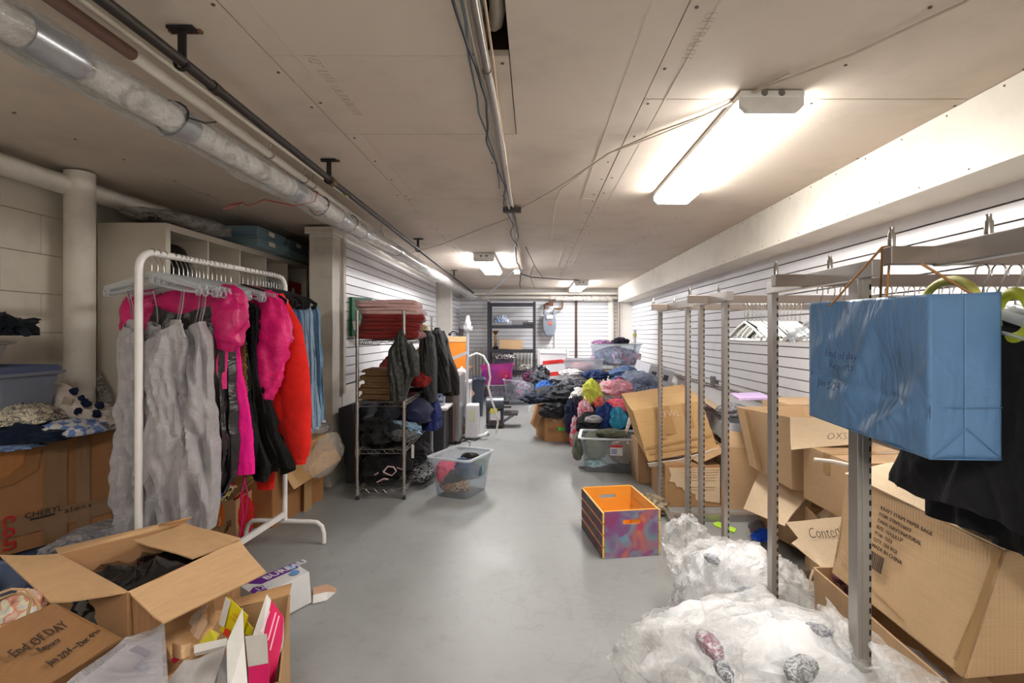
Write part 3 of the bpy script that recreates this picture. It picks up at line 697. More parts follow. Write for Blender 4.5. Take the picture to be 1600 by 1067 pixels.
# hangers: hook centred on the rail at the origin, arms along X
def hook_pts(drop=.075, r=.017):
    return [Vector((r*math.cos(a), 0, r*math.sin(a))) for a in [math.radians(-20+i*22) for i in range(10)]]+[Vector((-.014, 0, -.012)), Vector((-.004, 0, -.03)), Vector((0, 0, -.045)), Vector((0, 0, -drop))]
def make_hanger(name, label, kind, group, hw=.21):
    t = thing(name, label, 'hanger', group=group)
    wire = metal((190, 188, 184), .25) if kind != 'velvet' else metal((150, 150, 150), .3)
    MB().tube(hook_pts(.078), .0018, 6).build('hook', wire, t, local=True)
    m = MB()
    if kind == 'clear':
        mt = clear((240, 242, 244), .20, .08, key=5)
        m.tube([(-hw, 0, -.135), (-hw*.6, 0, -.115), (0, 0, -.078), (hw*.6, 0, -.115), (hw, 0, -.135)], .007, 8, flat=1.6)
        m.tube([(-hw+.012, 0, -.135), (-hw-.004, 0, -.142), (-hw+.016, 0, -.155), (-hw*.5, 0, -.142), (0, 0, -.118), (hw*.5, 0, -.142), (hw-.016, 0, -.155), (hw+.004, 0, -.142), (hw-.012, 0, -.135)], .0045, 6)
        for s in (-1, 1): m.tube([(s*(hw-.005)+.012*math.cos(a), 0, -.15+.016*math.sin(a)) for a in [i*PI/5 for i in range(10)]], .004, 6, closed=True)
        m.tube([(0, 0, -.078), (0, 0, -.118)], .008, 8)
    elif kind == 'velvet':
        mt = fabric((24, 22, 24), .95)
        m.tube([(-hw, 0, -.155), (-hw*.8, 0, -.128), (-hw*.35, 0, -.098), (0, 0, -.078), (hw*.35, 0, -.098), (hw*.8, 0, -.128), (hw, 0, -.155), (hw-.005, 0, -.175), (hw-.03, 0, -.182), (0, 0, -.182), (-hw+.03, 0, -.182), (-hw+.005, 0, -.175)], .0085, 7, closed=True, flat=1.0)
    else:
        mt = plain((236, 238, 236), .35) if kind == 'white' else plain((40, 42, 44), .35)
        m.tube([(-hw, 0, -.150), (-hw*.5, 0, -.108), (0, 0, -.078), (hw*.5, 0, -.108), (hw, 0, -.150), (hw-.012, 0, -.165), (0, 0, -.168), (-hw+.012, 0, -.165)], .005, 7, closed=True, flat=1.3)
    m.build('arms', mt, t, local=True)
    return t
def hang_set(proto, spots, label=None, group=None):
    ch = [(c, []) for c in kids(proto)]; first = True; out = []
    for (x, y, z, a) in spots:
        if first: proto.location = (x, y, z); proto.rotation_euler = (0, 0, a); first = False; o = proto
        else: o = dup(proto, ch, (x, y, z), a)
        if label: o['label'] = label
        out.append(o)
    return out
rnd = random.Random(11)

# ================= WHITE GARMENT RACK =================
RA, RB = Vector((-1.489, 1.93, 0)), Vector((-1.423, 2.93, 0)); RD = (RB-RA).normalized(); RP = Vector((RD.y, -RD.x, 0))
WM = plain((236, 232, 230), .35, coat=.3)
rk = thing('garment_rack', 'white tubular metal garment rack crowded with clothes at left', 'clothes rack', ((RA.x+RB.x)/2, (RA.y+RB.y)/2, 0))
def at(t, z=0, off=0): return RA+RD*t+RP*off+Vector((0, 0, z))
ZR = 1.512
arc = lambda c0, t0, s, r=.07: [at(t0+s*(r-r*math.cos(a)), ZR-r+r*math.sin(a)) for a in [i*PI/12 for i in range(7)]]
MB().tube([at(0, .12), at(0, .7), at(0, ZR-.07)]+arc(0, 0, 1)[1:]+[at(.12, ZR), at(.5, ZR+.003), at(.88, ZR+.006)]+[at(1-.07+.07*math.cos(a), ZR-.064+.07*math.sin(a)) for a in [PI/2-i*PI/12 for i in range(1, 7)]]+[at(1, .7), at(1, .12)], .0135, 12).build('frame', WM, rk)
for t in (0, 1):
    MB().tube([at(t, .005, -.23), at(t, .06, -.23), at(t, .10, -.218), at(t, .122, -.19), at(t, .125, -.15), at(t, .125, .15), at(t, .122, .19), at(t, .10, .218), at(t, .06, .23), at(t, .005, .23)], .0125, 10).build('foot', WM, rk)
MB().bar(at(0, .165), at(1, .165), .016, .03).build('crossbar', WM, rk)
clear_h = make_hanger('hanger', 'clear plastic hanger on the white garment rack', 'clear', 'clear hangers on the white rack')
spots = []
for t in [.06, .09, .12, .17, .20, .225, .25, .275, .30, .32, .345, .37, .40, .43, .46, .49, .53]:
    p = at(t, ZR-.002); spots.append((p.x, p.y, p.z, rnd.uniform(-.22, .10)-.08))
hang_set(clear_h, spots)
vel = make_hanger('hanger', 'black velvet hanger at the far end of the white garment rack', 'velvet', 'black velvet hangers on the white rack')
spots = []
for t in (.62, .70, .735, .765, .79, .815, .84, .865, .89, .915, .94, .96):
    p = at(t, ZR+.003); spots.append((p.x, p.y, p.z, rnd.uniform(-.2, .12)-.05))
hang_set(vel, spots)
pinkh = make_hanger('hanger', 'pink velvet hanger holding the red sweater', 'velvet', None)
for c in kids(pinkh):
    if c.name.startswith('arms'): c.data = c.data.copy(); c.data.materials.clear(); c.data.materials.append(fabric((214, 96, 110), .9))
p = at(.66, ZR+.003); pinkh.location = p; pinkh.rotation_euler = (0, 0, -.1)

def hung(name, label, t, mat, prof, seed, rot=-.06, off=0, cat='clothing', **k):
    p = at(t, ZR, off); o = thing(name, label, cat, p, rot)
    garment(prof, seed, **k).build('body', mat, o, local=True)
    return o
GREY = fabric((158, 154, 156), .5, .7, 7, sheen=.4, spec=.45)
SATIN = fabric((22, 21, 22), .32, .6, 8, sheen=0, spec=.7)
LACE = fabric((20, 19, 20), .95, 1.0, 60); MAG = fabric((226, 24, 116), .45, .4, 8, spec=.4); MAG2 = fabric((238, 20, 140), .6, .3)
RED = fabric((216, 38, 30), .9, .3, 6); BLUE = fabric((34, 72, 150), .5, .5)
STRAP = fabric((150, 146, 148), .7)
def straps(o, mat, xs, ztop, zbot, name='strap'):
    for x0, x1 in xs: MB().tube([(x0, .0, ztop), ((x0+x1)/2, .006, (ztop+zbot)/2), (x1, .0, zbot)], .003, 6, flat=.5).build(name, mat, o, local=True)
# grey ruched tank dresses
d1 = hung('dress', 'pale grey ruched strap dress nearest on the white rack', .09, GREY, [(-.275, .115, .025, -.02), (-.33, .125, .04, -.02), (-.50, .11, .045, -.015), (-.75, .12, .05, -.02), (-1.0, .135, .055, -.035), (-1.12, .13, .055, -.045)], 3, amp=.14, ruch=.17, nu=110, nv=130, folds=4, neck=.07)
straps(d1, STRAP, [(-.13, -.105), (-.12, -.095), (.10, .075), (.11, .085)], -.14, -.28)
for s, x in ((-1, -.105), (1, .075)): sleeve(MB(), [(x, 0, -.26), (x, 0, -.33)], [.018, .04], 2, flat=.5).build('shoulder', GREY, d1, local=True)
d2 = hung('dress', 'second grey ruched strap dress behind the nearest one', .15, GREY, [(-.265, .11, .03, .03), (-.33, .13, .04, .03), (-.50, .115, .05, .04), (-.75, .13, .06, .035), (-1.0, .14, .06, .03), (-1.10, .13, .06, .03)], 8, amp=.16, ruch=.19, nu=110, nv=130, folds=5, neck=.08)
straps(d2, STRAP, [(-.07, -.05), (.13, .11), (.145, .125), (.155, .135)], -.14, -.27)
d3 = hung('dress', 'black satin ruched dress beside the grey dresses', .22, SATIN, [(-.20, .12, .03, .02), (-.30, .14, .05, .02), (-.55, .125, .06, .025), (-.75, .14, .06, .03), (-.92, .13, .055, .035), (-.97, .10, .04, .03)], 12, amp=.16, ruch=.12, nu=110, nv=130, folds=5, neck=.04)
straps(d3, SATIN, [(-.10, -.09), (.10, .09)], -.14, -.21)
d4 = hung('dress', 'longer black dress with gathered skirt behind the satin dress', .27, SATIN, [(-.20, .11, .03, .03), (-.40, .13, .05, .04), (-.75, .15, .06, .04), (-.92, .14, .06, .04), (-.99, .12, .05, .03)], 14, amp=.25, ruch=.06, nu=80, nv=90)
# magenta puff sleeve top
mt = hung('blouse', 'magenta satin top with short puff sleeves between black dresses', .245, fabric((200, 16, 104), .4, .4, 8, spec=.5), [(-.12, .08, .02, 0), (-.17, .19, .03, 0), (-.28, .17, .04, 0), (-.55, .15, .05, 0)], 21, amp=.1)
for s in (-1, 1): sleeve(MB(), [(s*.14, 0, -.13), (s*.19, -.01, -.17), (s*.20, -.02, -.25), (s*.185, -.02, -.33), (s*.17, -.02, -.38)], [.03, .06, .075, .07, .04], 5+s, .16, .55).build('sleeve', fabric((200, 16, 104), .4, .4, 8, spec=.5), mt, local=True)
hung('trousers', 'royal blue satin garment showing between black dresses', .33, BLUE, [(-.18, .12, .03, .02), (-.5, .13, .05, .04), (-.8, .12, .04, .04)], 25, amp=.2)
lb = hung('blouse', 'hot pink garment with one long sleeve hanging beside the gold trim', .36, MAG2, [(-.14, .08, .02, 0), (-.19, .15, .03, 0), (-.5, .13, .04, 0)], 26, amp=.15)
sleeve(MB(), [(.14, -.03, -.36), (.15, -.03, -.5), (.17, -.03, -.62), (.185, -.03, -.74), (.19, -.03, -.93)], [.03, .035, .04, .045, .05], 5, .10, .5).build('sleeve', MAG2, lb, local=True)
gd = hung('top', 'black top edged with a strip of gold sequin fringe', .40, fabric((22, 20, 22), .8), [(-.14, .08, .02, 0), (-.2, .15, .03, 0), (-.6, .15, .05, .03), (-.92, .17, .05, .04)], 28, amp=.12)
GOLD = patchy([(92, 78, 30), (206, 180, 60), (60, 50, 24), (150, 128, 44), (88, 70, 30)], 160, .45, .8, spec=.8)
m = MB(); zz = -.22
for i in range(130):
    z = -.24-i*.0055; x = .165+.03*(i/130)+.004*math.sin(i*.7); m.bar((x-.014, -.05, z), (x+.018+.008*rnd.random(), -.055, z-.012), .004, .004)
m.build('fringe', GOLD, gd, local=True, kind='stuff')
lc = hung('dress', 'black lace dress with flared hem right of the gold trim', .50, LACE, [(-.14, .08, .02, 0), (-.2, .16, .03, 0), (-.45, .14, .05, .02), (-.75, .16, .07, .04), (-.97, .21, .10, .06)], 31, amp=.3, folds=7, hem=.04)
br = hung('blouse', 'hot pink blouse with ruched puff sleeves left of the red sweater', .585, MAG, [(-.12, .08, .02, 0), (-.17, .18, .035, 0), (-.4, .16, .05, 0), (-.6, .15, .05, .0)], 33, amp=.1)
for s in (-1, 1): sleeve(MB(), [(s*.13, -.01, -.13), (s*.18, -.03, -.20), (s*.205, -.05, -.34), (s*.18, -.06, -.46), (s*.165, -.06, -.55), (s*.15, -.06, -.62)], [.04, .065, .085, .065, .06, .045], 15+s, .26, .55).build('sleeve', MAG, br, local=True)
hung('top', 'orange top just showing between the pink blouse and the red sweater', .625, fabric((228, 110, 30), .8), [(-.11, .07, .02, 0), (-.16, .18, .03, 0), (-.4, .15, .04, 0)], 35, amp=.1)
rs_ = hung('sweater', 'bright red sweatshirt with long sleeves in the middle of the rack', .68, RED, [(-.11, .08, .025, 0), (-.16, .20, .045, 0), (-.4, .19, .06, 0), (-.78, .2, .07, .0), (-.84, .18, .06, 0)], 37, amp=.08, folds=3)
sleeve(MB(), [(.13, -.02, -.14), (.21, -.03, -.30), (.245, -.03, -.5), (.26, -.03, -.70), (.265, -.03, -.86), (.262, -.03, -.93)], [.06, .075, .075, .075, .07, .055], 3, .0, .6, amp=.05).build('sleeve', RED, rs_, local=True)
sleeve(MB(), [(.262, -.03, -.915), (.260, -.03, -.965)], [.05, .048], 4, .0, .6, amp=.05).build('cuff', RED, [q for q in kids(rs_) if q.name.startswith('sleeve')][0], local=True)
sleeve(MB(), [(-.02, -.06, -.16), (.06, -.09, -.4), (.10, -.09, -.7), (.12, -.09, -.9), (.13, -.08, -1.03), (.13, -.08, -1.08)], [.06, .07, .065, .06, .045, .042], 8, .0, .6, amp=.05).build('sleeve', RED, rs_, local=True)
JC = [((52, 74, 108), 'dark blue denim jeans folded over a hanger next to the red sweatshirt'), ((64, 92, 128), 'mid blue denim jeans second after the red sweatshirt'),
      ((122, 144, 168), 'faded grey-blue denim jeans in the middle of the denim'), ((132, 156, 178), 'pale blue denim jeans with frayed hem'), ((100, 132, 160), 'light blue denim jeans last on the rack')]
for i, ((c, lab), t, ox, zb) in enumerate(zip(JC, (.76, .81, .86, .905, .955), (.12, .125, .13, .15, .165), (-.80, -.84, -.86, -.83, -.80))):
    o = thing('jeans', lab, 'jeans', at(t, ZR), -.05)
    jm = fabric(c, .85, .5, 10)
    garment([(-.16, .08, .012, ox-.03), (-.22, .085, .02, ox-.02), (-.5, .085, .025, ox-.01), (zb, .09, .03, ox)], 40+i, amp=.18, folds=5, nu=56, nv=40).build('leg', jm, o, local=True)
    garment([(-.165, .055, .012, ox-.12), (-.5, .06, .025, ox-.12), (zb-.01, .07, .03, ox-.1)], 60+i, amp=.15, folds=4, nu=48, nv=30).build('leg', jm, o, local=True)
    m = MB()
    for k in range(60): a = k/60*2*PI; m.bar((ox+.088*math.cos(a), .03*math.sin(a), zb), (ox+.09*math.cos(a)+.003, .032*math.sin(a), zb-.014), .0025, .0025)
    m.build('frayed_hem', fabric((176, 192, 206), .9), o, local=True, kind='stuff')
hung('jeans', 'very dark navy jeans hanging lowest behind the denim', .83, fabric((30, 34, 48), .85), [(-.2, .07, .02, .03), (-.6, .08, .03, .04), (-.93, .08, .03, .05)], 71, amp=.15)
# strings hanging down over the red bag
tag(MB().tube([P(381, 700, 2.75), P(384, 740, 2.75), P(376, 772, 2.75), P(380, 805, 2.75), P(374, 838, 2.75)], .004, 6).tube([P(382, 700, 2.75), P(380, 745, 2.76), P(387, 770, 2.76), P(384, 800, 2.76), P(376, 825, 2.76)], .004, 6).build('strap', fabric((214, 40, 120), .7)), 'loose hot pink straps hanging down below the red sweatshirt', 'strap')

# ================= CUBE CABINET =================
CW = plain((214, 206, 192), .45, var=.02); x0, x1, y0, y1, H = -2.455, -2.07, 2.88, 4.70, 1.82
cb = thing('cube_cabinet', 'tall white cube shelving unit against the left wall behind the rack', 'cabinet', ((x0+x1)/2, (y0+y1)/2, 0))
T, t_ = .038, .016
for nm, a in (('side_panel', (x0, x1, y0, y0+T, 0, H)), ('side_panel', (x0, x1, y1-T, y1, 0, H)), ('top_panel', (x0, x1, y0+T, y1-T, H-T, H)), ('bottom_panel', (x0, x1, y0+T, y1-T, 0, T)), ('back_panel', (x0, x0+.006, y0+T, y1-T, T, H-T))):
    MB().span(*a).build(nm, CW, cb, bevel=.001)
cw = (y1-y0-2*T-4*t_)/5; chh = (H-2*T-4*t_)/5
for i in range(1, 5): MB().span(x0+.006, x1-.004, y0+T+i*cw+(i-1)*t_, y0+T+i*cw+i*t_, T, H-T).build('divider', CW, cb)
for j in range(1, 5):
    for i in range(5):
        ya = y0+T+i*(cw+t_); MB().span(x0+.006, x1-.004, ya, ya+cw, T+j*chh+(j-1)*t_, T+j*chh+j*t_).build('shelf', CW, cb)
cell = lambda i, j: (y0+T+i*(cw+t_)+cw/2, T+j*(chh+t_))
yy, zz = cell(0, 4); cloth('handbag', 'black rounded bag in the first top cube of the cabinet', plain((24, 22, 22), .3), (-2.2, yy+.02, zz+.10), (.11, .13, .16), 5, 0, .08, cat='bag')
yy, zz = cell(4, 4); rb = thing('carton', 'red box with a white mark in the farthest top cube', 'box', (-2.2, yy, zz))
MB().box((-2.2, yy, zz+.10), (.2, .26, .2)).build('box_body', plain((170, 30, 30), .5), rb, bevel=.003)
MB().lathe((-2.098, yy-.03, zz+.12), [(.03, 0), (.03, .001)], 12, (1, 0, 0)).build('mark', plain((236, 220, 214)), rb)
yy, zz = cell(3, 4); cloth('folded_clothes', 'patterned grey cloth in the fourth top cube', patchy([(60, 60, 60), (200, 196, 190), (110, 108, 106)], 24), (-2.2, yy, zz+.10), (.1, .13, .12), 9, cat='clothing')
for i, (ci, cj, c) in enumerate(((0, 3, (40, 40, 46)), (2, 3, (90, 84, 80)), (3, 2, (50, 56, 80)), (4, 2, (120, 110, 100)), (4, 1, (180, 176, 170)), (3, 1, (40, 40, 44)))):
    yy, zz = cell(ci, cj); cloth('folded_clothes', ('dark', 'brown', 'navy', 'tan', 'pale', 'black')[i]+' clothes inside a lower cube of the cabinet', fabric(c), (-2.24, yy, zz+.09), (.12, .13, .13), 80+i, flat=.6, n=16)
# bins on top
def flat_bin(name, label, cx, cy, z, lx, ly, h, a, mat, fill, lid=None):
    b = thing(name, label, 'storage bin', (cx, cy, z), a)
    m = MB(); m.hexa(rect(0, 0, 0, lx*.93, ly*.93, 0), rect(0, 0, h*.82, lx, ly, 0)); m.build('bin_body', mat, b, local=True, bevel=.012)
    m = MB(); m.hexa(rect(0, 0, h*.8, lx*1.03, ly*1.03, 0), rect(0, 0, h, lx*.98, ly*.98, 0)); m.build('lid', lid or mat, b, local=True, bevel=.008)
    MB().hexa(rect(0, 0, .006, lx*.86, ly*.86, 0), rect(0, 0, h*.7, lx*.9, ly*.9, 0)).build('contents', fill, b, local=True)
    return b
GB = clear((170, 200, 214), .42, .2, key=8); 
b1 = flat_bin('storage_bin', 'blue-tinted flat bin with label, upper of the stack on the cabinet', -2.18, 3.88, H+.075, .40, .46, .072, .04, GB, plain((34, 104, 156), .6))
b2 = flat_bin('storage_bin', 'blue-tinted flat bin with label, lower of the stack on the cabinet', -2.17, 3.88, H, .42, .47, .074, 0, GB, patchy([(30, 100, 150), (150, 150, 140), (40, 110, 160)], 6))
b3 = flat_bin('storage_bin', 'teal flat bin on the far end of the cabinet, upper one', -2.20, 4.39, H+.075, .38, .42, .072, .03, GB, plain((40, 96, 108), .6))
b4 = flat_bin('storage_bin', 'flat bin with green and purple contents, lower one at far end', -2.19, 4.39, H, .4, .42, .074, 0, GB, patchy([(110, 90, 110), (130, 170, 60), (90, 84, 90)], 8))
for b in (b1, b2, b3):
    MB().box((.208 if b is not b3 else .198, -.04, .04), (.002, .09, .032)).build('label', plain((230, 226, 216)), b, local=True)
bb = tag(MB().lump((-2.22, 3.27, H+.062), (.20, .38, .062), 15, 0, .10, 26, 2, 1.0).build('plastic_bag', clear((214, 210, 206), .30, .12, wrinkle=.8, wscale=8, wdist=.012)), 'crumpled clear bag of dark items on top of the cabinet', 'bag')
cloth('folded_clothes', 'dark clothes inside the clear bag on top of the cabinet', patchy([(40, 38, 38), (120, 116, 112), (30, 30, 32)], 14), (-2.22, 3.22, H+.05), (.15, .33, .038), 16, 0, .2, flat=1)
# leaning roll
tag(MB().tube([P(151, 585, 2.80), P(186, 668, 2.62)], .026, 14).build('roll', clear((170, 164, 156), .8, .2, wrinkle=.6)), 'film wrapped roll leaning in the gap beside the cabinet', 'roll')

# ================= LEFT STACK =================
tote('storage_bin', 'low grey lidded bin under the taped carton', -2.21, 2.12, 0, .66, .42, .262, 1.02, clear((150, 160, 176), .7, .3, key=3), lid=plain((70, 92, 130), .5))
base = [Vector((-2.29, 1.87, .29)), Vector((-1.985, 2.41, .29)), Vector((-2.21, 2.54, .29)), Vector((-2.485, 2.05, .29))]
rim = [p+Vector((0, 0, .445)) for p in base]
tc = thing('carton', 'large battered carton wrapped in brown tape under the clothes at left', 'box', (-2.24, 2.2, .29))
m = MB()
for k in range(4): m.slab([rim[k], rim[(k+1) % 4], base[(k+1) % 4], base[k]], .006, 8, .012, k+4)
m.slab(base, .006); m.slab([p-Vector((0, 0, .004)) for p in rim], .006, 6, .006, 3); m.build('carton_body', cardboard((158, 112, 74), .16), tc)
fo = (rim[1]-rim[0]).normalized(); no = Vector((fo.y, -fo.x, 0))
def fpt(u, z, o=.012): return rim[0]+fo*(u*.62)+no*o+Vector((0, 0, z-.735))
MB().slab([fpt(-.02, .745), fpt(.52, .765), fpt(.50, .655), fpt(.42, .615), fpt(-.02, .60)], .006).build('flap', cardboard((172, 114, 66), .1), tc)
MB().slab([fpt(-.02, .742, .004), fpt(.60, .74, .006), fpt(.575, .62, .006), fpt(.45, .575, .006), fpt(-.02, .56, .004)], .005).build('flap', cardboard((150, 104, 64), .1), tc)
tpm = clear((196, 158, 120), .42, .12, key=11)
for u0, u1 in ((.60, .73), (.78, .86)): MB().slab([fpt(u0, .735, .014), fpt(u1, .735, .014), fpt(u1, .30, .014), fpt(u0, .30, .014)], .001, 10, .004, 5).build('tape', tpm, tc)
MB().slab([fpt(0, .44, .013), fpt(1, .44, .013), fpt(1, .36, .013), fpt(0, .36, .013)], .001, 10, .003, 7).build('tape', tpm, tc)
RT = plain((176, 40, 30), .6)
text('c.o.n', .075, fpt(.40, .455, .018), (0, 0, -1), fo, RT, tc, off=.002)
text('CHERYL', .034, fpt(.50, .425, .018), fo, (0, 0, 1), INK, tc); text('a.l.o.n.e', .032, fpt(.71, .41, .018), fo, (0, 0, 1), INK, tc)
MB().box(fpt(.56, .413, .017), (.001, .001, .001)).slab([fpt(.53, .42, .018), fpt(.66, .42, .018), fpt(.66, .412, .018), fpt(.53, .412, .018)], .001).build('print', INK, tc)
# clothes over it
KN = patchy([(206, 196, 172), (226, 216, 196), (120, 118, 110), (214, 204, 180)], 40)
cloth('sweater', 'chunky cream knit with grey flecks on the taped carton', KN, P(18, 652, 2.12), (.16, .14, .06), 3, .3, .2)
cloth('shirt', 'dark navy shirt heaped at the edge of the taped carton', fabric((22, 32, 52), .9), P(48, 680, 2.1), (.13, .10, .055), 6, .5, .35)
cloth('shirt', 'pale blue denim shirt under the navy shirt', fabric((130, 156, 196), .9), P(8, 694, 2.08), (.12, .1, .05), 8, .2, .3)
m_, nt, b = base_mat('blue white check'); v = coord(nt)
c1 = add(nt, 'ShaderNodeTexChecker'); c1.inputs['Scale'].default_value = 32; c1.inputs['Color1'].default_value = (*srgb((108, 136, 196)), 1); c1.inputs['Color2'].default_value = (*srgb((206, 206, 206)), 1)
nt.links.new(v, c1.inputs[0]); nt.links.new(c1.outputs[0], b.inputs['Base Color']); b.inputs['Roughness'].default_value = .9
cloth('shirt', 'blue and white checked cloth at the front of the pile', m_, P(108, 672, 2.18), (.12, .09, .045), 12, .7, .25)
cloth('blouse', 'crumpled white blouse near the soil pipe', fabric((196, 186, 176), .9), P(150, 662, 2.35), (.10, .1, .07), 14, .4, .4)
pc = thing('cushion', 'cream cushion with dark blue pompoms standing on the pile', 'cushion', P(118, 665, 2.32))
def quilt(u, w):
    a = P(62, 648, 2.36).lerp(P(170, 668, 2.30), u); top = P(62, 640, 2.42).lerp(P(165, 640, 2.36), u)+Vector((0, 0, .115*math.sin(PI*min(1, u*1.15+.12))**.8*(1.15-.5*u)))
    p = a.lerp(top, w); return p+Vector((.02, -.03, 0))*(math.sin(PI*w)*math.sin(PI*u)*2+.5*nz((u*5, w*5, 0), 1, 3))
MB().grid(26, 16, quilt).build('cover', fabric((222, 210, 200), .95, .3, 20), pc, solid=.03)
for (px, py, r) in ((95, 646, .021), (124, 644, .018), (151, 647, .017), (134, 630, .019), (116, 612, .016), (156, 634, .016), (128, 622, .014)):
    c = P(px, py, 2.29); mm = MB(); mm.lump(c, (r, r*.7, r), int(px), 0, .5, 8, 3, 1.0); mm.build('pompom', fabric((22, 32, 60), .95), pc)
MB().slab([P(100, 619, 2.285), P(115, 622, 2.285), P(110, 636, 2.285), P(96, 632, 2.285)], .002).build('label', fabric((176, 158, 138)), pc)
tote('storage_bin', 'clear bin with slate blue lid against the left wall', -2.27, 2.14, .775, .34, .30, .26, .0, clear((170, 178, 196), .5, .3, key=4), lid=plain((84, 96, 128), .4, var=.02),
     contents=[('dark slate clothes seen through the lidded bin', fabric((62, 66, 86), .9), .03, -.02, .09, .12, .12, .09), ('white and blue leopard print cloth inside the lidded bin', patchy([(214, 212, 210), (90, 100, 130), (220, 218, 214)], 34), -.02, -.07, .17, .13, .07, .05)], seed=7)
tote('storage_bin', 'small frosted bin standing on the slate blue lid', -2.36, 2.12, 1.065, .20, .22, .10, 0, clear((196, 190, 182), .6, .3, key=6))
cloth('jacket', 'black coat draped over the small frosted bin', fabric((24, 30, 38), .8, .5), P(-12, 515, 2.12), (.125, .12, .07), 77, .2, .5, 3)
tag(MB().slab([P(10, 490, 2.15), P(30, 500, 2.12), P(49, 523, 2.10), P(40, 526, 2.10), P(22, 514, 2.12), P(5, 520, 2.15)], .012).build('collar', fabric((30, 42, 50), .8)), 'pointed dark collar sticking out of the black coat', 'clothing')
# ================= FOREGROUND LEFT =================
A, B_, C, D = PZ(200, 925, .5), PZ(92, 866, .5), PZ(375, 845, .5), PZ(288, 818, .5)
dn = Vector((0, 0, -.49))
fl = [[A, C, PZ(415, 893, .52)+Vector((0, 0, 0)), P(256, 974, 1.33)],
      [B_, A, P(78, 941, 1.36), P(0, 868, 1.52)],
      [B_, D, P(300, 808, 1.86), P(85, 858, 1.70)],
      [D, C+Vector((0, 0, .008)), P(300, 873, 1.62), P(208, 845, 1.72)]]
fl[0][2] = P(416, 895, 1.60)
ob = open_box('open_carton', 'large open carton with a black bin liner inside, nearest at left', [A, C, D, B_], [p+dn for p in (A, C, D, B_)], cardboard((176, 134, 96), .06), flaps=fl, flapmat=cardboard((204, 166, 124), .06))
cloth('bin_liner', 'shiny black plastic bin liner inside the open carton', plain((14, 14, 14), .18, spec=.8), (A+B_+C+D)/4+Vector((0, 0, -.13)), (.17, .18, .10), 9, .6, .32, 2.2, cat='bag')
MB().slab([PZ(203, 926, .502), PZ(201, 925, .496), P(204, 996, 1.378), P(207, 995, 1.385)], .001).build('tape', TAPE, ob)
# kraft bag with writing
KB = cardboard((144, 106, 70), .12, corr=False)
TL, TR, BR, BL = P(-70, 1012, 1.06), P(84, 942, 1.32), P(192, 998, 1.30), P(60, 1078, 1.07)
kb = thing('paper_bag', 'brown kraft paper bag with handwriting lying against the open carton', 'paper bag', (TL+BR)/2-Vector((0, 0, .15)))
nn = (TR-TL).cross(BL-TL).normalized(); nn = nn if nn.dot(Vector((0, 0, CZ))-TL) > 0 else -nn
back = -nn*.10
MB().slab([TL, TR, BR, BL], .003, 10, .010, 5).build('front_face', KB, kb)
kbf = kids(kb)[0]
MB().slab([BL, BR, BR+back, BL+back], .003).slab([TL+back, TR+back, BR+back, BL+back], .003).slab([TR, BR, BR+back, TR+back], .003).slab([TL, BL, BL+back, TL+back], .003).build('sides', KB, kb)
ext = [BL, TL, TL+(TL-TR)*.3+(BL-TL)*.6, BL+(BL-BR)*.35+(BL-TL)*.5]
up_ = (TL-BL).normalized(); xd = (BR-BL).normalized()
xd = (TR-TL).normalized(); up_ = -((BL-TL)-(BL-TL).dot(xd)*xd).normalized()
HW = plain((52, 34, 22), .7, var=0)
o0 = TL-nn*-.0
def kp(u, w): return TL.lerp(TR, u).lerp(BL.lerp(BR, u), w)+nn*.011
def kpx(px, py):
    d = Vector(((px-834)/F, 1, -(py-520)/F)); o = Vector((0, 0, CZ)); t = (TL-o).dot(nn)/d.dot(nn); return o+d*t+nn*.010
for s, (a0, a1), (b0, b1) in (('End OF DAY', (18, 1036), (100, 985)), ('Reports', (57, 1027), (95, 1006)), ('Jan 2/24 \u2013 Dec 4/30', (74, 1048), (172, 984))):
    p0, p1 = kpx(a0, a1), kpx(b0, b1); L = (p1-p0).length
    text(s, L/(len(s)*.52), p0, p1-p0, up_, HW, kbf, 'handwriting', shear=.15, off=.0003, jitter=.07)
for dd, oy in ((0, 0), (.03, .01)):
    MB().tube([kpx(62-dd*300, 955)-nn*(.008+dd), P(55-dd*200, 935, 1.28+dd), P(40-dd*200, 921+dd*200, 1.27+dd), P(18, 920+dd*300, 1.26+dd), P(-10, 930+dd*300, 1.22+dd)], .0032, 6).build('handle', plain((176, 142, 100), .7), kb)
cloth('folded_clothes', 'pale pink and cream cloth poking from the kraft bag', patchy([(206, 176, 160), (206, 140, 120), (214, 206, 180), (196, 196, 206)], 18), P(28, 962, 1.36), (.07, .06, .05), 5, 0, .3)
tote('storage_bin', 'clear bin holding navy cloth behind the kraft bag', -1.83, 1.50, 0, .46, .46, .42, .15, clear((160, 176, 206), .3, .2, key=7), contents=[('navy cloth filling the clear bin behind the kraft bag', fabric((36, 54, 92), .9), 0.02, 0, .28, .17, .19, .17)], seed=3)
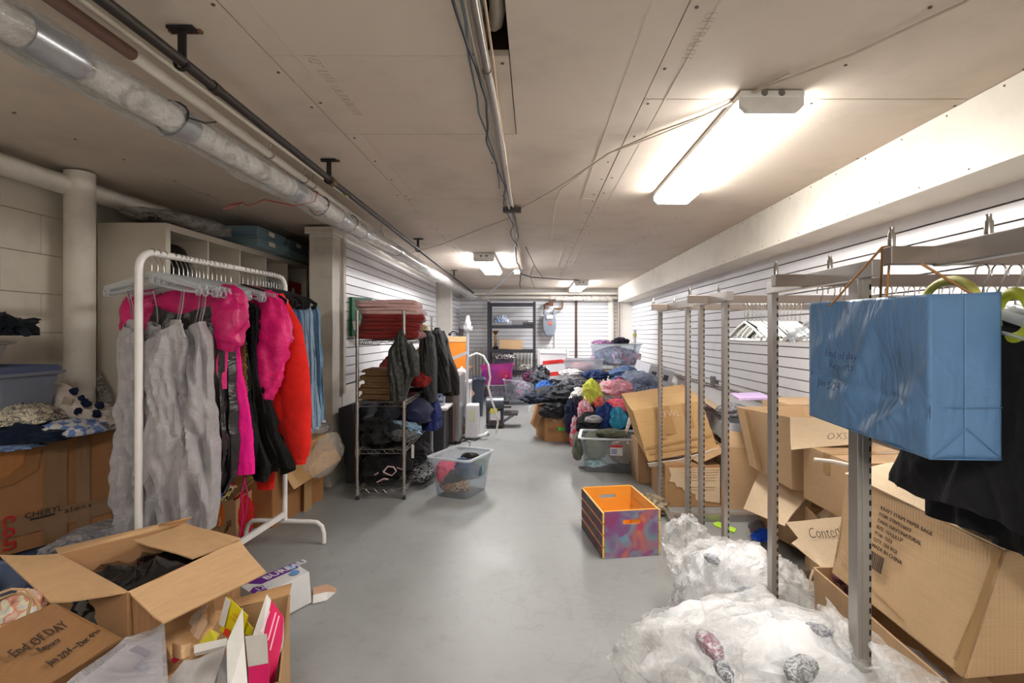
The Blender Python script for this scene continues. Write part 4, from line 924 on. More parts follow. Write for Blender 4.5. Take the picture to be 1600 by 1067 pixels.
# film bag of printed packets
sup = closed_box('carton', 'carton hidden low under the clear film bag', -1.0, 1.04, 0, .30, .22, .34, .5, CARD_D)
fb = thing('film_bag', 'big clear film bag of grey packets between kraft bag and small carton', 'bag', (-1.02, 1.2, .36))
Fp = [P(262, 968, 1.36), P(268, 985, 1.30), P(215, 1090, 1.04), P(90, 1075, 1.02), P(195, 1003, 1.26)]
MB().slab([P(256, 976, 1.375), P(262, 1085, 1.10), P(85, 1090, 1.05), P(196, 1001, 1.29)], .02, 12, .012, 3).build('film', clear((238, 238, 242), .16, .10, key=12, wrinkle=.8, wscale=8, wdist=.012), fb)
MB().slab([P(252, 984, 1.36), P(255, 1085, 1.12), P(100, 1092, 1.07), P(200, 1008, 1.285)], .012, 8, .012, 5).build('packet', plain((176, 170, 172), .6), fb)
for q in ((208, 1012, 232, 1024), (178, 1046, 212, 1064), (215, 1035, 232, 1050)):
    MB().slab([P(q[0]+6, q[1]-4, 1.20), P(q[2]+4, q[1]+6, 1.20), P(q[2]-4, q[3]+2, 1.17), P(q[0]-6, q[3]-8, 1.17)], .002).build('print', plain((128, 124, 134), .6), fb)
# film under box at back
tag(MB().lump(P(165, 845, 2.02), (.16, .16, .06), 31, .5, .2, 22, 3, .8).build('film_bag', clear((206, 206, 212), .5, .12, wrinkle=1.0)), 'flattened clear film bag beside the taped carton', 'bag')
# small carton with boxes and envelopes
hb = [Vector((-.84, 1.76, .30)), Vector((-1.0, 1.66, .30)), Vector((-.90, 1.2, .30)), Vector((-.655, 1.32, .30))]
hc = open_box('open_carton', 'small open carton stuffed with envelopes and empty boxes', hb, [p+Vector((0, 0, -.295)) for p in hb], CARD_IN,
     flaps=[[hb[0], hb[1], hb[1]+Vector((-.01, .02, .02)), hb[0]+Vector((.0, .02, .03))], [hb[1], hb[2], P(214, 1080, 1.2), P(262, 958, 1.52)]], flapmat=cardboard((188, 148, 104), .06))
def card(name, label, cat, pts, mat, t=.003, n=0, bend=0):
    return tag(MB().slab([P(*p) for p in pts], t, n, bend).build(name, mat), label, cat)
WC = plain((222, 220, 216), .5); PK = plain((222, 32, 96), .45); YL = plain((222, 206, 30), .45); MGD = plain((184, 16, 84), .45); GRC = plain((180, 176, 170), .6)
yb = thing('carton', 'yellow small box standing open in the little carton', 'box', P(360, 990, 1.5))
MB().slab([P(353, 929, 1.52), P(388, 962, 1.49), P(374, 1003, 1.49), P(344, 986, 1.51)], .002).build('panel', YL, yb)
MB().slab([P(353, 932, 1.508), P(360, 940, 1.50), P(350, 980, 1.49), P(342, 975, 1.50)], .002).build('panel', WC, yb)
MB().slab([P(308, 1008, 1.44), P(329, 983, 1.46), P(344, 990, 1.47), P(336, 1003, 1.45)], .002).build('flap', plain((200, 190, 30), .5), yb)
MB().slab([P(381, 965, 1.52), P(396, 982, 1.52), P(393, 993, 1.52), P(381, 990, 1.52)], .002).build('flap', plain((200, 190, 30), .5), yb)
MB().slab([P(352, 981, 1.478), P(360, 985, 1.478), P(357, 996, 1.478), P(348, 991, 1.478)], .001).build('print', plain((214, 60, 30)), yb)
text('10X13\nVALUE', .012, P(362, 960, 1.478), P(380, 972, 1.478)-P(362, 960, 1.478), (0, 0, 1), plain((206, 110, 20)), yb)
pb = thing('carton', 'tall hot pink and white printed box leaning in the little carton', 'box', P(425, 1010, 1.42))
MB().slab([P(424, 938, 1.44), P(443, 964, 1.46), P(441, 1000, 1.44), P(424, 1085, 1.36), P(404, 1085, 1.34), P(408, 1010, 1.37)], .002).build('panel', PK, pb)
MB().slab([P(417, 928, 1.43), P(424, 938, 1.435), P(408, 1008, 1.365), P(395, 992, 1.38)], .002).build('panel', WC, pb)
MB().slab([P(443, 964, 1.46), P(443, 1000, 1.47), P(430, 1080, 1.42), P(436, 1010, 1.435)], .002).build('panel', plain((206, 214, 204), .5), pb)
for (a, b2, w) in (((421, 955), (408, 988), .004), ((431, 957), (419, 1000), .003), ((436, 962), (422, 1016), .003)):
    MB().bar(P(a[0], a[1], 1.408), P(b2[0], b2[1], 1.35), w, .001, (1, -1, .2)).build('print', plain((240, 190, 206)), pb)
gb = thing('carton', 'magenta box with a pale grey flap in front of the pink one', 'box', P(405, 1050, 1.30))
MB().slab([P(383, 994, 1.34), P(417, 990, 1.345), P(419, 1036, 1.30), P(388, 1042, 1.295)], .002).build('flap', GRC, gb)
MB().hexa([P(389, 1100, 1.22), P(421, 1098, 1.22), P(421, 1090, 1.30), P(389, 1092, 1.30)], [P(388, 1042, 1.29), P(420, 1036, 1.30), P(421, 1034, 1.34), P(389, 1040, 1.34)]).build('box_body', MGD, gb)
card('envelope', 'white envelope standing tallest in the middle of the little carton', 'envelope', [(379, 950, 1.36), (381, 1000, 1.33), (388, 1090, 1.24), (355, 1090, 1.22), (354, 1004, 1.30)], plain((214, 212, 208), .6), .004)
card('envelope', 'large grey envelope lying at the front of the little carton', 'envelope', [(352, 1012, 1.33), (330, 1090, 1.20), (243, 1090, 1.20), (288, 1032, 1.28)], patchy([(150, 142, 138), (176, 172, 170), (160, 154, 150)], 5, .6, .2), .004, 6, .01)
card('envelope', 'narrow dark grey envelope beside the large grey one', 'envelope', [(353, 1018, 1.31), (354, 1090, 1.2), (335, 1090, 1.2), (343, 1040, 1.27)], plain((120, 118, 120), .6), .003)
card('carton', 'long white box edge with pink ends across the little carton', 'box', [(304, 1010, 1.40), (355, 999, 1.42), (356, 1010, 1.40), (304, 1023, 1.38)], WC, .012)
card('envelope', 'white torn envelope leaning at the back left of the little carton', 'envelope', [(324, 945, 1.56), (314, 962, 1.54), (288, 1000, 1.5), (282, 998, 1.5), (300, 962, 1.54)], WC, .003)
card('envelope', 'crumpled brown envelope next to the white torn one', 'envelope', [(316, 958, 1.53), (325, 972, 1.52), (309, 1003, 1.48), (298, 1008, 1.47), (297, 985, 1.5)], cardboard((190, 160, 132), .1, False), .003)
card('cardboard_strip', 'brown cardboard strip behind the crumpled envelope', 'cardboard', [(334, 938, 1.60), (337, 975, 1.57), (325, 990, 1.55), (324, 950, 1.58)], CARD_IN, .003)
tag(MB().grid(14, 8, lambda u, w: P(270+28*u, 1004+22*w+4*math.sin(PI*u), 1.40-.05*math.sin(PI*u)-.03*w)).build('cardboard_strip', cardboard((206, 170, 130), .06), solid=.002), 'curled piece of cardboard at the left of the little carton', 'cardboard')
card('ribbon', 'scrap of hot pink paper beneath the curled cardboard', 'paper', [(268, 1030, 1.37), (283, 1020, 1.38), (286, 1026, 1.36), (272, 1036, 1.36)], PK, .004)
# white envelope box on the floor
q = [PZ(487, 941, .004), PZ(405, 985, .004)]; q2 = [q[0]+Vector((-.11, .09, 0)), q[1]+Vector((-.12, .09, 0))]
wb = thing('carton', 'white and purple envelope box on the floor behind the small carton', 'box', (q[0]+q2[1])/2)
hz = Vector((0, 0, .135)); bot = [q[0], q2[0], q2[1], q[1]]; top = [p+hz+Vector((-.01, 0, 0)) for p in bot]
MB().hexa(bot, top).build('box_body', plain((220, 220, 220), .45), wb, bevel=.002)
PU = plain((104, 40, 146), .4); U = (top[0]-top[3]).normalized(); Wd = (top[1]-top[0]).normalized(); L = (top[0]-top[3]).length
def tp(u, w, z=.002): return top[3].lerp(top[0], u).lerp(top[2].lerp(top[1], u), w)+Vector((0, 0, z))
MB().slab([tp(.25, .55), tp(.95, .55), tp(1, .98), tp(.1, .98)], .001).build('print', PU, wb)
MB().slab([tp(.02, .1), tp(.22, .1), tp(.24, .45), tp(.10, .55), tp(.0, .4)], .001).build('print', PU, wb)
for cx_, w_ in ((.86, .72), (.80, .32)): MB().slab([tp(cx_+.09*math.cos(a), w_+.16*math.sin(a), .0035) for a in [i*PI/6 for i in range(12)]], .001).build('print', plain((92, 150, 206), .4), wb)
text('BUREAU', .055, tp(.36, .62, .003), U, Wd, plain((230, 226, 236)), wb, off=.001)
text('12', .04, tp(.08, .25, .003), U, Wd, plain((230, 226, 236)), wb)
text('PRO TOUCH', .012, tp(.05, .16, .003), U, Wd, plain((230, 226, 236)), wb)
card('cardboard_strip', 'brown torn cardboard tongue on the floor beside the white box', 'cardboard', [(489, 918, 2.38), (512, 913, 2.42), (527, 920, 2.40), (524, 927, 2.36), (490, 936, 2.30)], cardboard((190, 152, 124), .08), .003)
card('cardboard_strip', 'white card edge lying by the brown torn tongue', 'cardboard', [(489, 930, 2.30), (512, 925, 2.36), (524, 926, 2.36), (510, 938, 2.29), (489, 943, 2.26)], WC, .003)
# smile-mark parcel
Y0 = 2.95; e0, e1 = P(368, 841, Y0), P(300, 838, Y0); hh = .235
ab = thing('carton', 'small parcel box with an orange sticker and curved arrow print', 'box', ((e0.x+e1.x)/2, Y0+.1, 0))
bb = [Vector((e1.x, Y0-.02, .0)), Vector((e0.x, Y0, .0)), Vector((e0.x-.02, Y0+.22, .0)), Vector((e1.x-.02, Y0+.2, .0))]; tt = [p+Vector((0, 0, hh)) for p in bb]
m = MB()
for k in range(4): m.slab([tt[k], tt[(k+1) % 4], bb[(k+1) % 4], bb[k]], .004)
m.slab(bb, .004); m.build('carton_body', cardboard((190, 150, 110), .05), ab)
MB().slab([P(315, 814, Y0-.01), P(368, 776, Y0), P(403, 744, Y0+.14), P(358, 768, Y0+.12)], .004).build('flap', cardboard((176, 138, 100), .05), ab)
MB().slab([P(338, 793, Y0-.012), P(349, 787, Y0-.012), P(349, 820, Y0-.012), P(337, 824, Y0-.012)], .001).build('sticker', plain((240, 120, 30), .5), ab)
text('fragile', .022, P(345, 822, Y0-.016), (0, 0, 1), (-1, 0, 0), plain((250, 226, 190)), ab)
MB().tube([P(343, 837, Y0-.012), P(350, 834, Y0-.012), P(356, 827, Y0-.012), P(359, 817, Y0-.012)], .006, 6, radii=[.002, .006, .0065, .004], flat=.3).tube([P(353, 816, Y0-.012), P(360, 812, Y0-.012), P(361, 823, Y0-.012)], .0035, 6, flat=.4).build('print', plain((36, 30, 28)), ab)
closed_box('carton', 'small dark printed box beside the parcel with the arrow', -1.98, 2.80, 0, .16, .14, .27, .1, CARD_D)
cloth('bag', 'red and cream cloth bag behind the parcel box', patchy([(190, 40, 36), (216, 200, 170), (40, 40, 40), (200, 180, 120)], 12), P(335, 775, 3.05), (.12, .12, .1), 3, 0, .3, cat='bag')
cloth('bag', 'bright red fabric bag between parcel and brown carton', fabric((196, 30, 34), .7), P(377, 802, 3.05)-Vector((0, 0, .03)), (.05, .09, .15), 4, 0, .2, cat='bag', flat=.8)
cloth('dress', 'royal blue satin heap on the floor under the black dresses', BLUE, P(298, 775, 2.55), (.13, .1, .10), 6, 0, .3)
# brown carton by the column
bx = [Vector((-1.93, 3.15, 0)), Vector((-1.61, 3.15, 0)), Vector((-1.53, 3.72, 0)), Vector((-1.88, 3.76, 0))]; tx = [p+Vector((0, 0, .50)) for p in bx]
mc = open_box('open_carton', 'brown open carton behind the rack next to the painted column', tx, bx, cardboard((160, 114, 72), .08), flaps=[[tx[1], tx[2]+Vector((.02, .05, -.04)), Vector((-1.40, 3.72, .28)), Vector((-1.50, 3.2, .22))]], flapmat=cardboard((206, 170, 124), .06))
MB().slab([Vector((-1.532, 3.42, .25)), Vector((-1.52, 3.5, .25)), Vector((-1.52, 3.5, .0)), Vector((-1.535, 3.42, .0))], .004).build('tape', TAPE, mc)
tag(MB().lump(Vector((-1.42, 3.5, .36)), (.06, .28, .13), 5, 0, .12, 24, 2, 1).build('plastic_film', clear((246, 240, 232), .14, .08, wrinkle=.7, wscale=8, wdist=.015)), 'torn clear film draped over the carton flap by the column', 'plastic film')
tag(MB().lump(Vector((-1.62, 3.55, .53)), (.15, .20, .06), 9, 0, .2, 24, 3, .8).build('plastic_film', clear((226, 224, 224), .25, .08, wrinkle=.8, wscale=8, wdist=.015)), 'grey crumpled film on top of the brown carton', 'plastic film')
cloth('top', 'orange cloth on the brown carton by the column', fabric((232, 98, 20), .8), P(415, 692, 3.3), (.14, .1, .05), 33, 0, .3)
tag(MB().slab([P(350, 690, 3.2), P(376, 688, 3.2), P(378, 699, 3.18), P(350, 702, 3.18)], .004).build('packet', plain((226, 222, 214))), 'white and red packet on the brown carton', 'packet')
# ================= WIRE SHELVING =================
CHR = metal((190, 188, 186), .22)
SW, SD, SH = .333, 1.22, 1.36
ws = thing('wire_shelf', 'four tier chrome wire shelving unit standing by the left slatwall', 'shelving', (-1.125, 4.30, 0), math.radians(2))
WM4 = ws.matrix_basis
def wsp(x, y, z): return WM4 @ Vector((x, y, z))
for x, y in ((-SW/2, -SD/2), (SW/2, -SD/2), (SW/2, SD/2), (-SW/2, SD/2)):
    pl = MB().tube([(x, y, .03), (x, y, SH)], .0125, 12).build('post', CHR, ws, local=True)
    m = MB()
    for k in range(50): m.lathe((x, y, .06+k*.026), [(.0125, 0), (.0133, .001), (.0133, .004), (.0125, .005)], 10)
    m.build('grooves', CHR, ws, local=True, kind='stuff')
    MB().lathe((x, y, 0), [(.014, 0), (.016, .004), (.011, .02), (.011, .035)], 12).build('levelling_foot', plain((70, 68, 66), .4, .6), ws, local=True)
for zs in (.075, .36, .70, 1.145):
    m = MB(); e = .0032
    cs = [(-SW/2, -SD/2), (SW/2, -SD/2), (SW/2, SD/2), (-SW/2, SD/2)]
    for a, b in zip(cs, cs[1:]+cs[:1]):
        m.tube([(a[0], a[1], zs), (b[0], b[1], zs)], e, 6).tube([(a[0], a[1], zs-.03), (b[0], b[1], zs-.03)], e, 6)
        L = math.hypot(b[0]-a[0], b[1]-a[1]); n = max(4, int(L/.028))
        m.tube([(a[0]+(b[0]-a[0])*i/n, a[1]+(b[1]-a[1])*i/n, zs-.03*(i % 2)) for i in range(n+1)], .0024, 5)
    for i in range(1, 44): y = -SD/2+SD*i/44; m.tube([(-SW/2, y, zs+.002), (SW/2, y, zs+.002)], .0018, 4)
    for x in (-.06, .06): m.tube([(x, -SD/2, zs-.004), (x, SD/2, zs-.004)], .003, 5)
    m.build('shelf', CHR, ws, local=True)
    m = MB()
    for a in cs: m.lathe((a[0], a[1], zs-.04), [(.017, 0), (.0155, .05)], 12)
    m.build('collars', CHR, ws, local=True, kind='stuff')
def folded(name, label, c, w, d, h, mat, layers=4, seed=0, rot=0, cat='clothing', group=None, sag=.02):
    """a garment folded back on itself: one serpentine ribbon"""
    t = h/layers; path = []; rd = random.Random(seed)
    for k in range(layers):
        z = t*(k+.5); a, b = (-w/2, w/2) if k % 2 == 0 else (w/2, -w/2)
        e0, e1 = rd.uniform(-.02, .02), rd.uniform(-.02, .02)
        n = 9
        for i in range(n): u = i/(n-1); path.append(((a+e0)*(1-u)+(b+e1)*u, z+sag*t*8*math.sin(PI*u)*.2*rd.uniform(.6, 1.3)))
        if k < layers-1:
            s = 1 if b > 0 else -1
            for q in (-.55, 0, .55): path.append((b+e1+s*t*.5*math.cos(q), z+t*.5+t*.5*math.sin(q)))
    N = len(path); th = t*.92; R = Matrix.Rotation(rot, 3, 'Z'); c = Vector(c); nu = 12
    m = MB(); prof = []
    for k, (x, z) in enumerate(path):
        p, q = path[max(k-1, 0)], path[min(k+1, N-1)]; tx, tz = q[0]-p[0], q[1]-p[1]; L = math.hypot(tx, tz) or 1
        prof.append((x, z, -tz/L, tx/L))
    ring = [(x+nx*th/2, z+nz_*th/2) for x, z, nx, nz_ in prof]+[(x-nx*th/2, z-nz_*th/2) for x, z, nx, nz_ in prof[::-1]]
    def fn(u, w_):
        i = int(round(u*len(ring))) % len(ring); x, z = ring[i]; y = (w_-.5)*d
        edge = 1-.25*(abs(w_-.5)*2)**6
        x2 = x*(1+.05*nz((0, y*6, z*9), 1, seed)); z2 = h/2+(z-h/2)*edge*(1+.10*nz((x*5, y*5, 0), 1, seed+1))+.010*nz((x*7, y*7, z*20), 1, seed+2)
        return c+R @ Vector((x2, y*(1+.05*nz((x*4, z*20, 0), 1, seed+4)), max(.0, z2)))
    R0 = len(ring); i0 = len(m.v); m.grid(R0, nu, fn, close=True)
    for k in range(R0//2-1):
        a_, b_, c_, d_ = k, k+1, R0-2-k, R0-1-k
        m.face((i0+a_, i0+d_, i0+c_, i0+b_), True); o_ = i0+(nu-1)*R0; m.face((o_+a_, o_+b_, o_+c_, o_+d_), True)
    return tag(m.build(name, mat, sharp=0), label, cat, group)
PINKF = fabric((206, 168, 164), .95, .3, 12, sheen=.3); REDF = fabric((124, 36, 34), .95, .35, 12, sheen=.2); TANF = fabric((126, 96, 66), .95, .4, 12)
for i, (lab, mt, w, h, dx) in enumerate((
    ('dark red folded fleece at the bottom of the stack on the wire shelf', REDF, .42, .075, .01), ('dark red folded fleece second from the bottom of the shelf stack', REDF, .40, .07, .02),
    ('dark red folded fleece just under the pink ones on the wire shelf', REDF, .41, .07, .02), ('pale pink folded fleece lower of the two on the wire shelf', PINKF, .42, .06, .015), ('pale pink folded fleece on the very top of the wire shelf stack', PINKF, .44, .062, -.005))):
    z = 1.15+[0, .062, .121, .180, .232][i]
    p = wsp(.012+dx, -.36, z); folded('folded_fleece', lab, p, w, .40, h, mt, 2, 90+i, math.radians(4+3*(i % 3)), sag=.05)
for i in range(5):
    p = wsp(-.05+.008*(i % 2), -.42, .705+i*.044)
    folded('folded_trousers', ('lowest', 'second lowest', 'middle', 'second highest', 'topmost')[i]+' of the folded brown trousers on the second tier', p, .22-.012*i, .30, .052, TANF, 2, 100+i, .08*(i % 3-1))
cloth('sweater', 'dark red folded knit behind the brown trousers', REDF, wsp(-.05, -.05, .84), (.12, .16, .14), 41, .2, .25)
cloth('sweater', 'maroon corduroy garment slumped at the back of the second tier', fabric((132, 34, 34), .9), wsp(.12, .15, .79), (.12, .2, .12), 43, .1, .25)
cloth('sweater', 'beige knit stacked on the second tier near the jackets', fabric((186, 168, 122), .9), wsp(.10, .42, .86), (.10, .14, .18), 45, .1, .2)
cloth('top', 'yellow-beige cloth on the top tier behind the red stack', fabric((206, 190, 130), .9), wsp(.08, .30, 1.22), (.10, .14, .07), 47, .1, .3)
tag(MB().box(wsp(.06, -.02, 1.17), (.16, .14, .04)).build('carton', plain((206, 40, 130), .5), bevel=.003), 'magenta box between the red stack and the jackets', 'box')
OLV = fabric((44, 46, 42), .45, .7, 10, spec=.5)
def hung2(name, label, pos, mat, prof, seed, rot=0, cat='clothing', sl=None, **k):
    o = thing(name, label, cat, pos, rot); garment(prof, seed, **k).build('body', mat, o, local=True)
    for i, (pts, rr) in enumerate(sl or ()): sleeve(MB(), pts, rr, seed+i, .05, .6).build('sleeve', mat, o, local=True)
    return o
hung2('blouse', 'shiny dark olive blouse hanging from the front post of the wire shelf', wsp(SW/2-.01, -SD/2-.055, 1.22), OLV, [(0, .015, .015, 0), (-.06, .04, .03, 0), (-.16, .085, .045, .0), (-.30, .095, .05, .0), (-.40, .07, .045, -.01), (-.50, .055, .04, -.02)], 51, .1, amp=.04, folds=2, ruch=.07,
      sl=[([(.05, -.01, -.10), (.09, -.02, -.2), (.10, -.02, -.33)], [.03, .04, .03])])
hung2('jacket', 'washed grey denim jacket hanging on the side of the wire shelf', wsp(SW/2+.03, .18, 1.22), fabric((52, 52, 52), .9, .6), [(0, .03, .06, 0), (-.06, .06, .16, 0), (-.30, .07, .17, .01), (-.48, .06, .14, .02), (-.62, .05, .10, .03)], 53, 0, amp=.035, folds=2, ruch=.05)
hung2('jacket', 'black jacket hanging behind the grey denim jacket', wsp(SW/2+.07, .50, 1.25), fabric((34, 34, 36), .9, .6), [(0, .02, .05, 0), (-.06, .05, .15, 0), (-.35, .08, .16, .03), (-.6, .07, .14, .06)], 55, 0, amp=.035, folds=2, ruch=.05)
hung2('jacket', 'brown edged black coat at the far end of the wire shelf', wsp(SW/2+.10, .66, 1.22), fabric((40, 36, 36), .9, .6), [(0, .015, .05, 0), (-.1, .05, .15, .0), (-.5, .10, .14, .06), (-.62, .08, .12, .08)], 57, 0, amp=.035, folds=2, ruch=.05)
cloth('trousers', 'black jeans heaped on the third tier of the wire shelf', fabric((30, 30, 32), .85, .6), wsp(-.05, -.40, .435), (.15, .20, .10), 61, .3, .35, 3)
cloth('jeans', 'light wash denim shorts spilling off the third tier', fabric((128, 156, 178), .85, .5), wsp(.13, -.28, .46), (.12, .16, .05), 63, .5, .3, 3, tilt=(0, .35))
cloth('jeans', 'grey jeans under the light denim on the third tier', fabric((92, 94, 96), .85, .5), wsp(.12, -.42, .42), (.10, .14, .06), 64, .5, .3, 3)
cloth('fleece', 'big navy fleece bulging out of the third tier', fabric((34, 38, 66), .95, .5), wsp(.05, .12, .52), (.20, .38, .15), 65, .1, .3, 3)
cloth('fleece', 'royal blue fleece sleeve hanging out beside the navy fleece', fabric((44, 52, 110), .95, .5), wsp(.24, .20, .42), (.08, .2, .17), 66, .1, .3, 3)
cloth('jacket', 'dark slate jacket behind the navy fleece on the third tier', fabric((44, 46, 54), .95, .5), wsp(-.06, .0, .50), (.14, .3, .15), 67, .1, .3, 3)
hd = cloth('hoodie', 'black hoodie with pale pink lettering on the bottom tier', fabric((24, 24, 26), .9, .6), wsp(-.01, -.36, .155), (.19, .24, .085), 69, .2, .3, 3)
for pts in ([(.02, -.62, .20), (.05, -.60, .235), (.09, -.60, .23), (.11, -.60, .20), (.08, -.61, .17), (.05, -.61, .18), (.02, -.62, .20)], [(.11, -.58, .22), (.15, -.57, .20), (.155, -.58, .15)], [(-.06, -.60, .165), (-.02, -.61, .19)], [(-.02, -.63, .13), (.03, -.63, .155), (.06, -.63, .15)]):
    MB().tube([wsp(*p) for p in pts], .0095, 6, flat=.5).build('lettering', fabric((212, 176, 180), .9), hd)
cloth('jacket', 'black padded jacket at the back of the bottom tier', fabric((26, 26, 30), .6, .6), wsp(.06, .05, .19), (.2, .3, .12), 71, .2, .3, 3)
cloth('scarf', 'black and grey patterned cloth lying on the floor beside the shelf', patchy([(28, 28, 30), (150, 150, 150), (30, 30, 30)], 22), wsp(.22, -.1, .06), (.10, .24, .05), 72, .0, .3, 3)
tag(MB().slab([wsp(.19, -.46, .36), wsp(.21, -.46, .36), wsp(.21, -.46, .26), wsp(.19, -.46, .26)], .003).build('price_tag', plain((196, 190, 184), .6)), 'grey swing tag dangling from the third tier', 'tag')
# green board on slatwall
gr = thing('sign_board', 'green painted board hooked on the left slatwall', 'board', (-1.52, 4.45, 1.1))
MB().slab([P(548, 464, 4.36), P(579, 466, 4.62), P(579, 522, 4.62), P(548, 526, 4.36)], .03).build('panel', plain((20, 104, 62), .5), gr)
MB().slab([P(551, 502, 4.32), P(562, 500, 4.40), P(560, 514, 4.40), P(553, 516, 4.34)], .003).build('paper', plain((226, 220, 212)), gr)
# dark screen leaning behind the shelf
tv = thing('television', 'dark flat screen leaning behind the wire shelf', 'television', (-1.40, 4.3, 0))
MB().hexa([Vector((-1.49, 4.07, .01)), Vector((-1.36, 4.07, .01)), Vector((-1.36, 4.85, .01)), Vector((-1.49, 4.85, .01))], [Vector((-1.555, 4.07, .60)), Vector((-1.44, 4.07, .64)), Vector((-1.40, 4.85, .64)), Vector((-1.555, 4.85, .60))]).build('casing', plain((52, 52, 56), .35), tv, bevel=.006)
MB().slab([Vector((-1.355, 4.12, .05)), Vector((-1.355, 4.80, .05)), Vector((-1.40, 4.80, .60)), Vector((-1.432, 4.12, .60))], .004).build('screen', plain((30, 30, 34), .15), tv)
# ================= BEHIND THE SHELF =================
FR = metal((150, 148, 150), .38, met=.7)
fr = thing('mini_fridge', 'small fridge with silver door standing past the wire shelf', 'fridge', (-.93, 5.75, 0))
MB().span(-1.10, -.86, 5.5, 6.0, .02, .74).build('casing', plain((56, 46, 46), .5), fr, bevel=.006)
MB().span(-.858, -.80, 5.5, 6.0, .03, .745).build('door', FR, fr, bevel=.012)
MB().span(-.868, -.855, 5.497, 6.0, .03, .74).build('edge_trim', plain((150, 110, 96), .5), fr)
sd = thing('side_cabinet', 'low dark cabinet with white top next to the fridge', 'cabinet', (-1.05, 5.25, 0))
MB().span(-1.20, -.90, 5.12, 5.46, 0, .425).build('cabinet_body', plain((46, 46, 50), .5), sd, bevel=.004)
MB().span(-1.24, -.865, 5.08, 5.48, .428, .452).build('top', plain((226, 224, 224), .4), sd, bevel=.003)
tote('storage_bin', 'narrow clear bin with blue cloth on the white cabinet top', -1.0, 5.3, .454, .18, .2, .27, 0, contents=[('blue and white cloth in the narrow clear bin', patchy([(60, 90, 190), (220, 220, 226), (140, 150, 170)], 14), 0, 0, .11, .07, .08, .10)], seed=12)
wc = thing('side_cabinet', 'brown chest in the far left corner carrying the orange box', 'cabinet', (-1.1, 6.9, 0))
MB().span(-1.30, -.86, 6.62, 7.2, 0, .72).build('cabinet_body', plain((96, 78, 72), .6), wc, bevel=.004)
MB().span(-1.31, -.855, 6.61, 7.21, .722, .737).build('top', plain((150, 110, 84), .5), wc)
og = thing('carton', 'orange box with kraft lid edge in the far left corner', 'box', (-1.03, 6.8, .74))
MB().span(-1.17, -.89, 6.66, 6.98, .74, 1.08).build('carton_body', plain((206, 118, 26), .6), og, bevel=.003)
MB().span(-1.175, -.885, 6.655, 6.985, 1.08, 1.15).build('lid', CARD, og, bevel=.003)
tag(MB().lathe((-.96, 6.78, 1.152), [(.026, 0), (.034, .09), (.036, .11), (.03, .115)], 14).build('cup', plain((40, 36, 40), .4)), 'black travel cup on top of the orange box', 'cup')
hs = MB().tube([Vector((-1.06+.05*math.cos(a), 6.78, 1.16+.06*math.sin(a))) for a in [i*PI/10 for i in range(11)]], .009, 8)
hs.lathe((-1.01, 6.76, 1.18), [(.02, 0), (.02, .03)], 10, (0, 1, 0)).lathe((-1.11, 6.76, 1.18), [(.02, 0), (.02, .03)], 10, (0, 1, 0))
tag(hs.build('headphones', plain((30, 32, 44), .4)), 'black headphones lying on the orange box', 'headphones')
# steamer
st = thing('garment_steamer', 'white upright garment steamer with hose and telescopic pole', 'steamer', (-.70, 5.85, 0))
WP_ = plain((226, 226, 232), .35)
MB().hexa(rect(-.70, 5.87, .012, .165, .20, .05), rect(-.70, 5.87, .385, .145, .18, .05)).build('tank', WP_, st, bevel=.012)
MB().slab([Vector((-.745, 5.765, .33)), Vector((-.66, 5.765, .33)), Vector((-.66, 5.758, .20)), Vector((-.745, 5.758, .20))], .003).build('label', plain((214, 216, 190)), st)
MB().tube([(-.765, 5.87, .37), (-.762, 5.87, .80), (-.755, 5.87, 1.24)], .0165, 10).build('pole', plain((214, 214, 220), .35), st)
m = MB().lathe((-.757, 5.87, 1.22), [(.03, 0), (.045, .03), (.03, .06), (.04, .09), (.026, .12), (.02, .16), (.022, .18)], 8); m.bar((-.80, 5.86, 1.27), (-.70, 5.86, 1.25), .02, .05); m.build('head', WP_, st)
MB().bar((-1.05, 5.84, .86), (-.76, 5.86, .975), .05, .035).build('hanger_arm', WP_, st)
MB().tube([P(733, 557, 5.85), P(745, 552, 5.85), P(755, 556, 5.85), P(763, 570, 5.85), P(766, 590, 5.85), P(763, 605, 5.84), P(768, 625, 5.82), P(775, 645, 5.80), P(778, 660, 5.80), P(775, 678, 5.80)], .012, 8).build('hose', plain((228, 226, 220), .45), st)
MB().tube([Vector((-.66, 5.80, .02)), P(757, 680, 5.75), P(762, 676, 5.8)], .02, 8).build('nozzle', WP_, st)
tag(MB().tube([PZ(*p, .008) for p in ((716, 692), (730, 686), (742, 688), (752, 683), (764, 679))], .006, 6).tube([PZ(*p, .008) for p in ((720, 700), (711, 697), (712, 692), (730, 689), (735, 692), (733, 699), (724, 701), (714, 700))], .004, 6).build('power_cord', plain((44, 42, 44), .5)), 'black looped power cord on the floor before the steamer', 'cord')
tag(MB().box(PZ(717, 690, .02), (.05, .03, .03)).build('plug', plain((40, 40, 42), .4)), 'black plug at the end of the power cord', 'plug')
cloth('bag', 'white and pink plastic bag hanging behind the steamer pole', patchy([(232, 228, 228), (226, 190, 190), (230, 226, 228)], 9), P(720, 594, 6.2), (.07, .06, .15), 81, 0, .2, cat='bag', flat=.9)
tag(MB().slab([P(730, 598, 6.3), P(742, 615, 6.3), P(736, 622, 6.3), P(728, 612, 6.3)], .004).build('cardboard_strip', cardboard((196, 156, 130), .05)), 'brown card corner poking out behind the steamer pole', 'cardboard')
fm_ = thing('side_table', 'white framed stand to the left of the steamer', 'table', (-.98, 6.1, 0))
for x in (-.94, -.78):
    for y in (6.08, 6.3): MB().tube([(x, y, 0), (x, y, .60)], .013, 8).build('leg', WP_, fm_)
MB().span(-.96, -.76, 6.06, 6.32, .60, .625).build('tabletop', WP_, fm_)
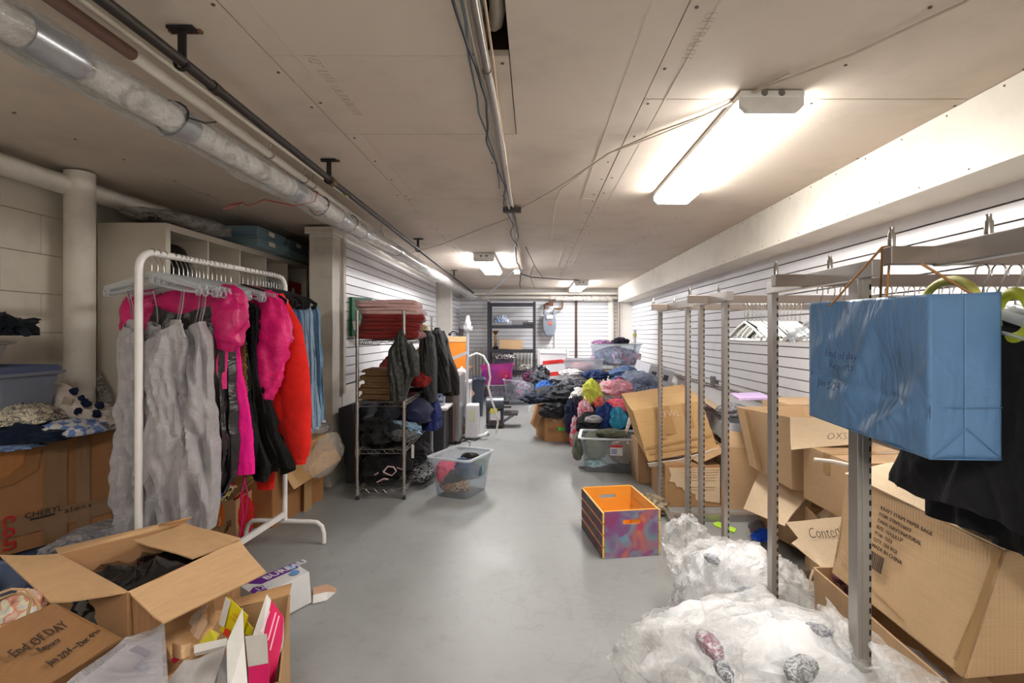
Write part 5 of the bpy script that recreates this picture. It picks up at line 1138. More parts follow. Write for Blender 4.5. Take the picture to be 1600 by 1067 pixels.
cloth('cushion', 'lavender upper half of the sack beside the steamer', fabric((206, 188, 214), .9), P(717, 655, 5.98), (.08, .08, .10), 84, 0, .15, cat='bag', flat=.8)
cloth('cushion', 'yellow and orange printed sack on the floor beside the steamer', patchy([(232, 190, 90), (240, 210, 140), (206, 140, 60)], 8), P(717, 672, 5.9), (.075, .08, .065), 85, 0, .15, cat='bag', flat=.8)
tb = thing('waste_bin', 'dark grey waste bin with a liner near the radiator', 'bin', (-.84, 7.4, 0))
MB().lathe((-.84, 7.4, 0), [(.10, 0), (.13, .50), (.14, .52)], 18).build('bin_body', plain((54, 60, 76), .6), tb)
MB().lump((-.84, 7.4, .52), (.15, .15, .06), 4, 0, .2, 14, 3, .9).build('liner', plain((50, 58, 76), .3), tb)
# heat press
hp = thing('heat_press', 'black heat press machine with open platen on the floor', 'machine', (-.48, 6.5, 0)); BK = plain((36, 36, 40), .35)
MB().span(-.60, -.38, 6.40, 6.72, .035, .055).build('base_plate', BK, hp, bevel=.003)
for x in (-.58, -.40):
    for y in (6.42, 6.70): MB().lathe((x, y, 0), [(.014, 0), (.011, .035)], 8).build('foot', BK, hp)
MB().span(-.60, -.565, 6.44, 6.66, .05, .28).build('side_frame', BK, hp); MB().span(-.42, -.385, 6.44, 6.66, .05, .28).build('side_frame', BK, hp)
MB().tube([(-.60, 6.52, .30), (-.38, 6.52, .30)], .095, 20).build('upper_platen', plain((58, 64, 74), .3), hp)
MB().span(-.38, -.31, 6.44, 6.56, .30, .34).span(-.40, -.28, 6.40, 6.43, .26, .28).build('handle', BK, hp, bevel=.004)
MB().box((-.50, 6.42, .22), (.09, .02, .06)).build('control_panel', plain((200, 180, 60), .4), hp, bevel=.002)
MB().span(-.38, -.20, 6.42, 6.66, .16, .195).build('lower_platen', plain((66, 62, 66), .5), hp, bevel=.012)
for y in (6.45, 6.62): MB().bar((-.385, y, .07), (-.25, y, .16), .012, .012).build('strut', BK, hp)
# ================= CLEAR TOTE IN FRONT OF THE SHELF =================
tote('storage_bin', 'clear open bin of mixed clothes in front of the wire shelf', -.545, 3.86, 0, .34, .38, .295, math.radians(-23), taper=.8,
     contents=[('hot pink cloth in the clear bin near the wire shelf', fabric((236, 90, 120), .9), -.09, -.05, .15, .08, .11, .08), ('slate blue cloth in the clear bin near the wire shelf', fabric((72, 92, 122), .9), .03, .0, .17, .10, .11, .09),
               ('sage green cloth in the clear bin near the wire shelf', fabric((140, 166, 150), .9), .08, .06, .16, .06, .11, .08), ('orange print cloth at the bottom of the clear bin near the shelf', patchy([(206, 140, 90), (150, 120, 90), (230, 190, 150), (90, 90, 90)], 22), -.01, -.09, .07, .12, .06, .05),
               ('dark grey cloth in the middle of the clear bin near the shelf', fabric((60, 62, 64), .9), -.03, -.10, .12, .08, .05, .06), ('black and tan belt end on top of the clear bin contents', fabric((40, 34, 32), .6), .02, .08, .25, .07, .05, .03)], seed=21)
# ================= FAR WALL =================
DK = plain((58, 60, 68), .5, .2)
ds = thing('metal_shelf', 'tall dark grey metal shelving at the far wall', 'shelving', (-.40, 9.4, 0))
for x in (-.81, .01):
    for y in (9.22, 9.60): MB().span(x-.025, x+.025, y-.02, y+.02, 0, 1.76).build('post', DK, ds)
for z in (.10, .47, .87, 1.31, 1.72):
    MB().span(-.785, -.015, 9.21, 9.61, z-.03, z+.03 if z < 1.7 else z+.02).build('shelf', DK, ds)
def radiator(label, x0, n):
    r = thing('radiator', label, 'radiator', (x0+n*.035, 9.8, 0)); c = plain((206, 202, 196), .45)
    proto = MB().tube([(0, -.045, .12), (0, -.045, .86), (0, 0, .89), (0, .045, .86), (0, .045, .12), (0, 0, .09)], .0155, 8, closed=True, flat=1.2).build('section', c, r, local=True)
    for k in range(n):
        o = proto if k == 0 else proto.copy()
        if k: COL.objects.link(o)
        o.parent = r; o.location = (k*.066-n*.033, 0, 0)
    MB().tube([(-n*.035, 0, .13), (n*.035, 0, .13)], .02, 8).build('pipe', c, r, local=True)
    for k in (0, n-1): MB().lathe((k*.066-n*.033, 0, 0), [(.022, 0), (.016, .12)], 8).build('foot', c, r, local=True)
radiator('white column radiator behind the left of the dark shelving', -1.15, 7)
radiator('white column radiator behind the dark shelving', -.60, 11)
radiator('white column radiator right of the dark shelving under the gas meter', .10, 9)
cloth('plastic_bag', 'blue and white plastic bag on the upper dark shelf', patchy([(226, 226, 232), (80, 130, 196), (236, 236, 240), (150, 160, 170)], 9), (-.60, 9.35, 1.41), (.13, .1, .09), 5, 0, .35, cat='bag')
tag(MB().box((-.25, 9.4, 1.39), (.30, .2, .09)).build('carton', plain((150, 150, 156), .5), bevel=.004), 'flat grey box on the upper dark shelf', 'box')
tag(MB().box((-.10, 9.42, 1.37), (.2, .25, .05)).build('tray', plain((92, 90, 86), .5), bevel=.004), 'dark tray at the right of the upper dark shelf', 'tray')
ty = thing('trophy', 'gold trophy cup on a black base on the dark shelving', 'trophy', (-.70, 9.35, .90))
MB().lathe((-.70, 9.35, .90), [(.05, 0), (.05, .05)], 12).build('base', plain((30, 28, 26), .3), ty)
GD = metal((150, 120, 70), .3)
MB().lathe((-.70, 9.35, .95), [(.03, 0), (.018, .02), (.024, .18), (.014, .22)], 12).build('column', GD, ty)
MB().lathe((-.70, 9.35, 1.17), [(.02, 0), (.04, .02), (.055, .06), (.06, .07)], 14).build('cup', GD, ty)
closed_box('carton', 'kraft shipping box on the middle dark shelf', -.42, 9.38, .902, .42, .26, .17, .04, CARD_L, tilt=(0, .04))
tote('storage_bin', 'grey clear bin behind the pink bin on the dark shelving', -.55, 9.42, .502, .38, .3, .26, 0, clear((150, 152, 166), .5, .3, key=21))
cloth('cloth', 'white cloth with dark stripes spilling from the grey bin', patchy([(226, 222, 218), (70, 70, 76), (216, 212, 210)], 9), (-.50, 9.3, .76), (.17, .12, .09), 7, 0, .3)
cloth('cloth', 'grey and white rags on the lower dark shelf', patchy([(206, 200, 196), (120, 118, 118), (226, 222, 218)], 9), (-.14, 9.33, .56), (.15, .12, .06), 8, 0, .35)
tote('storage_bin', 'clear bin underneath the magenta bin', -.60, 8.95, 0, .44, .42, .31, .05, contents=[('blue and pink clothes in the bin under the magenta bin', patchy([(70, 100, 130), (90, 110, 140), (180, 120, 150), (40, 50, 60)], 12, .7), 0, -.02, .15, .18, .17, .12)], seed=31)
PKC = clear((216, 90, 186), .38, .25, key=31)
tote('storage_bin', 'translucent magenta bin stacked by the radiator', -.62, 8.92, .312, .56, .42, .34, .06, PKC, tilt=(0, -.05), contents=[('orange cloth inside the magenta bin', fabric((232, 90, 60), .9), .10, -.08, .15, .13, .09, .09), ('purple and blue clothes inside the magenta bin', fabric((110, 70, 170), .9), -.05, .02, .17, .2, .13, .09)], seed=33)
tote('storage_bin', 'clear bin of colourful clothes on the floor near the far shelving', -.24, 8.72, 0, .52, .40, .42, -.03, contents=[('pink and teal mixed clothes in the far clear floor bin', patchy([(70, 140, 160), (206, 150, 170), (90, 100, 120), (226, 200, 206), (60, 110, 140)], 10, .7), 0, 0, .19, .21, .16, .19), ('dark cloth at the left of the far clear floor bin', fabric((60, 66, 80), .9), -.14, -.1, .24, .07, .06, .1)], seed=35)
tag(MB().lathe(PZ(828, 644, 0), [(.022, 0), (.028, .09), (.029, .09)], 12).build('cup', plain((232, 230, 226), .5)), 'white paper cup on the floor beside the brown carton', 'cup')
# gas meter
gm = thing('gas_meter', 'grey gas meter mounted on the far slatwall', 'gas meter', (.30, 9.85, 1.15)); GMT = plain((118, 126, 138), .45)
prof = [(-.10, 1.62), (.10, 1.62), (.13, 1.50), (.125, 1.30), (.07, 1.14), (-.07, 1.14), (-.125, 1.30), (-.13, 1.50)]
MB().prism([Vector((.30+a, 9.76, 1.15+(b-1.15)*.86)) for a, b in prof], (0, .16, 0)).build('meter_body', GMT, gm, bevel=.015)
MB().box((.30, 9.75, 1.50), (.12, .03, .07)).build('index_window', plain((206, 208, 206), .3), gm, bevel=.004)
MB().box((.31, 9.755, 1.385), (.07, .01, .06)).build('label', plain((190, 90, 80), .5), gm)
for x in (.21, .39): MB().lathe((x, 9.83, 1.55), [(.035, 0), (.03, .05), (.022, .10)], 12).build('inlet', GMT, gm)
RU = plain((96, 62, 46), .6, .4)
tag(MB().tube([(.21, 9.83, 1.62), (.21, 9.83, 1.74), (.25, 9.83, 1.76), (.36, 9.83, 1.76)], .022, 10).box((.33, 9.82, 1.76), (.09, .06, .09)).tube([(.36, 9.83, 1.76), (.40, 9.83, 1.86)], .012, 8).build('gas_pipe', RU), 'rusty regulator and pipe at the top left of the gas meter', 'pipe')
tag(MB().tube([(.39, 9.83, 1.62), (.39, 9.83, 1.66), (.53, 9.83, 1.66), (.55, 9.83, 1.69), (.55, 9.83, 1.86)], .02, 10).build('gas_pipe', plain((110, 84, 60), .6, .4)), 'brown iron gas pipe leaving the top right of the gas meter', 'pipe')
tag(MB().tube([(.41, 9.93, .3), (.41, 9.93, 1.2)], .014, 8).build('conduit', WPIPE), 'thin white conduit below the gas meter', 'conduit')
# ================= CENTRE PILE =================
rb = [Vector((.02, 6.02, .36)), Vector((.12, 5.66, .36)), Vector((.50, 5.62, .36)), Vector((.52, 6.1, .36))]; bb = [Vector((.03, 6.02, 0)), Vector((.125, 5.68, 0)), Vector((.49, 5.64, 0)), Vector((.51, 6.1, 0))]
pc_ = open_box('open_carton', 'brown carton overflowing with dark clothes in the middle of the room', rb, bb, cardboard((178, 132, 88), .08), flaps=[[rb[0], rb[1], Vector((.02, 5.66, .14)), Vector((-.04, 5.95, .15))]])
text('BEF-USE', .075, Vector((.16, 5.66, .10)), (.37, -.04, 0), (0, 0, 1), plain((120, 84, 60)), pc_)
MB().slab([Vector((.27, 5.655, .19)), Vector((.345, 5.648, .19)), Vector((.345, 5.648, .12)), Vector((.27, 5.655, .12))], .002).build('sticker', plain((50, 226, 70), .5), pc_)
MB().slab([Vector((.21, 5.655, .30)), Vector((.36, 5.645, .30)), Vector((.36, 5.645, .21)), Vector((.21, 5.655, .22))], .002).build('label', plain((196, 180, 164), .5), pc_)
cloth('clothes_heap', 'broad base of the clothes pile, mostly grey and dark garments', patchy([(60, 62, 68), (110, 110, 116), (44, 46, 54), (140, 136, 138)], 5), (.72, 6.45, .20), (.62, .62, .34), 200, 0, .2, 4, n=36)
PIL = [ # label, material, px, py, Y, sx, sy, sz, tiltx
 ('black quilted jacket lying across the brown carton', fabric((52, 54, 60), .7, .6), 865, 616, 5.85, .22, .17, .09, .2),
 ('black puffer sleeve drooping over the carton front', fabric((40, 40, 44), .6, .7), 872, 642, 5.62, .19, .09, .085, .2),
 ('dark navy coat hanging over the left of the brown carton', fabric((42, 48, 62), .85, .5), 836, 622, 5.80, .14, .13, .06, .1),
 ('bright blue jacket at the left edge of the pile', fabric((48, 92, 160), .8, .5), 853, 606, 6.05, .10, .13, .07, .2),
 ('charcoal coat behind the blue jacket', fabric((64, 66, 72), .85, .6), 842, 592, 6.4, .10, .14, .09, 0),
 ('grey padded vest near the top of the pile', fabric((120, 118, 124), .85, .5), 884, 595, 6.15, .18, .16, .06, 0),
 ('black and white flecked knit at the centre of the pile', patchy([(52, 54, 60), (120, 122, 130), (40, 42, 48), (90, 92, 100)], 26), 898, 606, 5.95, .20, .15, .08, 0),
 ('black leather bag at the left of the pile by the white carton', plain((54, 54, 60), .3), 846, 584, 6.6, .085, .12, .10, 0),
 ('white shirt in the middle of the pile', fabric((208, 206, 206), .85, .5), 911, 620, 5.65, .13, .13, .075, .3),
 ('pale grey hoodie below the yellow top', fabric((176, 174, 182), .85, .5), 946, 618, 5.6, .12, .12, .09, .3),
 ('lime yellow top draped over the front of the pile', fabric((216, 222, 96), .85, .5), 926, 615, 5.46, .09, .09, .13, .3),
 ('pink striped blouse right of the yellow top', patchy([(226, 150, 164), (196, 180, 190), (236, 120, 140), (206, 190, 200)], 22), 962, 608, 5.6, .17, .13, .10, .2),
 ('coral pink shirt under the striped blouse', fabric((240, 112, 130), .85, .4), 963, 634, 5.35, .13, .08, .06, .4),
 ('salmon top beneath the yellow one', fabric((244, 130, 120), .85, .4), 934, 628, 5.42, .05, .06, .07, .3),
 ('rose pink scarf trailing down the front of the pile', patchy([(232, 80, 120), (214, 190, 196), (240, 130, 150)], 16), 914, 646, 5.38, .07, .08, .14, .2),
 ('pink scarf end reaching the floor beside the carton', patchy([(232, 80, 120), (214, 200, 206)], 16), 898, 678, 5.30, .035, .07, .17, 0),
 ('dark indigo trousers at the front of the pile', fabric((40, 46, 72), .85, .4), 893, 656, 5.50, .07, .08, .19, .1),
 ('black shirt at the low front of the pile', fabric((40, 42, 46), .85, .5), 921, 662, 5.28, .12, .10, .10, .2),
 ('grey marl sleeve over the black shirt', fabric((150, 148, 150), .9, .5), 927, 655, 5.20, .08, .06, .035, .2),
 ('navy blue sheet hanging at the right front of the pile', fabric((36, 56, 110), .85, .3), 948, 652, 5.25, .085, .07, .15, .1),
 ('shiny turquoise satin cloth beside the navy sheet', plain((40, 140, 176), .3, var=.2), 966, 656, 5.12, .08, .06, .11, .1),
 ('denim jeans on top of the right of the pile', fabric((96, 122, 160), .85, .5), 975, 586, 6.3, .16, .17, .10, 0),
 ('blue grey clear bag of clothes sloping down the right side of the pile', patchy([(120, 140, 170), (90, 106, 140), (150, 160, 180), (110, 90, 130)], 8), 998, 606, 5.9, .22, .20, .13, .3),
 ('magenta cloth peeking from the clear clothes bag', fabric((130, 30, 90), .85, .4), 968, 597, 5.85, .06, .05, .05, 0),
 ('folded royal blue shirt under the clear bin on the pile', fabric((50, 66, 112), .85, .4), 930, 586, 6.3, .16, .14, .06, 0),
 ('white towel across the top of the pile', fabric((226, 222, 222), .85, .4), 893, 583, 6.4, .14, .1, .05, 0),
 ('plum cloth at the far left of the pile', fabric((96, 50, 80), .85, .4), 829, 590, 7.2, .09, .1, .07, 0),
 ('dark trousers behind the rose scarf', fabric((50, 52, 60), .85, .4), 905, 636, 5.55, .10, .10, .11, .2),
 ('black tights lying at the lower right of the pile', fabric((30, 30, 34), .7, .5), 985, 660, 5.35, .12, .10, .06, .2),
 ('grey sweatshirt at the right of the pile above the turquoise cloth', fabric((160, 156, 162), .9, .5), 985, 632, 5.45, .10, .12, .08, .2)]
for i, (lab, mt, px, py, Y, sx, sy, sz, tx) in enumerate(PIL):
    cloth('garment', lab, mt, P(px, py, Y), (sx, sy, sz), 210+i, (i*37 % 50)/50-.5, .38, 3.2, flat=.75, n=24, tilt=(tx, 0))
tag(MB().lump(P(1000, 604, 5.86), (.235, .215, .15), 300, .3, .25, 22, 3, .8, (.3, 0)).build('plastic_bag', clear((206, 216, 232), .28, .1, wrinkle=1.0)), 'clear film sack enclosing blue clothes at the right of the pile', 'bag')
# boxes and bins on and behind the pile
c9 = thing('carton', 'white carton with red warning stripes behind the pile', 'box', (.25, 6.95, 0))
MB().span(.08, .44, 6.9, 7.25, .30, .92).build('carton_body', plain((226, 224, 228), .5), c9, bevel=.004)
MB().slab([Vector((.08, 6.89, .925)), Vector((.44, 6.89, .92)), Vector((.44, 7.2, .95)), Vector((.08, 7.2, .97))], .004).build('flap', plain((206, 204, 206), .5), c9)
RS = plain((224, 50, 50), .5)
for z in (.80, .64): MB().slab([Vector((.12, 6.896, z-.03)), Vector((.44, 6.896, z)), Vector((.44, 6.896, z+.05)), Vector((.12, 6.896, z+.02))], .001).build('stripe', RS, c9)
text('FRAGILE', .035, Vector((.20, 6.893, .785)), (1, 0, .08), (0, 0, 1), plain((150, 24, 24)), c9, off=0)
for x in (.0,): closed_box('carton', 'plain carton supporting the white striped carton', .25, 7.08, 0, .36, .34, .30, 0, CARD, tape=False)
closed_box('carton', 'hidden carton holding up the clear bin on the pile', .66, 6.95, 0, .5, .42, .42, 0, CARD, tape=False)
tote('storage_bin', 'frosted clear bin of dark jeans on top of the pile', .66, 6.92, .43, .52, .40, .42, .0, clear((226, 228, 234), .45, .3, key=41), contents=[('dark blue jeans inside the frosted bin on the pile', fabric((66, 72, 96), .9), .0, -.02, .15, .21, .15, .13), ('pink and white cloth above the jeans in the frosted bin', patchy([(226, 210, 214), (232, 150, 160), (210, 206, 220)], 10), -.02, 0, .30, .18, .13, .07)], seed=41)
tbz = thing('table', 'small wooden table behind the pile carrying a clear bin', 'table', (1.3, 7.2, 0))
MB().span(.86, 1.62, 6.95, 7.5, .655, .685).build('tabletop', cardboard((226, 190, 150), .05, False), tbz, bevel=.004)
for x in (.98, 1.56):
    for y in (7.0, 7.42): MB().tube([(x, y, 0), (x, y, .655)], .02, 10).build('leg', plain((96, 96, 104), .4, .4), tbz)
tote('storage_bin', 'large clear bin of pastel clothes on the wooden table', 1.14, 7.18, .687, .66, .42, .36, .0, contents=[('pale blue and white clothes inside the bin on the table', patchy([(150, 170, 206), (206, 210, 226), (120, 140, 176), (236, 200, 220)], 5, .7), 0, -.01, .16, .28, .17, .16), ('bright pink cloth at the front of the bin on the table', fabric((236, 176, 206), .9), .08, -.14, .14, .09, .04, .06)], seed=43)
cloth('garment', 'purple striped cloth lying on the bin on the table', patchy([(196, 110, 190), (230, 200, 226), (140, 80, 150)], 18), (.98, 7.15, 1.06), (.14, .1, .035), 46, 0, .3)
cloth('garment', 'black cloth lying on the bin on the table', fabric((46, 44, 60), .9), (1.22, 7.2, 1.07), (.12, .1, .06), 47, 0, .3)
closed_box('carton', 'tan carton under the table at the right of the pile', 1.34, 7.18, 0, .36, .36, .62, .1, cardboard((206, 178, 156), .05), tape=False)
closed_box('carton', 'tan carton beside the table near the right slatwall', 1.72, 7.45, 0, .2, .4, .66, 0, cardboard((214, 190, 168), .05), tape=False)
w1 = closed_box('carton', 'white tilted carton with black square marks by the right wall', 1.44, 6.45, .50, .36, .34, .30, .35, plain((222, 222, 228), .5), tilt=(.15, .28), tape=False)
for x in (-.10, .08): MB().box((x, -.172, .2), (.07, .002, .07)).build('print', plain((80, 80, 90)), w1, local=True)
closed_box('carton', 'lower carton under the white tilted carton', 1.48, 6.45, 0, .4, .38, .46, .2, CARD, tape=False)
closed_box('carton', 'small kraft box behind the tilted white carton', 1.66, 6.95, 0, .3, .3, .56, .1, CARD, tape=False)
cloth('garment', 'black cloth lying behind the big taped carton', fabric((44, 44, 50), .9), (1.50, 5.5, .52), (.2, .14, .05), 49, .2, .3)
closed_box('carton', 'low carton carrying the black cloth by the right wall', 1.52, 5.52, 0, .44, .34, .48, .1, CARD, tape=False)
hpp = thing('stand_pole', 'slim white pole standing by the right wall', 'pole', (1.50, 7.1, 0))
MB().tube([(1.49, 7.55, .0), (1.49, 7.55, 1.24)], .022, 10).build('tube', WP_, hpp); MB().lathe((1.49, 7.55, 1.14), [(.03, 0), (.03, .05)], 12).build('collar', plain((216, 206, 120), .5), hpp)
MB().lathe((1.49, 7.55, 0), [(.1, 0), (.1, .02)], 16).build('base', WP_, hpp)
# clear bin in front of the pile
wt = tote('storage_bin', 'large clear bin of olive clothes in front of the pile', .72, 4.55, 0, .60, .40, .30, math.radians(-8), taper=.86,
     contents=[('olive green jacket in the large clear bin', fabric((104, 108, 92), .9), -.17, .02, .17, .10, .13, .12), ('tan purse in the middle of the large clear bin', fabric((176, 154, 140), .9), .09, -.09, .15, .13, .09, .11), ('black clothes at the bottom of the large clear bin', fabric((50, 50, 60), .9), .15, .0, .07, .12, .15, .055), ('teal paper and cloth at the bottom left of the large clear bin', patchy([(120, 190, 190), (210, 226, 226), (150, 170, 160)], 10), -.17, -.06, .05, .10, .1, .03), ('dark olive sleeve curled on top of the large clear bin', fabric((84, 88, 72), .9), -.04, .05, .30, .14, .1, .04)], seed=51)
MB().box((.01, -.199, .20), (.10, .002, .085)).build('label', plain((226, 228, 232), .4), wt, local=True)
MB().box((.01, -.2005, .235), (.10, .002, .02)).build('label_band', plain((206, 50, 50), .4), wt, local=True)
for z in (.205, .19, .175): MB().box((-.01, -.2005, z), (.05, .002, .008)).build('print', plain((90, 120, 180), .4), wt, local=True)
cloth('garment', 'olive sleeve hanging over the left end of the large clear bin', fabric((112, 116, 104), .9), P(902, 700, 4.6), (.05, .10, .12), 53, 0, .3, flat=.8)
tag(MB().tube([P(992, 640, 4.9), P(985, 655, 4.75), P(979, 672, 4.6), P(972, 684, 4.55)], .03, 10, radii=[.03, .022, .014, .03]).build('plastic_bag', clear((240, 226, 214), .7, .2, wrinkle=.6)), 'twisted neck of a clear bag rising from the large clear bin', 'bag')
# ================= PAINTED CRATE =================
m_, nt, b = base_mat('spray paint'); v = coord(nt)
f = noise_tex(nt, v, 5, 1.5, .4, 1.0); f2 = noise_tex(nt, coord(nt, (1, 1, 1.8), (.5, .3, 1)), 5, 1, .4, 1.6)
mx = add(nt, 'ShaderNodeMix', data_type='RGBA'); nt.links.new(ramp(nt, f2, [(.42, (0, 0, 0)), (.56, (1, 1, 1))]), mx.inputs[0])
nt.links.new(ramp(nt, f, [(.3, srgb((60, 120, 180))), (.42, srgb((110, 160, 180))), (.5, srgb((150, 130, 150))), (.58, srgb((140, 80, 130))), (.68, srgb((200, 120, 90)))]), mx.inputs[6])
nt.links.new(ramp(nt, f, [(.3, srgb((150, 60, 110))), (.45, srgb((130, 90, 140))), (.55, srgb((120, 150, 160))), (.7, srgb((190, 70, 100)))]), mx.inputs[7])
nt.links.new(mx.outputs[2], b.inputs['Base Color']); b.inputs['Roughness'].default_value = .5; PAINTED = m_
SLP = patchy([(92, 70, 84), (110, 84, 110), (120, 90, 90), (90, 110, 120), (150, 90, 80)], 6, .6, .1)
PINE = cardboard((236, 160, 60), .08, False); PINEL = cardboard((240, 196, 120), .06, False)
cr = thing('wooden_crate', 'slatted wooden crate with spray painted ends on the floor', 'crate', (.49, 2.96, 0), math.radians(9))
def end_panel(y, s):
    W2, H2, t2 = .15, .25, .014
    m = MB(); sx, z0, z1 = .052, .178, .202
    # panel around an oblong hand hole
    def ringp(yy):
        hole = [Vector((sx*.0+(.04*(1 if c else -1))+.012*math.cos(a), yy, .19+.012*math.sin(a))) for c, aa in ((1, (-PI/2, -PI/4, 0, PI/4, PI/2)), (0, (PI/2, .75*PI, PI, 1.25*PI, 1.5*PI))) for a in aa]
        out = [Vector((q[0], yy, q[1])) for q in ((W2*.4, 0), (W2, 0), (W2, .19), (W2, H2), (W2*.4, H2), (-W2*.4, H2), (-W2, H2), (-W2, .19), (-W2, 0), (-W2*.4, 0))]
        return hole, out
    (h0, o0), (h1, o1) = ringp(y-t2/2), ringp(y+t2/2)
    a, b_, c, d = m.vs(h0), m.vs(o0), m.vs(h1), m.vs(o1)
    for k in range(10):
        q = (k+1) % 10
        m.face((a+k, b_+k, b_+q, a+q)); m.face((c+k, c+q, d+q, d+k)); m.face((a+k, a+q, c+q, c+k)); m.face((b_+k, d+k, d+q, b_+q))
    return m
for y, s in ((-.215, -1), (.215, 1)):
    e = end_panel(y, s).build('end_panel', PINE, cr, local=True)
pt = end_panel(-.2235, -1); 
for v_ in pt.v: v_.y = -.2235+(v_.y+.2235)*.15
pt.build('painted_face', PAINTED, cr, local=True)
for sx in (-1, 1):
    for k in range(4):
        z = .030+k*.0625
        MB().box((sx*.157, 0, z), (.010, .445, .054)).build('slat', PINEL, cr, local=True)
        MB().box((sx*.1626, 0, z), (.0012, .443, .052)).build('slat_paint', SLP, cr, local=True)
for k in range(4): MB().box((-.112+k*.075, 0, .006), (.066, .41, .010)).build('floor_slat', PINE, cr, local=True)
# ================= STEEL RACKS =================
STL = metal((172, 167, 162), .34, met=.7); STL2 = metal((138, 126, 118), .36, met=.7)
XRk, ZT = .852, 1.385
SLOT = plain((22, 20, 20), .8)
def rack(label, ya, yb, yc, x_end=1.855, hide_front=False):
    """ya, yb: far and near post; yc: cross bar"""
    r = thing('steel_rack', label, 'display rack', (XRk, (ya+yb)/2, 0))
    for y in (ya, yb):
        p = MB().span(XRk, XRk+.024, y-.018, y+.018, .0, ZT-.02).build('post', STL, r, bevel=.0015)
        m = MB()
        for k in range(46): m.span(XRk+.0175, XRk+.0225, y-.0186, y-.0176, .08+k*.028, .08+k*.028+.014)
        m.build('slots', SLOT, r, kind='stuff')
    MB().span(XRk-.004, XRk+.026, yb-.06 if not hide_front else yb-.6, ya+.02, ZT-.044, ZT).build('top_rail', STL, r, bevel=.002)
    MB().span(XRk-.10, x_end, yc-.013, yc+.013, ZT-.040, ZT-.002).build('cross_bar', STL2, r, bevel=.002)
    MB().span(XRk-.004, XRk+.03, min(yb-.05, yc-.3), max(ya+.05, yc+.25), .0, .045).build('base_rail', STL, r, bevel=.002)
    MB().span(XRk+.03, 1.60, yc-.014, yc+.03, .0, .045).build('base_bar', STL, r, bevel=.002)
    for x, y in ((XRk-.09, yc), (XRk+.01, yc-.12 if not hide_front else yc-.18)):
        m = MB(); m.lathe((x, y, ZT-.004), [(.0075, 0), (.0075, .03), (.005, .034), (.005, .044)], 8); m.build('pin', CHR, r)
    return r
rack('farthest steel display rack next to the battered cartons', 3.50, 2.87, 3.26)
rack('second steel display rack from the far end, holding clear hangers', 2.64, 2.31, 2.50)
rack('third steel display rack behind the blue paper bag', 1.85, 1.345, 1.61)
rack('nearest steel display rack carrying the blue bag and black clothes', .82, .30, 1.09, hide_front=False)
MB().span(XRk-.004, XRk+.026, .3, 1.09, ZT-.044, ZT).build('top_rail', STL, [o for o in bpy.data.objects if o.name.startswith('steel_rack')][-1], bevel=.002)
# thick post doubled at the front of the third rack
tr_ = [o for o in bpy.data.objects if o.name == 'steel_rack.002'][0]
MB().span(XRk-.014, XRk-.001, 1.325, 1.365, 0, ZT-.045).build('post', STL, tr_, bevel=.0015)

# hangers on the racks: arms run along Y (towards the far wall)
wh = make_hanger('hanger', 'white plastic hanger on the second steel rack', 'white', 'white hangers on the second rack', .19)
hang_set(wh, [(1.03+k*.019, 2.50, ZT-.055, PI/2+.04*math.sin(k*1.7)) for k in range(14)])
dh = make_hanger('hanger', 'black plastic hanger among the white ones on the second steel rack', 'black', 'black hangers on the second rack', .19)
hang_set(dh, [(1.045, 2.50, ZT-.055, PI/2+.08), (1.115, 2.50, ZT-.055, PI/2-.06), (1.145, 2.50, ZT-.055, PI/2+.05), (1.30, 2.50, ZT-.055, PI/2)])
ch_ = make_hanger('hanger', 'clear hanger on the third steel rack behind the blue bag', 'clear', 'clear hangers on the third rack', .2)
hang_set(ch_, [(.90+k*.036, 1.61, ZT-.055, PI/2+.1*math.sin(k*2.1)) for k in range(17)])
gh = make_hanger('hanger', 'clear hanger holding a black garment on the nearest rack', 'clear', 'clear hangers on the nearest rack', .19)
hang_set(gh, [(.955+k*.035, 1.09, ZT-.055, PI/2+.05*math.sin(k*3)) for k in range(9)])
BLK = fabric((28, 28, 32), .9, .35, 7, sheen=.05); BLK2 = fabric((20, 21, 26), .9, .35, 7, sheen=.05)
def top_(label, x, y, mat, L, seed, hw=.20, rot=PI/2, fl=1.0, cat='clothing', name='dress'):
    o = thing(name, label, cat, (x, y, ZT-.055), rot)
    garment([(-.085, .05, .012, 0), (-.13, hw*.9, .018, 0), (-.25, hw*.88, .022, 0), (-.38, hw*.86, .024, 0), (-L, hw*fl, .034, 0)], seed, amp=.13, folds=4, hem=.03, nu=72).build('body', mat, o, local=True)
    return o
top_('black flared dress hanging nearest the blue bag', .972, 1.16, BLK, .52, 401, .20, fl=1.08)
top_('black dress with gold buttons behind the first black dress', 1.045, 1.12, BLK2, .585, 402, .20)
tag(top_('long black garment with a ruffled hem on the nearest rack', 1.115, 1.08, BLK2, .62, 403, .2, fl=1.1), None)
top_('pale pink top on the nearest rack above the black dresses', 1.02, 1.20, fabric((232, 196, 196), .85), .16, 404, .17, name='top')
top_('mint green top on the nearest rack next to the pink one', .985, 1.24, fabric((196, 220, 200), .85), .15, 405, .17, name='top')
top_('coral top at the right of the nearest rack', 1.15, 1.12, fabric((240, 150, 140), .85), .2, 406, .18, name='top')
top_('white blouse farther along the nearest rack', 1.20, 1.15, fabric((230, 224, 224), .85), .3, 407, .18, name='top')
bt = [Vector((.9395, 1.04+.012*(k % 2), .975-.018*k)) for k in range(3)]
gdz = [q for q in bpy.data.objects if q.get('label', '').startswith('black dress with gold buttons')][0]
for k in range(6): MB().lathe((1.012, 1.00+.012*(k % 2), 1.01-.014*k), [(.004, 0), (.004, .003)], 8, (-1, 0, 0)).build('button', metal((196, 160, 90), .3), gdz)
LIME = plain((196, 206, 60), .4)
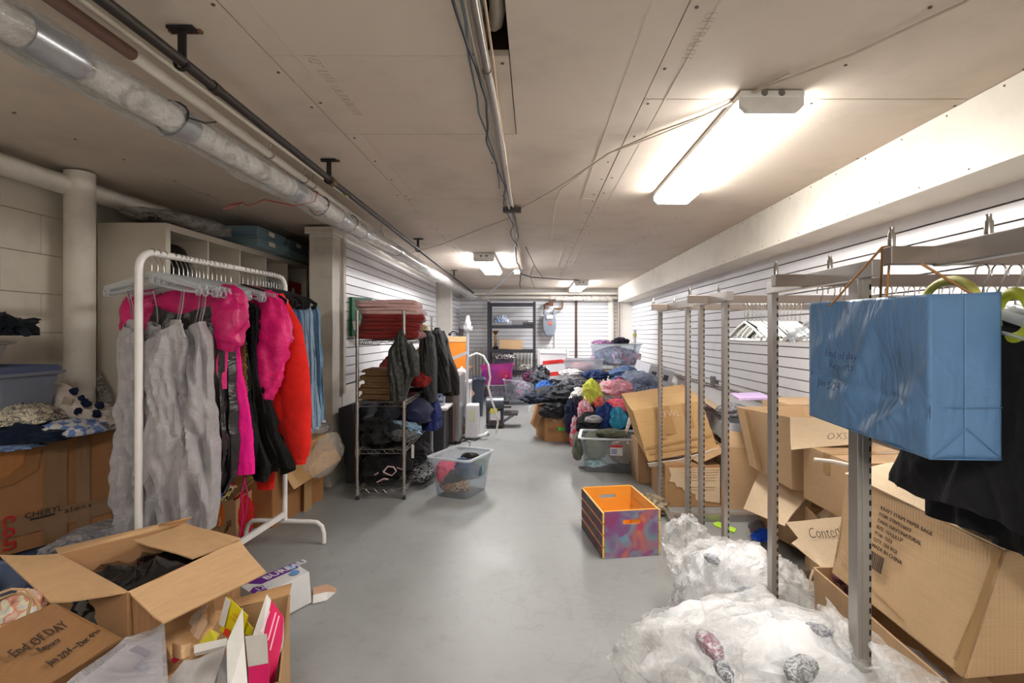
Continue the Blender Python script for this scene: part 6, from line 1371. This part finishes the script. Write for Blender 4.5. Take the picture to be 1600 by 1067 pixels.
szr = thing('size_ring', 'lime green size divider ring at the right edge beside the black clothes', 'size ring', (.975, 1.03, 1.2))
MB().tube([Vector((.965, 1.03+.037*math.cos(a), 1.235+.045*math.sin(a))) for a in [i*PI/12 for i in range(24)]], .012, 8, closed=True, flat=.6).build('ring', LIME, szr)
szs = thing('size_ring', 'pale yellow hanger foam piece above the blue bag', 'size ring', (.93, 1.14, 1.28))
MB().tube([Vector((.925, 1.14+.075*math.cos(a), 1.262+.055*math.sin(a))) for a in [PI*.05+i*PI/14 for i in range(13)]], .010, 8, flat=.7).build('ring', plain((216, 214, 110), .5), szs)
# ================= BLUE PAPER BAG =================
BB = (90, 128, 170)
m_, nt, b = base_mat('blue paper'); v = coord(nt); L = srgb(BB)
nt.links.new(ramp(nt, noise_tex(nt, v, 8, 3), [(.3, sc(L, .93)), (.7, sc(L, 1.05))]), b.inputs['Base Color'])
b.inputs['Roughness'].default_value = .38; bump(nt, b, noise_tex(nt, coord(nt, (1, 3.2, 1.1), (.5, 0, 0)), 5, 3, .5, 1.5), .35, .03); BPM = m_
n0, f0, r0 = Vector((.79, 1.02)), Vector((.765, 1.42)), Vector((.94, 1.03)); q0 = f0+(r0-n0)
def b3(p, z): return Vector((p[0], p[1], z))
bp = thing('paper_bag', 'large blue paper shopping bag hanging from the nearest rack', 'paper bag', ((n0.x+q0.x)/2, (n0.y+q0.y)/2, .945))
zt0, zb0 = 1.277, .945
def face_fn(a, b_, za, zb_, zc, zd, seed, amp):
    def fn(u, w):
        p = a.lerp(b_, u); z = (za*(1-u)+zb_*u)*(1-w)+(zc*(1-u)+zd*u)*w
        d = (b_-a).normalized(); n = Vector((d.y, -d.x))
        s = math.sin(PI*u)*(.25+.75*math.sin(PI*w))
        f = 1-2*abs(nz((u*3.0+w*1.6, w*1.3-u*.5, 0), 1.0, seed)); g = 1-2*abs(nz((u*5+w*3, w*2, 0), 1.0, seed+2))
        crease = .006*max(0, 1-abs(w-.62-.1*u)*22)
        p2 = p+n*(s*amp*(f+.4*g-.7)-crease*(1 if amp > .01 else .3))
        return Vector((p2.x, p2.y, z))
    return fn
fp = MB().grid(40, 40, face_fn(f0, n0, 1.283, 1.277, .972, .948, 4, .032)); fp.build('front_panel', BPM, bp, solid=.002)
MB().grid(20, 30, face_fn(n0, n0.lerp(r0, .5)+Vector((0, .004)), 1.277, 1.279, .948, .946, 5, .001)).grid(20, 30, face_fn(n0.lerp(r0, .5)+Vector((0, .004)), r0, 1.279, 1.283, .946, .944, 6, .001)).build('gusset', BPM, bp, solid=.002)
MB().grid(12, 12, face_fn(r0, q0, 1.283, 1.283, .944, .97, 7, .004)).grid(8, 8, face_fn(q0, f0, 1.283, 1.283, .97, .972, 8, .001)).build('back_panel', BPM, bp, solid=.002)
MB().slab([b3(n0, .948), b3(r0, .944), b3(q0, .97), b3(f0, .972)], .002).build('base', BPM, bp)
cz = .985; gm_ = n0.lerp(r0, .5)
MB().bar(b3(gm_, 1.05)+Vector((-.075, -.003, .0)), b3(gm_, 1.05)+Vector((.075, .002, .0)), .0012, .0015).bar(b3(gm_, 1.01)+Vector((0, -.004, 0)), b3(r0, .946)+Vector((0, -.002, 0)), .0012, .0012).bar(b3(gm_, 1.01)+Vector((0, -.004, 0)), b3(n0, .948)+Vector((0, -.002, 0)), .0012, .0012).build('crease', plain((84, 120, 160), .5), bp)
hook = Vector((.756, 1.10, ZT-.002))
TW = cardboard((170, 124, 78), .1, False)
for a, b_ in (((.775, 1.34), (.785, 1.14)), ((.90, 1.33), (.915, 1.05))):
    MB().tube([Vector((a[0], a[1], 1.27)), Vector((hook.x, hook.y+.01, hook.z+.003)), Vector((hook.x+.008, hook.y-.004, hook.z+.004)), Vector((b_[0], b_[1], 1.27))], .0028, 6).build('handle', TW, bp)
dn_ = (n0-f0).normalized()
text('End of day\n  Reports', .027, Vector((f0.x-.033, f0.y-.135, 1.14)), (dn_.x, dn_.y, -.04), (0, 0, 1), plain((52, 70, 110)), bp, 'handwriting', shear=.1, off=-.0004, jitter=.08)
text('Jan 5/24', .027, Vector((f0.x-.033, f0.y-.10, 1.065)), (dn_.x, dn_.y, -.06), (0, 0, 1), plain((52, 70, 110)), bp, 'handwriting', shear=.1, off=-.0004, jitter=.08)
# ================= CARTONS ON THE RIGHT =================
def hexbox(name, label, front, back, mat, cat='box', bevel=.004, parent=None):
    """front: TL TR BR BL, back likewise"""
    b = thing(name, label, cat, (sum(front, Vector())+sum(back, Vector()))/8)
    b.location.z = min(p.z for p in front+back)
    m = MB()
    F4, B4 = front, back
    for q in ([F4[0], F4[1], F4[2], F4[3]], [B4[1], B4[0], B4[3], B4[2]], [B4[0], F4[0], F4[3], B4[3]], [F4[1], B4[1], B4[2], F4[2]], [B4[0], B4[1], F4[1], F4[0]], [F4[3], F4[2], B4[2], B4[3]]):
        m.slab(q, .005, 6, .006, len(m.v) % 7)
    m.build('carton_body', mat, b); return b
CB = cardboard((203, 172, 136), .06); CB2 = cardboard((190, 157, 121), .06); CBL = cardboard((222, 198, 166), .05)
KBX = cardboard((200, 168, 130), .06)
# big printed carton
fr4 = [Vector((1.054, 1.72, .72)), Vector((1.105, 1.2, .688)), Vector((1.012, 1.2, .392)), Vector((1.016, 1.74, .385))]
bk4 = [Vector((1.52, 1.76, .80)), Vector((1.56, 1.22, .76)), Vector((1.46, 1.22, .42)), Vector((1.46, 1.76, .42))]
kb1 = hexbox('carton', 'big kraft carton printed with paper bag details and a barcode', fr4, bk4, KBX)
MB().slab([fr4[0]+Vector((-.004, .01, .004)), fr4[1]+Vector((-.004, 0, .006)), fr4[1]+Vector((.17, 0, .045)), fr4[0]+Vector((.17, 0, .045))], .005, 4, .004).build('flap', CBL, kb1)
ux = (fr4[1]-fr4[0]).normalized(); uy = (fr4[0]-fr4[3]).normalized(); un = ux.cross(uy); un = un if un.x < 0 else -un
def kq(u, w, d=.007): return fr4[0].lerp(fr4[1], u).lerp(fr4[3].lerp(fr4[2], u), w)+un*d
lns = ['KRAFT STRIPE PAPER BAGS', 'ITEM: STRPE16613', 'DARK NAVY/NATURAL', 'SIZE: 16X6X13"', 'PO#: 1553', 'QTY: 250 PCS', 'MADE IN CHINA']
for i, s in enumerate(lns): text(s, .0150, kq(.322-.001*i, .14+i*.060, .010), ux, uy, plain((70, 56, 46)), kb1, 'print', off=.0002)
m = MB(); x = .30; rb_ = random.Random(3)
while x < .42:
    w = rb_.choice((.003, .0045, .007)); a0 = kq(x, .54, .010); a1 = kq(x+w, .54, .010); m.slab([a0, a1, kq(x+w, .69, .010), kq(x, .69, .010)], .0006); x += w+rb_.choice((.003, .005))
m.build('barcode', plain((60, 50, 44)), kb1, kind='stuff')
MB().bar(kq(.05, .80, .004), kq(.62, .93, .004), .002, .002).bar(kq(.97, .30, .004), kq(.93, .93, .004), .002, .002).build('crease', cardboard((176, 142, 102), .06), kb1)
MB().slab([kq(.97, .02, .007), kq(1.0, .0, .009), kq(1.0, 1, .009), kq(.95, 1, .007)], .001).build('tape', TAPE, kb1)
# carton under it
b0r = [Vector((.985, 1.80, .375)), Vector((.975, 1.17, .375)), Vector((1.56, 1.15, .385)), Vector((1.56, 1.82, .385))]
b0b = [p*1-Vector((-.015, 0, p.z)) for p in b0r]
kb0 = open_box('open_carton', 'worn open carton under the printed one at lower right', b0r, b0b, CB2, flaps=[[b0r[1], b0r[2], b0r[2]+Vector((.02, -.14, -.02)), b0r[1]+Vector((.05, -.15, -.015))]], flapmat=CB)
MB().tube([Vector((.98, 1.795, .37)), Vector((.967, 1.79, .34)), Vector((.97, 1.80, .30))], .004, 6).build('torn_edge', CBL, kb0)
cloth('garment', 'purple and brown cloth tucked in the worn carton behind the post', patchy([(110, 70, 90), (150, 110, 90)], 12), (1.10, 1.76, .33), (.08, .03, .05), 61, 0, .2)
# contemporary carton on the floor
c4b = [Vector((1.335, 3.02, 0)), Vector((1.44, 2.61, 0)), Vector((1.80, 2.68, 0)), Vector((1.74, 3.05, 0))]
c4b = [Vector((1.335, 3.02, .05)), Vector((1.43, 2.64, .05)), Vector((1.80, 2.70, .05)), Vector((1.74, 3.06, .05))]
c4r = [p+Vector((0, 0, .33)) for p in c4b]
k4 = open_box('open_carton', 'open carton on the floor with two wide flaps folded out', c4r, c4b, CB2, flaps=[[c4r[1], c4r[0], P(1162, 795, 2.98), P(1226, 822, 2.55)]], flapmat=CBL)
k5b = [Vector((1.38, 2.60, 0)), Vector((1.34, 2.37, 0)), Vector((1.60, 2.08, 0)), Vector((1.66, 2.40, 0))]; k5r = [p+Vector((0, 0, .32)) for p in k5b]
k5 = open_box('open_carton', 'open carton with a handwritten flap beside the printed carton', k5r, k5b, CB2, flaps=[[P(1228, 816, 2.42), P(1320, 807, 2.08), P(1322, 935, 1.95), P(1281, 884, 2.12)], [P(1262, 815, 2.6), P(1294, 791, 2.5), P(1322, 808, 2.3), P(1318, 830, 2.3)], [P(1237, 849, 2.50), P(1252, 838, 2.50), P(1282, 872, 2.36), P(1281, 884, 2.32)]], flapmat=CBL)
p0, p1 = P(1262, 838, 2.27), P(1326, 829, 2.05)
text('Contempor', .062, p0+Vector((-.012, -.045, .004)), p1-p0, P(1262, 815, 2.27)-p0, INK, [q for q in kids(k5) if q.name.startswith('flap')][0], 'handwriting', off=-.0012, jitter=.06)
tag(MB().lump(PZ(1190, 838, .03), (.05, .05, .035), 5, 0, .4, 12).build('cloth_scrap', fabric((30, 80, 206), .7)), 'bright blue scrap on the floor against the carton', 'scrap')
tag(MB().lump(PZ(1184, 828, .05), (.05, .04, .05), 8, 0, .3, 12).build('cloth_scrap', fabric((110, 104, 110), .7)), 'grey scrap above the bright blue one by the carton', 'scrap')
# tilted box with flap, upper
b3f = [Vector((1.21, 3.05, .76)), Vector((1.29, 2.58, .775)), Vector((1.315, 2.60, .405)), Vector((1.275, 3.02, .42))]
b3b = [Vector((1.62, 3.08, .76)), Vector((1.74, 2.60, .78)), Vector((1.68, 2.60, .40)), Vector((1.66, 3.02, .42))]
k3 = open_box('open_carton', 'large open carton stacked above the others with a marked flap', [b3f[0], b3f[1], b3b[1], b3b[0]], [b3f[3], b3f[2], b3b[2], b3b[3]], CB, flaps=[[b3f[1], b3b[1], P(1352, 692, 2.40), P(1236, 703, 2.42)]], flapmat=CBL)
text('OXS X', .05, P(1291, 688, 2.425), P(1330, 684, 2.425)-P(1291, 688, 2.425), (0, -.3, 1), plain((110, 90, 76)), [q for q in kids(k3) if q.name.startswith('flap')][0], 'handwriting', off=-.001, jitter=.08)
MB().slab([b3f[0]+Vector((-.004, -.12, -.0)), b3f[0]+Vector((-.004, -.17, -.0)), b3f[3]+Vector((-.005, -.17, 0)), b3f[3]+Vector((-.005, -.12, 0))], .001).build('tape', TAPE, k3)
tag(MB().slab([Vector((1.25, 3.12, .795)), Vector((1.45, 3.12, .80)), Vector((1.5, 3.4, .80)), Vector((1.3, 3.4, .795))], .012).build('paper', plain((206, 180, 226), .4)), 'lilac edged paper lying behind the upper open carton', 'paper')
k6 = closed_box('carton', 'small carton behind the steel post with a rough torn corner', 1.49, 2.30, .405, .36, .36, .25, .06, CB2, tape=True)
closed_box('carton', 'carton low under the small torn one', 1.74, 2.28, 0, .22, .5, .40, .02, CB2, tape=False)
tag(MB().tube([P(1272, 718, 2.12), P(1300, 721, 2.10), P(1332, 728, 2.08)], .0085, 8).build('white_rod', plain((232, 226, 220), .4)), 'short white rod sticking out behind the steel post', 'rod')
closed_box('carton', 'carton far back against the right wall behind the flapped one', 1.70, 3.30, .40, .3, .36, .36, 0, CB, tape=False)
closed_box('carton', 'carton standing on the floor against the right wall', 1.70, 3.34, 0, .3, .4, .39, 0, CB2, tape=False)
# tall carton right of the torn one
k7b = [Vector((1.30, 3.50, 0)), Vector((1.545, 3.42, 0)), Vector((1.66, 3.86, 0)), Vector((1.34, 3.95, 0))]; k7r = [p+Vector((0, 0, .42)) for p in k7b]
k7 = open_box('open_carton', 'tall worn carton between the torn and the flapped cartons', k7r, k7b, CB2, flaps=[[k7r[0], k7r[1], k7r[1]+Vector((.0, .02, .10)), k7r[0]+Vector((-.01, .03, .11))]], flapmat=CB)
k8 = closed_box('carton', 'pale blue-grey flat box on the tall worn carton', 1.50, 3.72, .46, .34, .3, .12, -.05, plain((206, 214, 224), .5), tape=False, tilt=(.1, 0))
tag(MB().lump(Vector((1.42, 3.66, .64)), (.10, .1, .05), 15, 0, .4, 18, 3, .8).build('plastic_film', clear((190, 190, 196), .6, .08, wrinkle=1.0)), 'silvery crumpled film on the pale blue box', 'plastic film')
cloth('garment', 'white and lilac cloth between the taped carton and the pale blue box', patchy([(232, 226, 232), (206, 180, 190), (214, 196, 226)], 10), (1.35, 4.05, .52), (.14, .16, .12), 66, 0, .2)
closed_box('carton', 'carton under the white and lilac cloth', 1.36, 4.2, 0, .34, .4, .40, 0, CB2, tape=False)
# torn carton and big taped carton
k9 = closed_box('carton', 'low battered carton with its outer layer torn off', 1.10, 3.76, 0, .38, .46, .285, -.02, cardboard((176, 138, 98), .08))
m = MB(); outl = [(-.165, .27), (.185, .27), (.185, .03), (.02, .05), (.018, .09), (-.03, .10), (-.035, .115), (-.06, .11), (-.075, .135), (-.11, .14), (-.125, .17), (-.16, .175), (-.15, .22)]
m.slab([Vector((x, -.2335, z)) for x, z in outl], .004).build('torn_panel', CBL, k9, local=True)
m = MB()
for k in range(7): m.box((.04+.004*k, -.237, .26-.018*k-(.03 if k > 4 else 0)), (.28-.02*k, .003, .0016))
m.build('crease', cardboard((196, 160, 118), .06), k9, local=True, kind='stuff')
ff = [P(989, 642, 3.62), P(1096, 626, 3.62), P(1121, 700, 3.62), P(1013, 721, 3.62)]
off = Vector((-.01, .42, .07)); bkq = [p+off for p in ff]; bkq[3] = bkq[3]+Vector((0, 0, .03)); bkq[2] = bkq[2]+Vector((0, 0, .03))
kk = hexbox('carton', 'big tilted carton closed with strips of brown tape', ff, bkq, cardboard((206, 168, 118), .07))
def tq(u, w, d=.006): return ff[0].lerp(ff[1], u).lerp(ff[3].lerp(ff[2], u), w)-Vector((0, d, 0))
BT = plain((190, 150, 104), .25, var=.03)
for u0, u1, w1 in ((.30, .38, .62), (.38, .52, .55), (.70, .80, .5)): MB().slab([tq(u0, 0), tq(u1, 0), tq(u1-.02, w1), tq(u0-.02, w1)], .001).build('tape', BT, kk)
MB().slab([tq(.02, .72), tq(.98, .70), tq(.98, .74), tq(.02, .76)], .001).slab([tq(.05, .82), tq(.85, .86), tq(.85, .90), tq(.05, .87)], .001).build('tape', BT, kk)
text('FWL', .06, tq(.40, .22, .008), tq(.6, .22)-tq(.40, .22), ff[0]-ff[3], plain((240, 230, 214)), kk, 'handwriting', off=-.0015, jitter=.1)
MB().slab([bkq[1]+Vector((-.02, 0, .01)), ff[1]+Vector((0, .03, .005)), P(1137, 652, 3.7), P(1142, 645, 4.0)], .005).build('flap', CBL, kk)
MB().slab([P(1012, 724, 3.6), P(1060, 718, 3.6), P(1122, 700, 3.58), P(1124, 704, 3.6), P(1062, 724, 3.61), P(1014, 729, 3.61)], .008).build('crushed_edge', plain((214, 206, 196), .5), kk)
MB().slab([Vector((1.14, 3.52, .30)), Vector((1.34, 3.5, .40)), Vector((1.33, 3.62, .42)), Vector((1.10, 3.66, .32))], .005).build('flap', CB2, k9)
closed_box('carton', 'plain carton behind the battered one at the left of the racks', .98, 4.22, 0, .30, .28, .33, 0, CB2, tape=False)
cloth('garment', 'brown and olive cloth on the floor between crate and racks', patchy([(150, 136, 112), (120, 108, 90), (176, 160, 136)], 14), PZ(1012, 790, .03), (.10, .13, .055), 68, .5, .35)
tag(MB().slab([PZ(1114, 817, .006), PZ(1122, 815, .006), PZ(1150, 826, .006), PZ(1148, 832, .006), PZ(1136, 828, .006), PZ(1116, 821, .006)], .004).build('marker', plain((190, 240, 70), .5)), 'lime green plastic strip on the floor under the rack', 'strip')
# small floor litter
tag(MB().lathe(PZ(1247, 896, .002), [(.008, 0), (.008, .003)], 8).build('litter', plain((60, 60, 62))), 'dark speck of litter on the floor by the base bar', 'litter')
# ================= CLEAR BAGS ON THE FLOOR =================
def film_sack(label, c, s, seed, rot, wr, items=(), mat=None, fold=3.4, n=44):
    t = thing('plastic_bag', label, 'bag', (c[0], c[1], 0)); 
    MB().lump(c, s, seed, rot, wr, n, fold, .9).build('film', mat or FILM, t)
    MB().lump(Vector(c)-Vector((0, 0, .0)), (s[0]*.84, s[1]*.84, s[2]*.84), seed+40, rot, .16, 30, 3, .9).build('packing', FILL, t)
    return t
FILM = clear((255, 255, 255), .24, .10, key=51, wrinkle=1.0, wscale=7, wdist=.03)
FILL = patchy([(228, 228, 230), (238, 238, 240), (216, 218, 222), (240, 240, 242), (230, 230, 232)], 5, .6, .35, 3)
s1 = film_sack('tall puffed clear plastic sack behind the larger one', (.80, 2.08, .17), (.24, .20, .18), 505, .3, .22)
MB().lump((.66, 2.22, .27), (.10, .09, .13), 511, .2, .25, 24, 3, .9).build('film', FILM, s1)
MB().lump((.98, 2.00, .14), (.12, .11, .17), 512, .9, .25, 24, 3, .9).build('film', FILM, s1)
s2 = film_sack('small clear plastic sack at the left of the sacks', (.56, 1.98, .055), (.12, .09, .065), 507, .3, .3, fold=3)
s3 = film_sack('largest clear plastic sack nearest the camera at lower right', (.70, 1.46, .17), (.40, .25, .225), 509, -.28, .14)
MB().lump((.93, 1.20, .10), (.17, .13, .13), 513, -.6, .2, 26, 3, .9).build('film', FILM, s3)
MB().lump((.50, 1.40, .12), (.16, .16, .16), 514, .4, .2, 26, 3, .9).build('film', FILM, s3)
for i, (par, px, py, Y, r, c, w) in enumerate(((s1, 1112, 873, 1.93, .016, (130, 134, 146), 'navy'), (s1, 1172, 930, 1.84, .024, (90, 98, 110), 'dark'), (s1, 1186, 946, 1.82, .016, (110, 136, 150), 'teal'),
                                    (s3, 1108, 1008, 1.30, .022, (150, 104, 116), 'plum'), (s3, 1272, 985, 1.36, .018, (120, 118, 128), 'grey'), (s3, 1250, 1045, 1.20, .024, (110, 114, 112), 'charcoal'), (s3, 1132, 1050, 1.20, .016, (96, 100, 108), 'black'))):
    o = MB().lump(P(px, py, Y+.05), (r*1.2, r*2.2, r*1.0), 600+i, .4+i, .25, 14, 2, 1).build('packed_item', patchy([c, (214, 214, 218), c, (190, 192, 198)], 26, .6, .5), par)
    o['label'] = w+' item showing through the film'

def film_tail(par, pts, seed):
    Q = [P(*p) for p in pts]
    def fn(u, w):
        p = Q[0].lerp(Q[1], u).lerp(Q[3].lerp(Q[2], u), w)
        return p+Vector((.014*nz((u*4, w*3, 0), 1, seed), .03*nz((u*3, w*3, 5), 1, seed), .014*nz((u*3, w*4, 9), 1, seed)))
    MB().grid(16, 16, fn).build('film_tail', FILM2, par, solid=.0015)
FILM2 = clear((255, 255, 255), .26, .10, key=53, wrinkle=.8, wscale=14, wdist=.02)
film_tail(s1, [(1034, 848, 2.1), (1070, 862, 2.05), (1062, 900, 2.0), (1048, 890, 2.05)], 1)
film_tail(s1, [(1212, 858, 1.95), (1240, 884, 1.92), (1232, 915, 1.9), (1206, 900, 1.9)], 2)
film_tail(s1, [(1110, 838, 2.2), (1180, 850, 2.1), (1190, 880, 2.0), (1120, 870, 2.1)], 3)
film_tail(s2, [(1004, 962, 1.9), (1030, 950, 1.92), (1035, 985, 1.88), (1018, 990, 1.88)], 4)
film_tail(s3, [(1290, 935, 1.5), (1340, 985, 1.35), (1330, 1030, 1.3), (1270, 970, 1.45)], 5)
film_tail(s3, [(1370, 1005, 1.22), (1480, 1062, 1.1), (1460, 1085, 1.1), (1350, 1050, 1.2)], 6)
film_tail(s3, [(1090, 930, 1.6), (1200, 915, 1.62), (1230, 960, 1.5), (1100, 970, 1.5)], 7)
